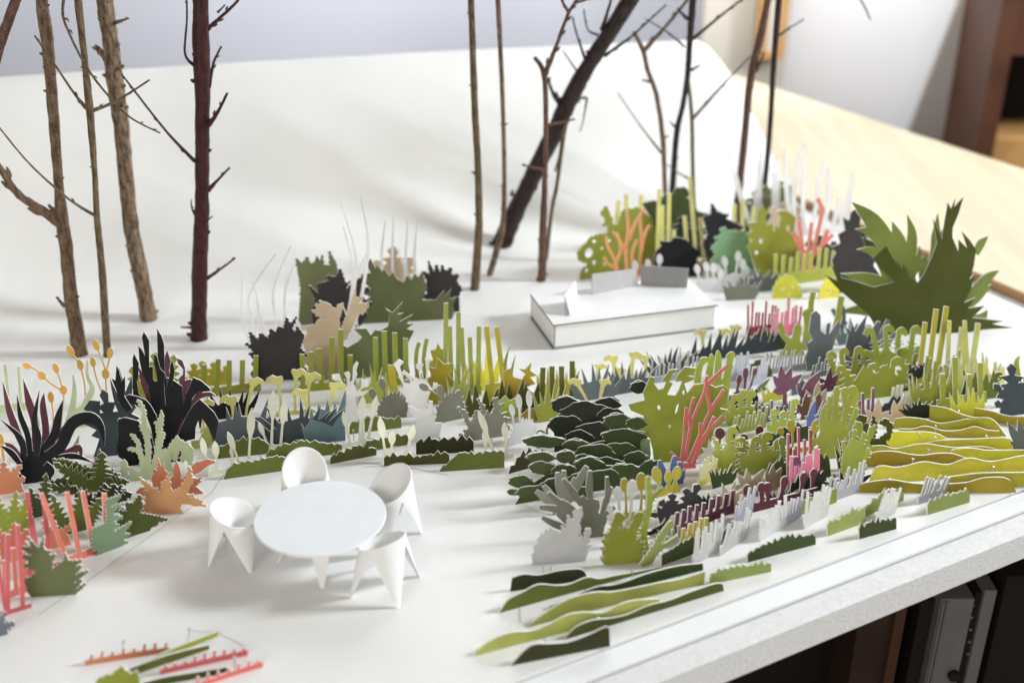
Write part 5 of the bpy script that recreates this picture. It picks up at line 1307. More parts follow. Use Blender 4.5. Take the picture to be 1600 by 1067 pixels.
def clubs(label, b, heads, color='white', mound=22):
    pol = [[P(b, 0), P(b, 1), P(b, .92, mound * .7), P(b, .5, mound), P(b, .08, mound * .7)]]
    for x0, y0, x1, y1 in heads: pol += bud([(x0, y0), ((x0 + x1) / 2 + 1, (y0 + y1) / 2), (x1, y1)], 5, 8, 3)
    K('paper_bud_plant', label, color, b, pol, 'paper plant')
clubs('white bud stalks between the white box and the mint leaf', (1084, 458, 1128, 454), [(1092, 450, 1089, 420), (1104, 448, 1103, 416), (1112, 448, 1114, 418), (1120, 450, 1126, 428)])
clubs('tall white bud stalks in front of the mint leaf', (1122, 452, 1172, 446), [(1134, 446, 1134, 410), (1146, 446, 1155, 402), (1156, 446, 1162, 414), (1128, 448, 1124, 422), (1166, 446, 1168, 425)])
clubs('white bud stalks peeping over the slabs on the box', (984, 452, 1044, 448), [(994, 450, 993, 416), (1012, 448, 1013, 414), (1026, 448, 1031, 406), (1020, 448, 1024, 424)])
K('paper_mound', 'grey-olive fringed mound beside the yellow dome', 'grey', (1134, 470, 1180, 468), spikes(9, 38, 9, .6, .55), 'paper plant')
K('paper_mound', 'slate fringed mound behind the grey-olive fringed mound', 'slate', (1164, 458, 1206, 454), spikes(8, 36, 9, .6, .55), 'paper plant')

# the big agave
b = (1372, 524, 1506, 520)
AG = Z(zg, [(620, 975), (600, 930), (560, 860), (470, 790), (400, 730), (330, 655), (400, 690), (365, 595), (420, 670), (500, 690), (600, 720), (715, 690), (640, 620), (580, 540), (545, 455), (610, 480), (650, 500), (655, 430), (680, 500), (720, 580), (760, 620), (765, 590), (800, 660), (845, 695), (880, 650), (930, 560), (962, 480), (945, 350), (990, 465), (1010, 370), (1035, 265), (1050, 300), (1078, 245), (1068, 290), (1125, 235), (1090, 330), (1055, 400), (1050, 450), (1080, 530), (1085, 465), (1130, 510), (1105, 420), (1150, 470), (1180, 520), (1165, 600), (1135, 680), (1165, 650), (1140, 730), (1100, 800), (1165, 775), (1120, 830), (1215, 818), (1140, 880), (1320, 900), (1250, 915), (1380, 938), (1200, 945), (1100, 975)])
BK = [[(1380, 510), (1500, 506), (1490, 450), (1390, 450)]]
for pts, w in (([(760, 700), (660, 480), (570, 330), (460, 230)], 120), ([(640, 480), (560, 400), (480, 382)], 50), ([(680, 700), (600, 520), (490, 495)], 60), ([(790, 700), (740, 560), (720, 440), (685, 340)], 100), ([(770, 640), (790, 500), (795, 400), (768, 300)], 64), ([(800, 640), (830, 560), (838, 475)], 44), ([(880, 680), (930, 520), (930, 420), (938, 295)], 70), ([(930, 520), (980, 400), (998, 315)], 44), ([(870, 690), (868, 600), (860, 530)], 70), ([(1080, 800), (1160, 720), (1220, 650), (1280, 610)], 70), ([(1080, 830), (1160, 760), (1240, 690)], 56), ([(1150, 520), (1180, 460), (1220, 420)], 44), ([(700, 700), (560, 660), (400, 630)], 70), ([(640, 860), (520, 830), (390, 845)], 60), ([(1100, 900), (1180, 880), (1220, 830)], 60)):
    BK.append(leaf(Z(zg, pts), w / S1, root=.8, peak=.45))
K('paper_agave', 'huge dark green agave cutout of two crossed cards beside the desk', 'deepolive', b, [AG], 'paper plant', extra=[('rear_layer', 'green', (1386, 514, 1500, 505), BK, {})])

# ---------------------------------------------------------------- right mid bed, rear rows
K('paper_fringe', 'raspberry red thin stick fringe near the box', 'raspberry', (1166, 527, 1212, 522), comb(9, 44, 3, 16, .25, 3), 'paper fringe')
K('paper_fringe', 'pink thin stick fringe beside the raspberry fringe', 'pink', (1204, 530, 1250, 520), comb(8, 52, 4, 18, .25, 4), 'paper fringe')
K('paper_spike_leaf', 'olive jagged leaf behind the dark grass slope', 'deepolive', (1176, 552, 1232, 544), spikes(9, 34, 9, .7, .6), 'paper plant')
K('paper_paddle', 'olive-lime cactus-paddle cutout between the pink fringe and slate paddles', 'lime', (1216, 560, 1258, 554), [[(1216, 560), (1258, 554), (1252, 535), (1222, 538)], stroke([(1228, 552), (1222, 530), (1219, 508)], [14, 12, 11]), stroke([(1244, 550), (1248, 528), (1250, 512)], [16, 13, 13]), ell(1219, 508, 6, 8), ell(1250, 512, 7, 9)], 'paper plant')
K('paper_paddle', 'tall olive-lime paddle cutout behind the slate paddles', 'lime', (1252, 548, 1302, 542), [[(1252, 548), (1302, 542), (1298, 520), (1256, 524)], stroke([(1262, 540), (1264, 515), (1262, 490)], [20, 16, 15]), stroke([(1296, 540), (1306, 510), (1314, 462)], [12, 10, 9]), stroke([(1270, 530), (1266, 480), (1270, 455)], [8, 8, 8]), ell(1262, 490, 9, 8)], 'paper plant')
K('paper_coral', 'small blue-grey coral cutout behind the slate paddles', 'teal', (1296, 524, 1330, 520), branchy([[(1310, 522), (1308, 500), (1300, 482)], [(1312, 522), (1318, 498), (1316, 478)], [(1312, 515), (1322, 502)]], 7), 'paper coral')
K('paper_paddle', 'slate antler-paddle cutout with rounded arms', 'slate', (1256, 580, 1308, 574), [[(1256, 580), (1308, 574), (1304, 545), (1262, 550)], stroke([(1272, 570), (1268, 540), (1254, 528)], [18, 14, 9]), stroke([(1282, 570), (1282, 530), (1280, 500)], [24, 20, 14]), stroke([(1290, 560), (1302, 535), (1316, 520)], [16, 12, 9]), stroke([(1290, 545), (1300, 520), (1298, 506)], [10, 9, 8]), ell(1280, 500, 7, 8), stroke([(1264, 540), (1262, 510), (1264, 492)], [8, 8, 7])], 'paper plant')
K('paper_coral', 'slate branched coral cutout in front of the agave', 'slate', (1310, 578, 1372, 570), [[(1318, 578), (1366, 570), (1358, 540), (1326, 545)]] + branchy([[(1336, 570), (1326, 530), (1312, 505)], [(1340, 570), (1340, 530), (1352, 492)], [(1346, 570), (1358, 535), (1372, 510)], [(1330, 545), (1318, 538), (1306, 538)], [(1342, 545), (1332, 515), (1330, 498)], [(1352, 550), (1368, 540), (1376, 528)]], 10), 'paper coral')
def curls(label, b, heads, color='lime', w=7.5, core=18, blen=6):
    w = max(w, 6.5)
    pol = [[P(b, .12), P(b, .88), P(b, .9, core * .8), P(b, .7, core * 1.5), P(b, .5, core * 1.1), P(b, .3, core * 1.6), P(b, .1, core * .8)]] + [serr(P(b, t, 3), (P(b, t)[0] + dx, P(b, t)[1] - core * 1.5), core * .9, 5) for t, dx in ((.15, -core * .5), (.4, -2), (.62, 3), (.85, core * .5))]
    for pts, cu, hd in heads: pol += fern(pts, w, cu, hd, 5, blen)
    return K('paper_fern', label, color, b, pol, 'paper fern')
curls('lime fern with four curled heads in front of the agave', (1358, 578, 1440, 566), [([(1372, 572), (1370, 545), (1366, 524)], -1, 9), ([(1386, 570), (1386, 540), (1386, 520)], 1, 9), ([(1404, 568), (1404, 540), (1406, 524)], 1, 9), ([(1420, 566), (1424, 545), (1428, 522)], 1, 10)])
curls('lime fern with small curled heads beside the slate coral', (1294, 604, 1362, 594), [([(1306, 600), (1302, 575), (1296, 560)], 1, 8), ([(1324, 598), (1318, 575), (1316, 555)], 1, 8), ([(1340, 596), (1336, 570), (1340, 552)], 1, 7), ([(1350, 595), (1352, 572), (1350, 558)], 1, 8)])
curls('broad lime fern with one large round curl behind the taupe leaf', (1322, 628, 1412, 616), [([(1340, 622), (1330, 600), (1318, 580)], -1, 8), ([(1360, 620), (1362, 590), (1358, 578)], 1, 10), ([(1385, 618), (1392, 595), (1394, 570)], 1, 13), ([(1376, 618), (1378, 596), (1376, 580)], 1, 7)], core=34)
K('paper_leaf', 'black leaf on a stalk beside the yellow stick fringe', 'charcoal', (1400, 612, 1436, 608), [[(1400, 612), (1436, 608), (1432, 598), (1404, 602)], stroke([(1424, 606), (1430, 592), (1436, 582)], 5), serr((1436, 590), (1416, 570), 18, 4), serr((1434, 588), (1448, 566), 20, 4)], 'paper plant')
K('paper_spike_leaf', 'dark slate slanting grass slope behind the yellow trumpets', 'darkslate', (1082, 566, 1214, 548), lambda b: [[P(b, 0), P(b, 1), P(b, .95, 14), P(b, .05, 12)]] + [leaf3(P(b, t / 22, 4), (P(b, t / 22)[0] + RND.uniform(2, 26), P(b, t / 22)[1] - RND.uniform(26, 46)), 7.5, root=1, peak=.2) for t in range(23)], 'paper tuft')
K('paper_spike_leaf', 'dark slate grass tuft between the pale yellow trumpets and the grass slope', 'darkslate', (1014, 590, 1078, 578), lambda b: spikes(11, 44, 7, .7, .35)(b), 'paper tuft')
K('paper_spike_leaf', 'slate spiky leaf behind the big dark bush', 'slate', (900, 628, 960, 620), spikes(10, 56, 9, .7, .45), 'paper plant')
K('paper_spike_leaf', 'slate spiky leaf between pale yellow trumpets and dark slate tuft', 'slate', (954, 618, 1014, 608), spikes(9, 50, 8, .5, .4), 'paper plant')
trump('pale yellow trumpets over the slate spiky leaf by the box', (924, 622, 978, 614), [(934, 620, 936, 574, 10, 1), (958, 618, 958, 562, 12, -1), (970, 616, 966, 580, 10, 1)])
trump('pale yellow trumpet bending over the dark bush', (908, 648, 948, 642), [(922, 646, 903, 600, 11, -1), (938, 644, 944, 600, 10, 1)])
trump('pale yellow trumpet pair beside the lime seaweed shrub', (976, 612, 1016, 606), [(988, 610, 990, 556, 11, 1), (1006, 608, 1008, 560, 10, -1)])
trump('three pale yellow trumpets above the dark slate grass slope', (1086, 560, 1156, 550), [(1096, 560, 1096, 520, 10, -1), (1122, 556, 1128, 518, 10, 1), (1138, 552, 1146, 512, 10, 1)])
def thinfringe(label, b, n, h, color='silver', lean=4, w=2.6, base=9):
    base = min(base, h * .38); w = min(w, (b[2] - b[0]) / n * .62)
    K('paper_fringe', label, color, b, comb(n, h, w, base, .25, lean), 'paper fringe')
thinfringe('grey thin stick fringe behind the lime seaweed shrub', (1014, 600, 1090, 588), 12, 34)
thinfringe('silver thin stick fringe beside the olive jagged leaf', (1136, 598, 1166, 584), 7, 34, 'lavender', 8)
thinfringe('silver thin stick fringe in front of the olive-lime paddles', (1194, 586, 1262, 576), 14, 30)
thinfringe('white thin stick fringe behind the plum lotus', (1166, 606, 1198, 596), 7, 34, 'lavender', 4)
thinfringe('slate thin stick fringe below the slate paddle', (1266, 592, 1304, 584), 8, 26, 'slate', 4)
K('paper_lotus', 'plum lotus flower cutout on a thick stem', 'plum', (1214, 640, 1238, 637), [[(1214, 640), (1238, 637), (1234, 630), (1218, 632)], stroke([(1226, 638), (1226, 615), (1225, 600)], [7, 6, 7])] + [leaf3((1225, 610), (x, y), 14, root=.7, peak=.45) for x, y in ((1208, 612), (1209, 588), (1221, 573), (1238, 575), (1254, 585))], 'paper flower')
K('paper_lotus', 'plum leaf-flower cutout leaning beside the lotus', 'plum', (1246, 632, 1276, 628), [[(1246, 632), (1276, 628), (1270, 616), (1252, 620)], leaf3((1256, 622), (1246, 602), 10), leaf3((1256, 620), (1284, 582), 18, root=.6), leaf3((1262, 620), (1290, 600), 12)], 'paper flower')
K('paper_lotus', 'dark plum star leaf cutout behind the lime fern', 'maroon', (1278, 614, 1312, 610), [[(1278, 614), (1312, 610), (1306, 598), (1284, 602)]] + [leaf3((1294, 606), (x, y), 11, root=.7) for x, y in ((1280, 590), (1298, 574), (1310, 584))], 'paper flower')
K('paper_club', 'plum club-shaped bud cutouts beside the coral red branch', 'plum', (1146, 620, 1176, 616), bud([(1150, 619), (1152, 605), (1154, 592)], 4, 8, 4) + bud([(1162, 618), (1163, 600), (1164, 582)], 4.5, 9, 4) + bud([(1168, 617), (1174, 596), (1178, 580)], 3, 7, 3) + [[(1146, 620), (1176, 616), (1172, 606), (1150, 610)]], 'paper flower')
K('paper_leaf', 'brown pointed leaf cutout beside the blue flower', 'brown', (1250, 656, 1282, 652), [[(1250, 656), (1282, 652), (1276, 640), (1254, 642)], leaf3((1258, 648), (1260, 614), 12), leaf3((1266, 648), (1282, 612), 12), leaf3((1258, 650), (1244, 628), 10)], 'paper leaf')
K('paper_leaf', 'tan pointed leaf cutout behind the lime tall fern', 'taupe', (1264, 640, 1296, 635), [[(1264, 640), (1296, 635), (1290, 620), (1270, 624)], leaf3((1276, 630), (1283, 600), 12), leaf3((1282, 630), (1294, 610), 10), leaf3((1274, 632), (1262, 612), 9)], 'paper leaf')
K('paper_flower', 'blue forked flower cutout beside the brown leaf', 'blue', (1258, 668, 1290, 660), [[(1258, 668), (1290, 660), (1286, 646), (1262, 652)], leaf3((1264, 660), (1276, 624), 10, root=.8), leaf3((1280, 656), (1288, 627), 8, root=.8), leaf3((1270, 660), (1258, 650), 8), serr((1272, 662), (1284, 648), 12, 3)], 'paper flower')
thinfringe('slate wide stick fringe beside the blue flower', (1182, 664, 1244, 652), 9, 28, 'slate', 0, 4, 16)
curls('small lime fern in front of the slate stick fringe', (1200, 682, 1240, 672), [([(1210, 678), (1208, 655), (1206, 646)], 1, 6), ([(1222, 676), (1222, 660), (1220, 650)], 1, 6), ([(1230, 674), (1236, 650), (1238, 630)], 1, 6)], 'lime2', 5, 14, 4)
K('paper_spike_leaf', 'small yellow blades beside the plum club buds', 'yellow', (1190, 630, 1230, 622), spikes(5, 34, 7, .5, .4), 'paper tuft')
K('paper_leaf', 'black stick fringe in the shade beside the plum club buds', 'black', (1136, 640, 1184, 630), comb(7, 24, 3, 12), 'paper fringe')
curls('lime fern with three hooked heads behind the maroon buds', (1136, 664, 1176, 658), [([(1144, 662), (1144, 640), (1146, 625)], 1, 6), ([(1156, 660), (1158, 635), (1160, 618)], 1, 6), ([(1168, 659), (1170, 635), (1172, 618)], 1, 6)], 'lime2', 6, 16, 4)
thinfringe('yellow-green wide stick fringe over the maroon buds', (1142, 680, 1196, 668), 9, 30, 'yellowgreen', 4, 4, 10)
K('paper_bud_plant', 'maroon round bud heads behind the lime barbed ferns', 'wine', (1114, 712, 1192, 702), [[(1114, 712), (1192, 702), (1188, 694), (1118, 702)]] + bud([(1124, 706), (1124, 690), (1124, 676)], 8, 9, 3) + bud([(1146, 704), (1146, 686), (1148, 672)], 6, 8, 3) + bud([(1164, 704), (1164, 690), (1162, 684)], 6, 7, 3) + bud([(1182, 702), (1184, 686), (1186, 672)], 6, 8, 3), 'paper flower')
curls('lime barbed fern with curled tips in front of the maroon buds', (1122, 738, 1162, 732), [([(1130, 735), (1124, 708), (1120, 690)], -1, 4), ([(1138, 734), (1140, 700), (1142, 680)], 1, 9), ([(1150, 733), (1154, 705), (1152, 694)], 1, 7)], 'lime2', 7, 22, 7)
curls('lime barbed fern with round heads beside the pink fringe', (1158, 742, 1222, 732), [([(1170, 738), (1172, 705), (1176, 690)], 1, 8), ([(1188, 736), (1192, 700), (1192, 684)], 1, 9), ([(1206, 734), (1210, 710), (1212, 694)], 1, 9), ([(1180, 737), (1166, 718), (1160, 706)], -1, 5)], 'lime', 8, 24, 7)

# ---------------------------------------------------------------- right bed: yellow corner
K('paper_fringe', 'yellow leaning stick fringe in front of the agave', 'yellow', (1424, 602, 1476, 592), [[(1424, 602), (1476, 592), (1474, 574), (1426, 582)], stroke([(1436, 590), (1450, 506)], 7), stroke([(1450, 588), (1468, 486)], 7.5), stroke([(1464, 586), (1484, 482)], 8)], 'paper fringe')
K('paper_fringe', 'pale yellow stick fringe beside the leaning yellow sticks', 'paleyellow', (1474, 592, 1532, 582), [[(1474, 592), (1532, 582), (1530, 566), (1476, 574)], stroke([(1480, 580), (1485, 502)], 6), stroke([(1496, 578), (1504, 512)], 7), stroke([(1506, 578), (1508, 524)], 6), stroke([(1518, 575), (1530, 506)], 8), stroke([(1512, 575), (1509, 502)], 6)], 'paper fringe')
K('paper_tuft', 'dense lime-yellow pointed blades below the leaning sticks', 'lime2', (1426, 640, 1492, 630), spikes(13, 68, 8, .18, .4), 'paper tuft')
K('paper_tuft', 'pale yellow blades behind the lime sticks', 'paleyellow', (1470, 622, 1560, 608), spikes(15, 64, 8, .2, .4), 'paper tuft')
K('paper_fringe', 'lime wide stick fringe at the edge of the yellow strips', 'lime', (1464, 640, 1542, 628), comb(4, 60, 8, 16, .2, 4, tops=[52, 74, 46, 60]), 'paper fringe')
K('paper_tuft', 'bright pale yellow grass in front of the first yellow strip', 'bright', (1486, 654, 1540, 648), spikes(11, 44, 8, .25, .4), 'paper tuft')
K('paper_tuft', 'olive triangle blades beside the slate spiky plant', 'olive', (1500, 630, 1564, 620), lambda b: [[P(b, 0), P(b, 1), P(b, 1, 8), P(b, 0, 8)]] + [leaf3(P(b, t, 2), P(b, t + .04, h), 18, root=1, peak=.1) for t, h in ((.15, 40), (.35, 44), (.62, 40), (.8, 42))], 'paper tuft')
K('paper_tuft', 'pale lime blades behind the olive triangle blades', 'paleyellow', (1530, 606, 1570, 598), spikes(8, 36, 7, .3, .4), 'paper tuft')
curls('olive curled fern beside the slate spiky plant', (1548, 618, 1572, 614), [([(1556, 616), (1556, 600), (1554, 590)], 1, 8)], 'olive', 6, 8)
b = (1562, 652, 1618, 644)
K('paper_spike_leaf', 'slate spiky plant behind the yellow strips', 'darkslate', b, [[P(b, 0), P(b, 1), (1610, 600), (1580, 600)], serr((1585, 640), (1586, 572), 36, 5), serr((1590, 640), (1556, 602), 26, 4), serr((1590, 645), (1555, 630), 26, 4), serr((1600, 640), (1612, 590), 28, 4)], 'paper plant')
K('paper_leaf', 'lime curved leaf behind the slate spiky plant', 'lime', (1584, 636, 1616, 632), [leaf([(1594, 636), (1592, 600), (1590, 570), (1596, 558)], 12, root=.8), leaf([(1606, 636), (1602, 610), (1588, 600)], 10), [(1584, 636), (1616, 632), (1612, 622), (1588, 624)]], 'paper leaf')
K('paper_spike_leaf', 'slate star leaf among the yellow strips', 'slate', (1580, 708, 1620, 704), [[(1580, 708), (1620, 704), (1614, 680), (1588, 684)], leaf3((1598, 700), (1576, 662), 16, root=.7), leaf3((1602, 700), (1592, 658), 14), leaf3((1600, 702), (1578, 690), 12)], 'paper plant')
K('paper_leaf', 'taupe flower leaf pair beside the dark serrated mound', 'tan', (1352, 664, 1424, 656), [[(1352, 664), (1424, 656), (1418, 646), (1358, 652)], leaf3((1370, 658), (1374, 624), 14), leaf3((1370, 658), (1352, 640), 12), leaf3((1374, 658), (1390, 642), 12), leaf3((1400, 656), (1398, 626), 14), leaf3((1402, 656), (1410, 624), 12), leaf3((1404, 656), (1422, 646), 14)], 'paper leaf')
K('paper_mound', 'dark green serrated mound at the head of the yellow strips', 'forest', (1422, 656, 1456, 652), spikes(11, 34, 9, 1.2, .6), 'paper plant')
thinfringe('mauve stick fringe behind the taupe flower leaf', (1338, 656, 1366, 648), 4, 34, 'plum', 4, 5)
thinfringe('cream stick fringe behind the dark serrated mound', (1388, 642, 1428, 634), 6, 30, 'cream', 6, 4)
K('paper_hedge', 'slate toothed piece behind the taupe flower leaves', 'darkslate', (1376, 650, 1412, 644), hedge(22, 3, 6), HG)

# yellow wavy strips
YS_ = 'paper strip'
def strip(label, color, b, top, bot, **k):
    K('paper_strip', label, color, b, strip_poly(top, bot), YS_, **k)
def zt(o, p): return Z(o, p)
strip('mustard wavy strip furthest back among the yellow strips', 'yellow', (1452, 656, 1575, 682), zt(zp, [(725, 155), (850, 175), (960, 220), (1060, 245), (1190, 258), (1295, 385)]), [(1574, 682), (1452, 656)][::-1])
strip('mustard strip in front of the slate spiky plant', 'mustard', (1520, 654, 1640, 672), [(1522, 637), (1550, 642), (1580, 650), (1640, 650)], [(1520, 654), (1640, 672)])
strip('olive-yellow short wavy strip, second from the back of the yellow strips', 'yellow', (1394, 668, 1540, 672), zt(zp, [(470, 258), (560, 248), (680, 260), (800, 290), (920, 275), (1030, 260), (1140, 295)]), [(1394, 668), (1540, 672)])
strip('yellow wavy strip with a pin, third from the back', 'yellow', (1404, 680, 1564, 684), zt(zp, [(495, 330), (600, 330), (700, 312), (830, 345), (950, 340), (1060, 315), (1150, 340), (1240, 345)]), [(1404, 680), (1564, 684)])
strip('bright yellow short strip with a pin on its crest', 'bright', (1372, 699, 1480, 697), zt(zp, [(360, 440), (430, 365), (560, 360), (700, 360), (790, 375), (850, 405)]), [(1372, 699), (1480, 697)])
strip('bright yellow strip ending beside the slate star leaf', 'yellow', (1446, 699, 1588, 703), zt(zp, [(700, 435), (800, 415), (900, 410), (1050, 405), (1200, 397), (1320, 405), (1360, 480)]), [(1446, 699), (1588, 703)])
strip('long yellow wavy strip below the bright short strip', 'yellow', (1354, 712, 1568, 708), zt(zp, [(270, 450), (380, 450), (470, 475), (600, 450), (700, 443), (820, 460), (920, 470), (1060, 460), (1160, 462), (1260, 490)]), [(1354, 712), (1568, 708)])
strip('long bright yellow strip between the mustard two-humped strip and the star leaf', 'bright', (1486, 719, 1660, 717), zt(zp, [(890, 495), (960, 480), (1060, 480), (1150, 492), (1280, 490), (1420, 490), (1700, 500)]), [(1486, 719), (1660, 717)])
strip('mustard wavy strip with two humps in the middle of the yellow strips', 'mustard', (1352, 730, 1512, 724), zt(zp, [(250, 545), (330, 505), (450, 497), (560, 515), (660, 525), (780, 512), (890, 515), (990, 550)]), [(1352, 730), (1512, 724)])
strip('longest yellow wavy strip with three humps', 'yellow', (1358, 754, 1680, 733), zt(zp, [(275, 700), (320, 620), (390, 605), (470, 618), (560, 605), (690, 580), (860, 600), (1020, 555), (1170, 578), (1300, 560), (1440, 535), (1800, 530)]), [(1358, 754), (1680, 733)])
strip('yellow strip peeping between the longest strip and the front strip', 'yellow', (1478, 762, 1680, 758), zt(zp, [(850, 690), (960, 672), (1100, 655), (1250, 652), (1440, 650), (1800, 645)]), [(1478, 762), (1680, 758)])
strip('mustard front strip with a folded pointed end', 'mustard', (1343, 769, 1560, 770), zt(zp, [(205, 745), (320, 722), (450, 713), (600, 735), (720, 742), (850, 740), (1000, 730), (1120, 700), (1240, 695), (1300, 705), (1340, 735), (1375, 830)]), [(1343, 769), (1450, 769), (1560, 770), (1588, 774)])
PG, PL = 'pins between the yellow strips', 'steel pin with a round head standing between the yellow strips'
for h_, f_ in (((1497, 642), (1498, 657)), ((1504, 653), (1506, 668)), ((1462, 665), (1461, 682)), ((1436, 676), (1437, 697)), ((1541, 681), (1540, 698)), ((1461, 683), (1458, 706)), ((1451, 703), (1450, 720)), ((1426, 717), (1425, 738)), ((1551, 729), (1548, 744)), ((1390, 748), (1389, 764)), ((1531, 749), (1530, 766))):
    pin(h_, f_, PG, PL)

# ---------------------------------------------------------------- right bed: big bushes
b = (992, 727, 1100, 716)
SW = [[(1016, 725), (1076, 719), (1096, 690), (1108, 650), (1104, 622), (1086, 626), (1070, 618), (1056, 622), (1040, 616), (1026, 622), (1010, 616), (1002, 636), (1010, 650), (1002, 664), (990, 672), (986, 690), (998, 694), (1010, 690), (1014, 706)]]
for pts, w in (([(1014, 640), (1012, 612), (1006, 590)], 13), ([(1030, 640), (1030, 606), (1024, 596)], 11), ([(1040, 640), (1040, 606), (1036, 588), (1046, 578)], 11), ([(1056, 640), (1056, 606), (1056, 590), (1066, 584)], 13), ([(1066, 640), (1070, 606), (1072, 588), (1082, 580)], 11), ([(1084, 650), (1092, 616), (1098, 596)], 13),
               ([(1010, 640), (994, 632), (985, 634)], 14), ([(1012, 662), (998, 650), (988, 652)], 12), ([(1084, 690), (1110, 660), (1132, 640)], 20), ([(1085, 660), (1112, 630), (1124, 622)], 16)):
    SW.append(leaf(pts, w, root=1, peak=.6, tip=.5))
for x, y in ((1048, 576), (1068, 580), (1084, 576), (1022, 594), (1005, 588), (1098, 594)):
    SW.append([(x - 9, y + 4), (x - 6, y - 4), (x - 1, y - 2), (x + 4, y - 7), (x + 11, y - 1), (x + 9, y + 4), (x + 2, y + 3)])
HO = [ell(1028, 634, 2.2, 4, -.3), ell(1056, 636, 1.8, 9, .25), ell(1045, 664, 1.8, 3), ell(1066, 610, 1.8, 4)]
K('paper_seaweed', 'large lime seaweed-like shrub cutout behind the coral red branch', 'lime', b, SW, 'paper plant', holes=HO)
b = (1084, 668, 1142, 656)
SW = [[(1084, 668), (1142, 656), (1136, 610), (1110, 590), (1090, 600)]]
for pts in ([(1094, 650), (1090, 600), (1094, 572), (1104, 562)], [(1106, 640), (1108, 590), (1112, 562)], [(1118, 640), (1122, 580), (1123, 556)], [(1128, 640), (1136, 590), (1142, 556)], [(1110, 620), (1126, 600), (1138, 592)]):
    SW.append(stroke(pts, [14, 11, 9, 7][:len(pts)]))
SW += [ell(1102, 562, 8, 4), ell(1113, 560, 4, 7), ell(1123, 556, 4, 8), ell(1142, 556, 8, 5, -.6)]
K('paper_seaweed', 'smaller lime seaweed cutout with curled arms behind the large one', 'lime2', b, SW, 'paper plant')
K('paper_coral', 'coral red forked branch cutout in front of the lime seaweed shrub', 'coral', (1058, 734, 1090, 730), [[(1060, 734), (1088, 730), (1084, 722), (1066, 724)]] + branchy([[(1064, 725), (1068, 690), (1070, 655), (1072, 636)], [(1070, 720), (1078, 670), (1088, 640), (1100, 612), (1104, 586)], [(1078, 665), (1078, 640), (1084, 620)], [(1070, 660), (1076, 645)], [(1076, 722), (1096, 672), (1110, 640), (1130, 608)], [(1110, 640), (1104, 610), (1102, 590)], [(1104, 600), (1122, 582), (1136, 570)], [(1084, 722), (1094, 690), (1110, 668), (1130, 648)], [(1098, 690), (1108, 666), (1115, 650)], [(1066, 722), (1054, 712), (1047, 706)], [(1082, 728), (1090, 705), (1096, 690)], [(1094, 690), (1094, 660)]], 5.2), 'paper coral')
K('paper_star', 'white star-shaped offcut beside the coral red branch', 'white', (1090, 724, 1116, 720), [[(1092, 724), (1116, 720), (1113, 712), (1114, 704), (1107, 684), (1105, 700), (1095, 698), (1100, 706), (1090, 712)]], 'paper plant')
def bush(label, color, b, core, blobs, holes=()):
    """one backing card plus single scalloped leaf flaps bent forward, each with its own cut edge"""
    p = (ground(b[0], b[1]) + ground(b[2], b[3])) / 2
    root = empty('paper_bush', p)
    card_mesh('backing_card', b, [core] + clouds(blobs), color, holes=holes, parent=root, lean=-.05, bend=.001)
    for i, (x, y, rx, ry) in enumerate(sorted(blobs, key=lambda q: q[1])):
        k = random.Random(int(x * 7 + y))
        pts = [(x + rx * 1.02 * math.cos(a) * (1 + .09 * math.sin(5 * a + i) + .05 * math.sin(11 * a)), y + 1.5 + ry * 1.0 * math.sin(a) * (1 + .10 * math.sin(4 * a + i) + .06 * math.sin(9 * a + i))) for a in [2 * math.pi * j / 32 for j in range(32)]]
        card_mesh('leaf', b, [pts], color, parent=root, lean=-.05, bend=.001, zshift=0.0025 + .0012 * i, th=.0008, lift=.002)
    tag(root, label, 'paper bush')
b = (866, 706, 960, 696)
bush('blackish green round-lobed bush behind the dark green bush', 'forest', b, [P(b, 0), P(b, 1), (955, 660), (900, 650), (866, 672)], [(886, 634, 24, 13), (918, 648, 40, 20), (950, 632, 20, 10), (955, 650, 20, 13), (884, 664, 26, 15), (930, 674, 32, 14), (1000, 606, 14, 9), (905, 684, 22, 12), (956, 672, 22, 12)])
b = (894, 744, 1004, 730)
bush('dark green round-lobed bush, rear card of the two big ones', 'darkgreen', b, [P(b, 0), P(b, 1), (1000, 690), (940, 690), (900, 700)], [(966, 660, 22, 12), (850, 690, 32, 9), (975, 682, 34, 11), (900, 696, 20, 9), (930, 706, 30, 12), (968, 704, 26, 13), (994, 718, 20, 13), (995, 662, 16, 9), (910, 722, 22, 12), (950, 726, 26, 12)])
b = (802, 788, 990, 758)
bush('dark green scalloped bush, front card beside the open ground', 'darkgreen', b, [(804, 788), (860, 778), (920, 768), (990, 757), (990, 742), (960, 728), (900, 728), (850, 744), (820, 764)], [(814, 752, 19, 9), (848, 731, 20, 10), (882, 736, 18, 11), (922, 728, 24, 13), (944, 748, 28, 15), (976, 738, 24, 14), (834, 769, 26, 11), (870, 760, 24, 13), (906, 752, 20, 13), (846, 715, 22, 8), (802, 768, 9, 5), (885, 714, 16, 9), (900, 768, 24, 9)], holes=[ell(862, 712, 4, 5), ell(858, 750, 7, 3, -.3)])
K('paper_hedge', 'dark brown-green toothed wedge beside the dark green bush', 'darkolive', (794, 740, 852, 724), hedge(24, 6, 5, .8, (.3, 0)), HG)
K('paper_card', 'sage green plain rounded card leaning on the lime seaweed shrub', 'sage', (993, 728, 1017, 724), [[(996, 727), (1013, 725), (1017, 710), (1016, 688), (1010, 685), (1004, 686), (996, 684), (993, 690), (993, 712)]], 'paper card')
K('paper_hedge', 'dark green scalloped low card below the sage card', 'darkgreen', (990, 748, 1030, 740), hedge(22, 5, 2, .8), HG)

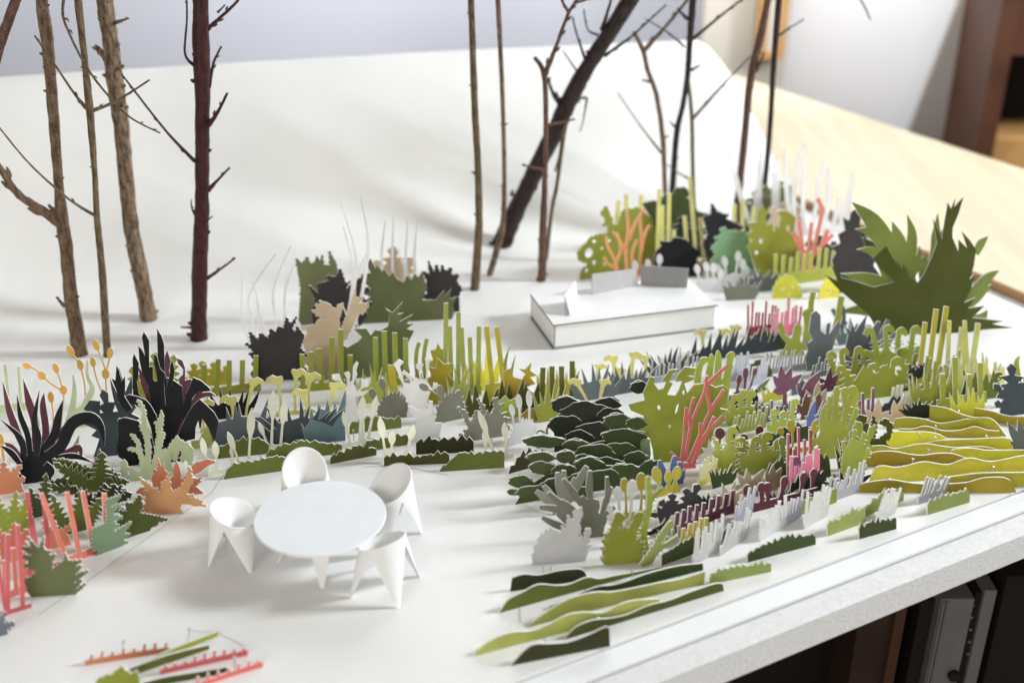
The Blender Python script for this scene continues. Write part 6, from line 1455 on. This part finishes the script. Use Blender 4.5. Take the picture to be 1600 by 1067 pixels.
# grey and white feathery plants near the open ground
b = (860, 846, 950, 836)
GL = [[(900, 848), (942, 842), (945, 810), (925, 790), (902, 800), (896, 822)]]
for x0, y0, x1, y1, w in ((915, 830, 846, 806, 12), (915, 820, 842, 790, 12), (915, 815, 856, 768, 12), (920, 815, 876, 782, 16), (920, 810, 880, 748, 12), (925, 810, 908, 776, 16), (928, 805, 922, 735, 12), (930, 810, 932, 780, 18), (934, 812, 948, 744, 10), (936, 820, 955, 760, 10), (938, 825, 960, 790, 10), (915, 835, 870, 800, 16), (936, 830, 944, 805, 12)):
    GL.append(leaf3((x0, y0), (x1, y1), w, bend=RND.uniform(-.1, .1), root=.35, peak=.75, tip=.5))
K('paper_feather_plant', 'grey many-leaved plant cutout in front of the dark green bush', 'grey', b, GL, 'paper plant')
K('paper_feather_plant', 'light grey thin-stalked plant behind the white feathery mound', 'grey', (850, 806, 902, 800), [[(862, 806), (898, 800), (892, 786), (868, 790)]] + [leaf3((880, 800), (x, y), 14, root=.3, peak=.75, tip=.5) for x, y in ((838, 768), (850, 760), (872, 740), (882, 737), (900, 748), (918, 730))], 'paper plant')
b = (832, 882, 912, 876)
WF = jag(62, 16, .16, 1.08)(b) + [serr((890, 860), (902, 792), 30, 7), serr((905, 866), (924, 822), 24, 6), serr((915, 850), (950, 780), 18, 7)]
K('paper_feather_plant', 'white feathery mound cutout on the open ground', 'white', b, WF, 'paper plant')
b = (944, 882, 1000, 878)
YP = jag(54, 11, .15, 1.2)(b) + fern([(955, 860), (958, 830), (966, 806)], 11, 0, 0, 6, 6) + fern([(985, 860), (988, 830), (1000, 806)], 13, 0, 0, 6, 6) + fern([(972, 860), (972, 840), (974, 828)], 10, 0, 0, 4, 5) + [ell(968, 806, 8, 6, .5), ell(998, 806, 9, 6, -.5)]
K('paper_fern', 'yellow-olive barbed plant with rounded arms on the open ground', 'lime', b, YP, 'paper fern')
K('paper_fern', 'bright lime narrow frond beside the yellow-olive barbed plant', 'lime2', (1002, 868, 1020, 864), fern([(1008, 866), (1006, 830), (1014, 790), (1012, 752)], 9, 0, 0, 7, 6) + [(ell(1012, 748, 4, 6))], 'paper fern')
K('paper_tulip', 'white tulip silhouettes in front of the yellow-olive plant', 'white', (958, 856, 990, 852), tulip((970, 855), (968, 776), 18, 4) + tulip((980, 854), (990, 768), 22, 4) + [serr((974, 850), (952, 792), 20, 6), serr((978, 852), (982, 812), 20, 6), [(958, 856), (990, 852), (986, 846), (962, 848)]], 'paper flower')
K('paper_tulip', 'yellow tulip heads behind the white tulips', 'yellow', (970, 812, 1012, 806), tulip((978, 810), (976, 758), 18, 3) + tulip((1000, 808), (1002, 752), 22, 3) + [[(970, 812), (1012, 806), (1008, 796), (974, 800)]], 'paper flower')
K('paper_tulip', 'yellow tulip heads in front of the blue petals', 'yellow', (1022, 778, 1062, 768), tulip((1030, 772), (1027, 742), 20, 4) + tulip((1042, 770), (1045, 746), 16, 4) + tulip((1050, 768), (1058, 740), 18, 4) + [hedge(14, 7, 4)((1022, 778, 1062, 768))[0]], 'paper flower')
K('paper_tulip', 'blue petal cutouts beside the coral red branch', 'blue', (1030, 764, 1068, 754), [[(1030, 764), (1068, 754), (1064, 746), (1034, 752)], leaf3((1038, 758), (1032, 720), 12, peak=.7, tip=.4), leaf3((1050, 756), (1055, 713), 11, peak=.6, tip=.4), leaf3((1056, 756), (1064, 722), 12, peak=.6, tip=.4), leaf3((1060, 756), (1071, 732), 9)], 'paper flower')
K('paper_fern', 'yellow-green frond between the tulips and the charcoal branch', 'lime2', (1006, 806, 1032, 800), fern([(1014, 804), (1018, 780), (1034, 762)], 5, 0, 0, 5, 5) + fern([(1018, 804), (1010, 780), (1004, 772)], 4, 0, 0, 4, 5) + [[(1006, 806), (1032, 800), (1028, 794), (1010, 798)]], 'paper fern')
b = (1010, 838, 1078, 812)
CB = [stroke([(1010, 836), (1024, 828), (1038, 818), (1044, 802)], [9, 8, 6, 5]), stroke([(1070, 815), (1072, 800)], 5), [(1010, 838), (1040, 828), (1040, 822), (1012, 830)]] + [serr((1050, 800), (x, y), 22, 3) for x, y in ((1014, 806), (1030, 782), (1050, 770))] + [serr((1075, 795), (x, y), 22, 3) for x, y in ((1072, 762), (1092, 756), (1100, 780))] + [[(1040, 806), (1085, 794), (1090, 780), (1050, 788)]]
K('paper_branch', 'charcoal leafy branch cutout arching over the maroon fringe', 'charcoal', b, CB, 'paper plant')
K('paper_spike_leaf', 'black spiky leaf behind the charcoal branch', 'black', (1086, 800, 1136, 788), spikes(8, 30, 9, .8, .5), 'paper plant')
K('paper_fringe', 'pale yellow thin stick fringe in front of the coral red branch', 'paleyellow', (1090, 762, 1120, 748), comb(6, 36, 3, 14, .25, 4), 'paper fringe')
K('paper_spike_leaf', 'dark green serrated tuft under the lime barbed fern', 'darkgreen', (1112, 764, 1146, 754), spikes(7, 34, 8, .5, .5), 'paper plant')
K('paper_leaf', 'taupe star-leaf cutout pair behind the plum paddles', 'taupe', (1140, 786, 1214, 764), [[(1140, 786), (1214, 764), (1210, 752), (1146, 770)]] + [leaf3((1172, 768), (x, y), 13, root=.6) for x, y in ((1156, 744), (1172, 736), (1198, 736), (1146, 760))] + [leaf3((1206, 760), (x, y), 12, root=.6) for x, y in ((1200, 738), (1212, 728), (1224, 732), (1222, 748))], 'paper leaf')
K('paper_leaf', 'taupe arching leaf cutout in front of the black spiky leaf', 'taupe', (1118, 808, 1166, 792), [[(1118, 808), (1166, 792), (1160, 782), (1124, 796)]] + [leaf3((1138, 794), (x, y), 12, root=.6) for x, y in ((1114, 770), (1130, 756), (1150, 752), (1160, 764))], 'paper leaf')
K('paper_fringe', 'dark maroon-brown stick fringe under the charcoal branch', 'wine', (1048, 838, 1146, 800), comb(9, 34, 6, 14, .1, 5), 'paper fringe')
K('paper_fringe', 'mustard stick fringe in front of the maroon-brown one', 'mustard', (1062, 854, 1106, 836), comb(5, 30, 6, 14, .1, 2), 'paper fringe')
b = (1172, 802, 1276, 776)
def paddles(pts, w): return [q for x0, y0, x1, y1 in pts for q in (stroke([(x0, y0), ((x0 + x1) / 2, (y0 + y1) / 2), (x1, y1)], [w * .7, w * .55, w]), ell(x1, y1, w * .55, w * .75, .3))]
K('paper_paddle', 'dark wine paddle-shaped hedge with five lobes', 'wine', b, [[P(b, 0), P(b, 1), P(b, 1, 14), P(b, 0, 14)]] + paddles([(1180, 795, 1168, 766), (1190, 790, 1190, 762), (1200, 788, 1199, 762), (1218, 784, 1226, 752), (1250, 778, 1256, 746)], 11), 'paper plant')
K('paper_hedge', 'black-green serrated hedge behind the dark wine paddles', 'forest', (1236, 780, 1292, 762), hedge(26, 7, 7, .6), HG)
b = (1226, 762, 1280, 750)
K('paper_fringe', 'raspberry tall stick fringe behind the pink one', 'raspberry', b, comb(6, 74, 4, 20, .2, 0, tops=[86, 60, 92, 70, 84, 56]), 'paper fringe')
K('paper_fringe', 'pink slanting stick fringe in front of the raspberry one', 'pink', (1230, 772, 1280, 760), comb(8, 56, 5, 20, .25, 4), 'paper fringe')
K('paper_paddle', 'plum wide paddle cutouts beside the pink sticks', 'plum', (1226, 772, 1252, 766), paddles([(1236, 768, 1242, 724)], 16) + [[(1226, 772), (1252, 766), (1248, 756), (1230, 760)]], 'paper plant')
K('paper_paddle', 'small wine paddles in front of the pink sticks', 'wine', (1246, 778, 1280, 768), paddles([(1252, 774, 1254, 742), (1268, 772, 1270, 738)], 10) + [[(1246, 778), (1280, 768), (1278, 760), (1248, 768)]], 'paper plant')
K('paper_mound', 'dark green jagged mound between the pink sticks and the tallest lime fern', 'darkgreen', (1272, 748, 1298, 744), hedge(30, 3, 5, .9), 'paper plant')
K('paper_mound', 'dark green jagged mound between the lime round heads and the pink sticks', 'darkgreen', (1198, 752, 1236, 744), hedge(28, 4, 6, .8), 'paper plant')
K('paper_hedge', 'dark green low hedge behind the yellow bud heads', 'darkgreen', (1200, 700, 1276, 686), hedge(24, 7, 5, .6), HG)
K('paper_bud_plant', 'golden bud heads beside the raspberry sticks', 'mustard', (1216, 712, 1288, 700), [[(1216, 712), (1288, 700), (1286, 694), (1220, 704)]] + bud([(1222, 708), (1224, 690), (1222, 676)], 5, 6, 3) + bud([(1238, 706), (1240, 685), (1238, 668)], 6, 10, 3) + bud([(1274, 702), (1272, 690), (1276, 668)], 6, 10, 3), 'paper flower')
K('paper_fern', 'olive-green barbed tuft with bud beside the lime round heads', 'green', (1214, 738, 1236, 734), fern([(1222, 736), (1222, 712), (1221, 690)], 8, 0, 0, 4, 6) + [ell(1221, 688, 6, 7)], 'paper fern')
b = (1276, 718, 1326, 710)
LT = [[P(b, 0), P(b, 1), (1330, 680), (1320, 660), (1290, 660), (1276, 690)]]
for pts in ([(1290, 700), (1286, 660), (1290, 640)], [(1300, 700), (1306, 650), (1310, 612)], [(1312, 700), (1322, 650), (1336, 610)], [(1318, 700), (1330, 670), (1342, 640)], [(1296, 700), (1296, 660), (1300, 622)], [(1286, 705), (1276, 692), (1268, 690)]):
    LT += fern(pts, 8, 0, 0, 5, 6)
LT += [stroke([(1334, 616), (1322, 612), (1322, 630), (1326, 644)], [7, 9, 8, 4]), stroke([(1290, 640), (1296, 636), (1302, 644)], [6, 8, 5]), ell(1336, 612, 8, 7), ell(1310, 612, 4, 6)]
K('paper_fern', 'tallest lime barbed fern with hooked heads beside the golden buds', 'lime2', b, LT, 'paper fern')
b = (1314, 742, 1350, 736)
LT = [[P(b, 0), P(b, 1), (1354, 715), (1346, 690), (1328, 690), (1316, 715)]]
for pts in ([(1324, 730), (1320, 705), (1318, 690)], [(1332, 730), (1334, 690), (1338, 672)], [(1340, 730), (1346, 695), (1352, 676)], [(1346, 730), (1354, 710), (1358, 700)]):
    LT += fern(pts, 6, 0, 0, 5, 5)
K('paper_fern', 'lime fern at the head of the front yellow strip', 'lime2', b, LT, 'paper fern')
b = (1336, 704, 1392, 698)
K('paper_petals', 'dark olive round petal cutouts behind the lime fern', 'deepolive', b, [[(1350, 703), (1386, 699), (1380, 690), (1354, 692)], stroke([(1368, 700), (1386, 688), (1392, 668), (1380, 656), (1372, 664)], [12, 14, 14, 12, 6]), stroke([(1356, 700), (1348, 680), (1354, 664), (1362, 660)], [10, 12, 12, 8]), stroke([(1342, 690), (1336, 668), (1344, 652), (1356, 656)], [7, 8, 9, 7]), leaf3((1360, 698), (1366, 652), 10)], 'paper plant')
K('paper_fern', 'dark green jagged sprig beside the lime fern at the strip head', 'darkgreen', (1310, 736, 1330, 732), spikes(4, 48, 8, .3, .3), 'paper fern')
# thin fringes and low hedges along the front of the right bed
thinfringe('grey thin stick fringe beside the front yellow strip', (1290, 788, 1346, 766), 11, 40, 'silver', 8, 4, 18)
K('paper_spike_leaf', 'black spiky tuft behind the grey stick fringe', 'forest', (1296, 768, 1350, 752), spikes(9, 28, 8, 1.0, .4), 'paper plant')
thinfringe('white stick fringe in front of the lime low hedge', (1256, 826, 1292, 806), 8, 44, 'white', 10, 3.5, 22)
thinfringe('lavender grey stick fringe between two white fringes', (1226, 822, 1252, 806), 6, 38, 'lavender', 6, 3.5, 18)
thinfringe('pale lavender stick fringe beside the dark wine paddles', (1144, 830, 1174, 806), 7, 44, 'lavender', 8, 3.5, 22)
thinfringe('white curled stick fringe in front of the maroon-brown fringe', (1082, 884, 1128, 858), 9, 46, 'white', 4, 4, 26)
thinfringe('white folded stick fringe behind the lime-olive low hedge', (1126, 868, 1168, 838), 9, 40, 'white', 8, 4, 22)
thinfringe('white stick fringe beside the lavender grey fringe', (1186, 846, 1230, 820), 9, 38, 'white', 4, 4, 20)
thinfringe('white stick fringe above the front dark green hedge', (1368, 816, 1398, 802), 7, 40, 'white', 12, 3.5, 18)
thinfringe('grey-white stick fringe before the front yellow strip', (1434, 788, 1474, 776), 8, 36, 'silver', 12, 4, 18)
K('paper_hedge', 'lime low hedge behind the white stick fringe', 'lime2', (1240, 808, 1306, 784), hedge(24, 7, 4, .7), HG)
K('paper_hedge', 'dark green low hedge under the mustard fringe', 'darkgreen', (1034, 884, 1110, 856), hedge(24, 9, 4, .75), HG)
K('paper_hedge', 'dark green low hedge behind the white curled fringe', 'darkgreen', (1106, 862, 1156, 842), hedge(22, 6, 4, .7), HG)
K('paper_hedge', 'green low serrated hedge in front of the white fringes', 'darkgreen', (1168, 878, 1274, 850), hedge(20, 11, 4, .75), HG)
K('paper_hedge', 'lime-olive low serrated hedge at the end of the green strips', 'lightgreen', (1108, 912, 1204, 892), hedge(18, 10, 4, .6), HG)
K('paper_hedge', 'lime front low hedge touching the next lime hedge', 'lightgreen', (1293, 838, 1353, 816), hedge(24, 7, 4, .7), HG)
K('paper_hedge', 'lime low hedge tapering up to a pinned point', 'lightgreen', (1352, 808, 1412, 782), hedge(24, 7, 4, .7), HG)
K('paper_hedge', 'dark green front low hedge below a white fringe', 'darkgreen', (1342, 842, 1400, 826), hedge(20, 7, 5, .8), HG)
K('paper_hedge', 'green low hedge with pins before the front yellow strip', 'lightgreen', (1448, 804, 1514, 784), hedge(22, 7, 4, .7), HG)
K('paper_fern', 'lime frond cluster beside the dark green hedge', 'lightgreen', (996, 888, 1030, 876), fern([(1004, 885), (1020, 860), (1034, 836), (1046, 820)], 9, 0, 0, 7, 6) + fern([(1010, 884), (1030, 858), (1060, 836)], 5, 0, 0, 5, 5) + [ell(1046, 820, 5, 8, .5)], 'paper fern')

# green wavy strips on the open ground
strip('brown-green short wavy strip behind the olive strip', 'darkolive', (797, 924, 926, 904), zt(zn, [(475, 300), (560, 272), (680, 275), (820, 245), (940, 232), (1000, 240), (1030, 285)]), [(797, 924), (926, 908)])
strip('olive long wavy strip with a pointed end', 'olive', (781, 958, 1040, 886), zt(zn, [(390, 545), (450, 460), (560, 400), (670, 345), (800, 350), (900, 340), (1030, 290), (1120, 300), (1250, 275), (1400, 250), (1560, 220)]), [(781, 958), (1040, 894)])
strip('dark green wavy strip between the olive and lime strips', 'darkgreen', (862, 950, 1098, 890), zt(zn, [(750, 505), (900, 440), (1030, 385), (1120, 355), (1220, 345), (1330, 315), (1480, 260), (1700, 205), (1885, 185)]), [(862, 950), (1098, 892)])
strip('lime wavy strip, upper of the two pale ones', 'yellowgreen', (822, 978, 1100, 910), zt(zn, [(580, 650), (700, 560), (830, 480), (950, 430), (1100, 400), (1200, 400), (1330, 380), (1560, 330), (1720, 300), (1900, 240)]), [(822, 978), (960, 944), (1098, 912)])
strip('pale lime wavy strip, lower of the two pale ones', 'yellowgreen', (742, 1022, 1026, 952), zt(zn, [(200, 830), (330, 740), (470, 690), (620, 680), (750, 630), (880, 565), (1000, 545), (1150, 545), (1280, 480), (1400, 450), (1560, 440)]), [(742, 1022), (870, 994), (1026, 955)])
strip('dark green long wavy strip behind the front brown-green strip', 'deepolive', (884, 1000, 1132, 924), zt(zn, [(880, 740), (960, 660), (1080, 610), (1200, 595), (1330, 565), (1480, 500), (1640, 460), (1800, 400), (1980, 345), (2040, 345)]), [(884, 1000), (1132, 926)])
strip('brown-green front strip with a pointed end', 'darkolive', (797, 1038, 952, 1008), zt(zn, [(470, 930), (560, 840), (640, 790), (760, 785), (900, 770), (1040, 720), (1170, 660), (1195, 680)]), [(797, 1038), (952, 1008)])
for h_, f_ in (((849, 886), (848, 898)), ((861, 887), (862, 902)), ((915, 922), (915, 936)), ((934, 965), (934, 980)), ((852, 998), (852, 1014)), ((988, 893), (988, 906))):
    pin(h_, f_, 'pins between the green strips', 'steel pin standing between the long green strips on open ground')
for h_, f_, l_ in (((1388, 764), (1388, 790), 'steel pin behind the tapering lime low hedge'), ((1475, 773), (1476, 792), 'steel pin, one of a close pair in the green low hedge'), ((1325, 803), (1326, 818), 'steel pin beside the lime front low hedge'), ((1484, 774), (1485, 791), 'steel pin, one of a close pair in the green low hedge'), ((1508, 763), (1507, 786), 'steel pin at the raised end of the green low hedge'), ((1267, 772), (1266, 796), 'steel pin in front of the dark wine paddles'), ((1219, 783), (1219, 812), 'tall steel pin in the white stick fringe'), ((552, 672), (553, 692), 'steel pin beside the four cream buds'), ((361, 718), (361, 733), 'steel pin at the base of the tall cream buds'), ((407, 713), (408, 727), 'steel pin on the long olive hedge'), ((768, 687), (768, 708), 'steel pin beside the cream buds behind the wedge hedge'), ((617, 698), (617, 716), 'steel pin near the hollow-topped hedge'), ((740, 705), (741, 722), 'steel pin between the brown-olive and wedge hedges')):
    pin(h_, f_, 'pin pair in the green low hedge' if 'close pair' in l_ else None, l_)

# strips in the near corner
K('paper_fringe', 'orange-brown low toothed strip near the corner', 'redorange', (133, 1037, 266, 1016), comb(8, 15, 4, 8, .2, 2), 'paper fringe')
strip('bright lime narrow strip crossing the corner strips', 'lime2', (180, 1056, 340, 992), [(182, 1050), (230, 1030), (280, 1008), (339, 985)], [(180, 1056), (340, 993)])
strip('olive-green narrow strip below the bright lime one', 'olive', (140, 1076, 326, 1012), [(142, 1068), (200, 1044), (260, 1022), (325, 1005)], [(140, 1076), (326, 1012)])
K('paper_fringe', 'salmon low toothed strip beside the bright lime narrow strip', 'coral', (250, 1052, 387, 1022), comb(9, 16, 4, 9, .2, 2), 'paper fringe')
strip('olive wavy strip between the salmon toothed strips', 'deepolive', (222, 1076, 356, 1050), [(222, 1066), (260, 1056), (310, 1048), (356, 1041)], [(222, 1076), (356, 1050)])
K('paper_fringe', 'salmon low toothed strip at the corner of the board', 'coral', (300, 1076, 410, 1040), comb(7, 16, 4, 9, .2, 2), 'paper fringe')
K('paper_hedge', 'olive-lime jagged card among the salmon toothed strips', 'lime', (150, 1080, 218, 1070), hedge(26, 6, 5, .7), HG)
for h_, f_, l_ in (((193, 1002), (193, 1026), 'steel pin in the orange-brown toothed strip'), ((296, 982), (293, 1008), 'steel pin behind the bright lime narrow strip'), ((366, 1026), (367, 1046), 'steel pin in front of the salmon toothed strip')):
    pin(h_, f_, None, l_)

# ---------------------------------------------------------------- small fillers between the larger cards
K('paper_leaf', 'yellow-green low leaf between the dark spikes and the white fringed mound', 'lime2', (762, 662, 812, 654), Z(zM, [(1010,690),(1005,680),(1040,620),(1070,590),(1100,560),(1130,590),(1170,570),(1160,620),(1205,640),(1180,680),(1190,700)]) and [Z(zM, [(1005,700),(1005,680),(1040,620),(1070,590),(1100,560),(1130,590),(1170,570),(1160,620),(1205,640),(1185,690)])], 'paper leaf')
K('paper_leaf', 'mustard low leaf beside the blackish green bush', 'mustard', (812, 660, 852, 654), [Z(zM, [(1190,725),(1180,690),(1220,660),(1240,640),(1275,640),(1300,620),(1365,630),(1335,670),(1340,700)])], 'paper leaf')
K('paper_tuft', 'lime pointed blades between white lilies and lime sticks', 'lime2', (560, 632, 606, 626), spikes(8, 60, 8, .2, .45), 'paper tuft')
K('paper_flag', 'bright yellow rectangular card flag behind the white lilies', 'yellow', (604, 624, 626, 622), [Z(zM, [(415,590),(405,390),(445,388),(470,550),(480,585)])], 'paper card')
K('paper_tuft', 'yellow low leaf tufts under the curved lime blades', 'yellow', (634, 618, 668, 614), spikes(7, 34, 8, .6, .5), 'paper tuft')
K('paper_tuft', 'grey curled blades beside the blackish green bush', 'grey', (838, 700, 866, 696), [[(838, 700), (866, 696), (862, 690), (842, 692)]] + [leaf([(856, 696), (850, 676), (842, 672), (836, 680)], 4, root=.8), leaf([(858, 696), (854, 670), (862, 664)], 4, root=.8), leaf([(852, 697), (844, 682), (838, 686)], 3, root=.8)], 'paper tuft')
K('paper_hedge', 'deep olive low leaf hump beside the silver thin fringe', 'deepolive', (1160, 596, 1206, 588), hedge(26, 5, 6, .5), HG)
K('paper_hedge', 'olive low toothed hump behind the yellow-green wide fringe', 'olive', (1170, 654, 1204, 648), hedge(18, 4, 4, .7), HG)
K('paper_hedge', 'green-grey slim leaf behind the plum lotus', 'greyolive', (1176, 616, 1206, 606), [leaf3((1180, 614), (1202, 590), 9), [(1178, 616), (1200, 609), (1196, 604), (1180, 610)]], HG)
K('paper_hedge', 'slate low plain card between the plum lotus flowers', 'slate', (1236, 618, 1270, 612), hedge(18, 3, 3, .9), HG)
K('paper_hedge', 'dark olive scalloped scrap beneath the olive-green barbed tuft', 'olive', (1206, 724, 1250, 716), hedge(20, 5, 4, .7), HG)
K('paper_fringe', 'mauve short stick fringe under the plum leaf-flower', 'plum', (1244, 646, 1284, 640), comb(5, 22, 4, 9), 'paper fringe')
K('paper_fringe', 'lime thin stick fringe behind the pale yellow blades', 'lime', (1438, 612, 1494, 602), comb(8, 44, 4, 10, .3, 6), 'paper fringe')
K('paper_tuft', 'dark olive spikes beneath the pale yellow stick fringe', 'olive', (1500, 614, 1530, 610), spikes(5, 40, 10, .3, .4), 'paper tuft')
K('paper_fern', 'lime lace frond between the broad fern and the curled fern', 'lime', (1404, 600, 1432, 594), fern([(1412, 598), (1414, 575), (1408, 556)], 7, 1, 7, 5, 5) + fern([(1424, 597), (1428, 578), (1432, 562)], 6, 1, 6, 4, 5) + [[(1404, 600), (1432, 594), (1428, 586), (1408, 590)]], 'paper fern')
K('paper_leaf', 'teal leaf scrap behind the olive-lime tall paddle', 'teal', (1310, 540, 1344, 534), spikes(5, 40, 10, .6, .4), 'paper leaf')
K('paper_coral', 'slate small coral behind the slate branched coral', 'slate', (1352, 548, 1396, 540), branchy([[(1366, 546), (1362, 525), (1356, 508)], [(1374, 545), (1378, 520), (1388, 500)], [(1382, 544), (1392, 528), (1402, 520)], [(1370, 546), (1370, 520), (1372, 502)]], 8) + [[(1356, 548), (1392, 541), (1388, 532), (1360, 538)]], 'paper coral')
K('paper_fringe', 'bright yellow bud row below the olive round petals', 'bright', (1342, 690, 1366, 686), bud([(1348, 690), (1348, 680), (1350, 672)], 4, 4, 3) + bud([(1358, 688), (1362, 678), (1366, 670)], 4, 5, 3) + [[(1342, 690), (1366, 686), (1364, 680), (1344, 684)]], 'paper flower')
K('paper_hedge', 'black-green spiky scrap beneath the pale lavender fringe', 'forest', (1196, 792, 1240, 780), spikes(7, 24, 7, .8, .4), HG)
K('paper_fringe', 'mustard-green small bar under the lime frond cluster', 'lightgreen', (1040, 850, 1066, 838), comb(3, 16, 4, 8), 'paper fringe')
K('paper_leaf', 'orange pointed leaf scrap behind the corner fringe', 'redorange', (0, 880, 40, 872), maple(60, n=5, w=.35), 'paper leaf')
K('paper_fern', 'dark green serrated leaf behind the pink sticks', 'darkgreen', (40, 812, 90, 800), [serr((66, 806), (72, 738), 24, 7), serr((60, 806), (46, 760), 18, 6), [(46, 811), (86, 802), (80, 790), (52, 796)]], 'paper leaf')
K('paper_bud_plant', 'single ochre bud leaning out over the red-orange leaf', 'ochre', (-8, 730, 12, 728), bud([(8, 729), (4, 705), (0, 688)], 6, 12, 4), 'paper plant')
K('paper_tuft', 'pale green small triangular cards among the black plants', 'palegreen', (84, 720, 130, 712), [leaf3((92, 718), (88, 672), 14, root=1, peak=.1), leaf3((112, 716), (124, 680), 12, root=1, peak=.1), [(84, 720), (130, 712), (126, 706), (88, 713)]], 'paper tuft')
K('paper_tuft', 'yellow-green triangular cards behind the short cream buds', 'yellowgreen', (300, 700, 340, 694), [leaf3((320, 696), (324, 664), 22, root=1, peak=.1), [(300, 700), (340, 694), (334, 684), (298, 688)]], 'paper tuft')
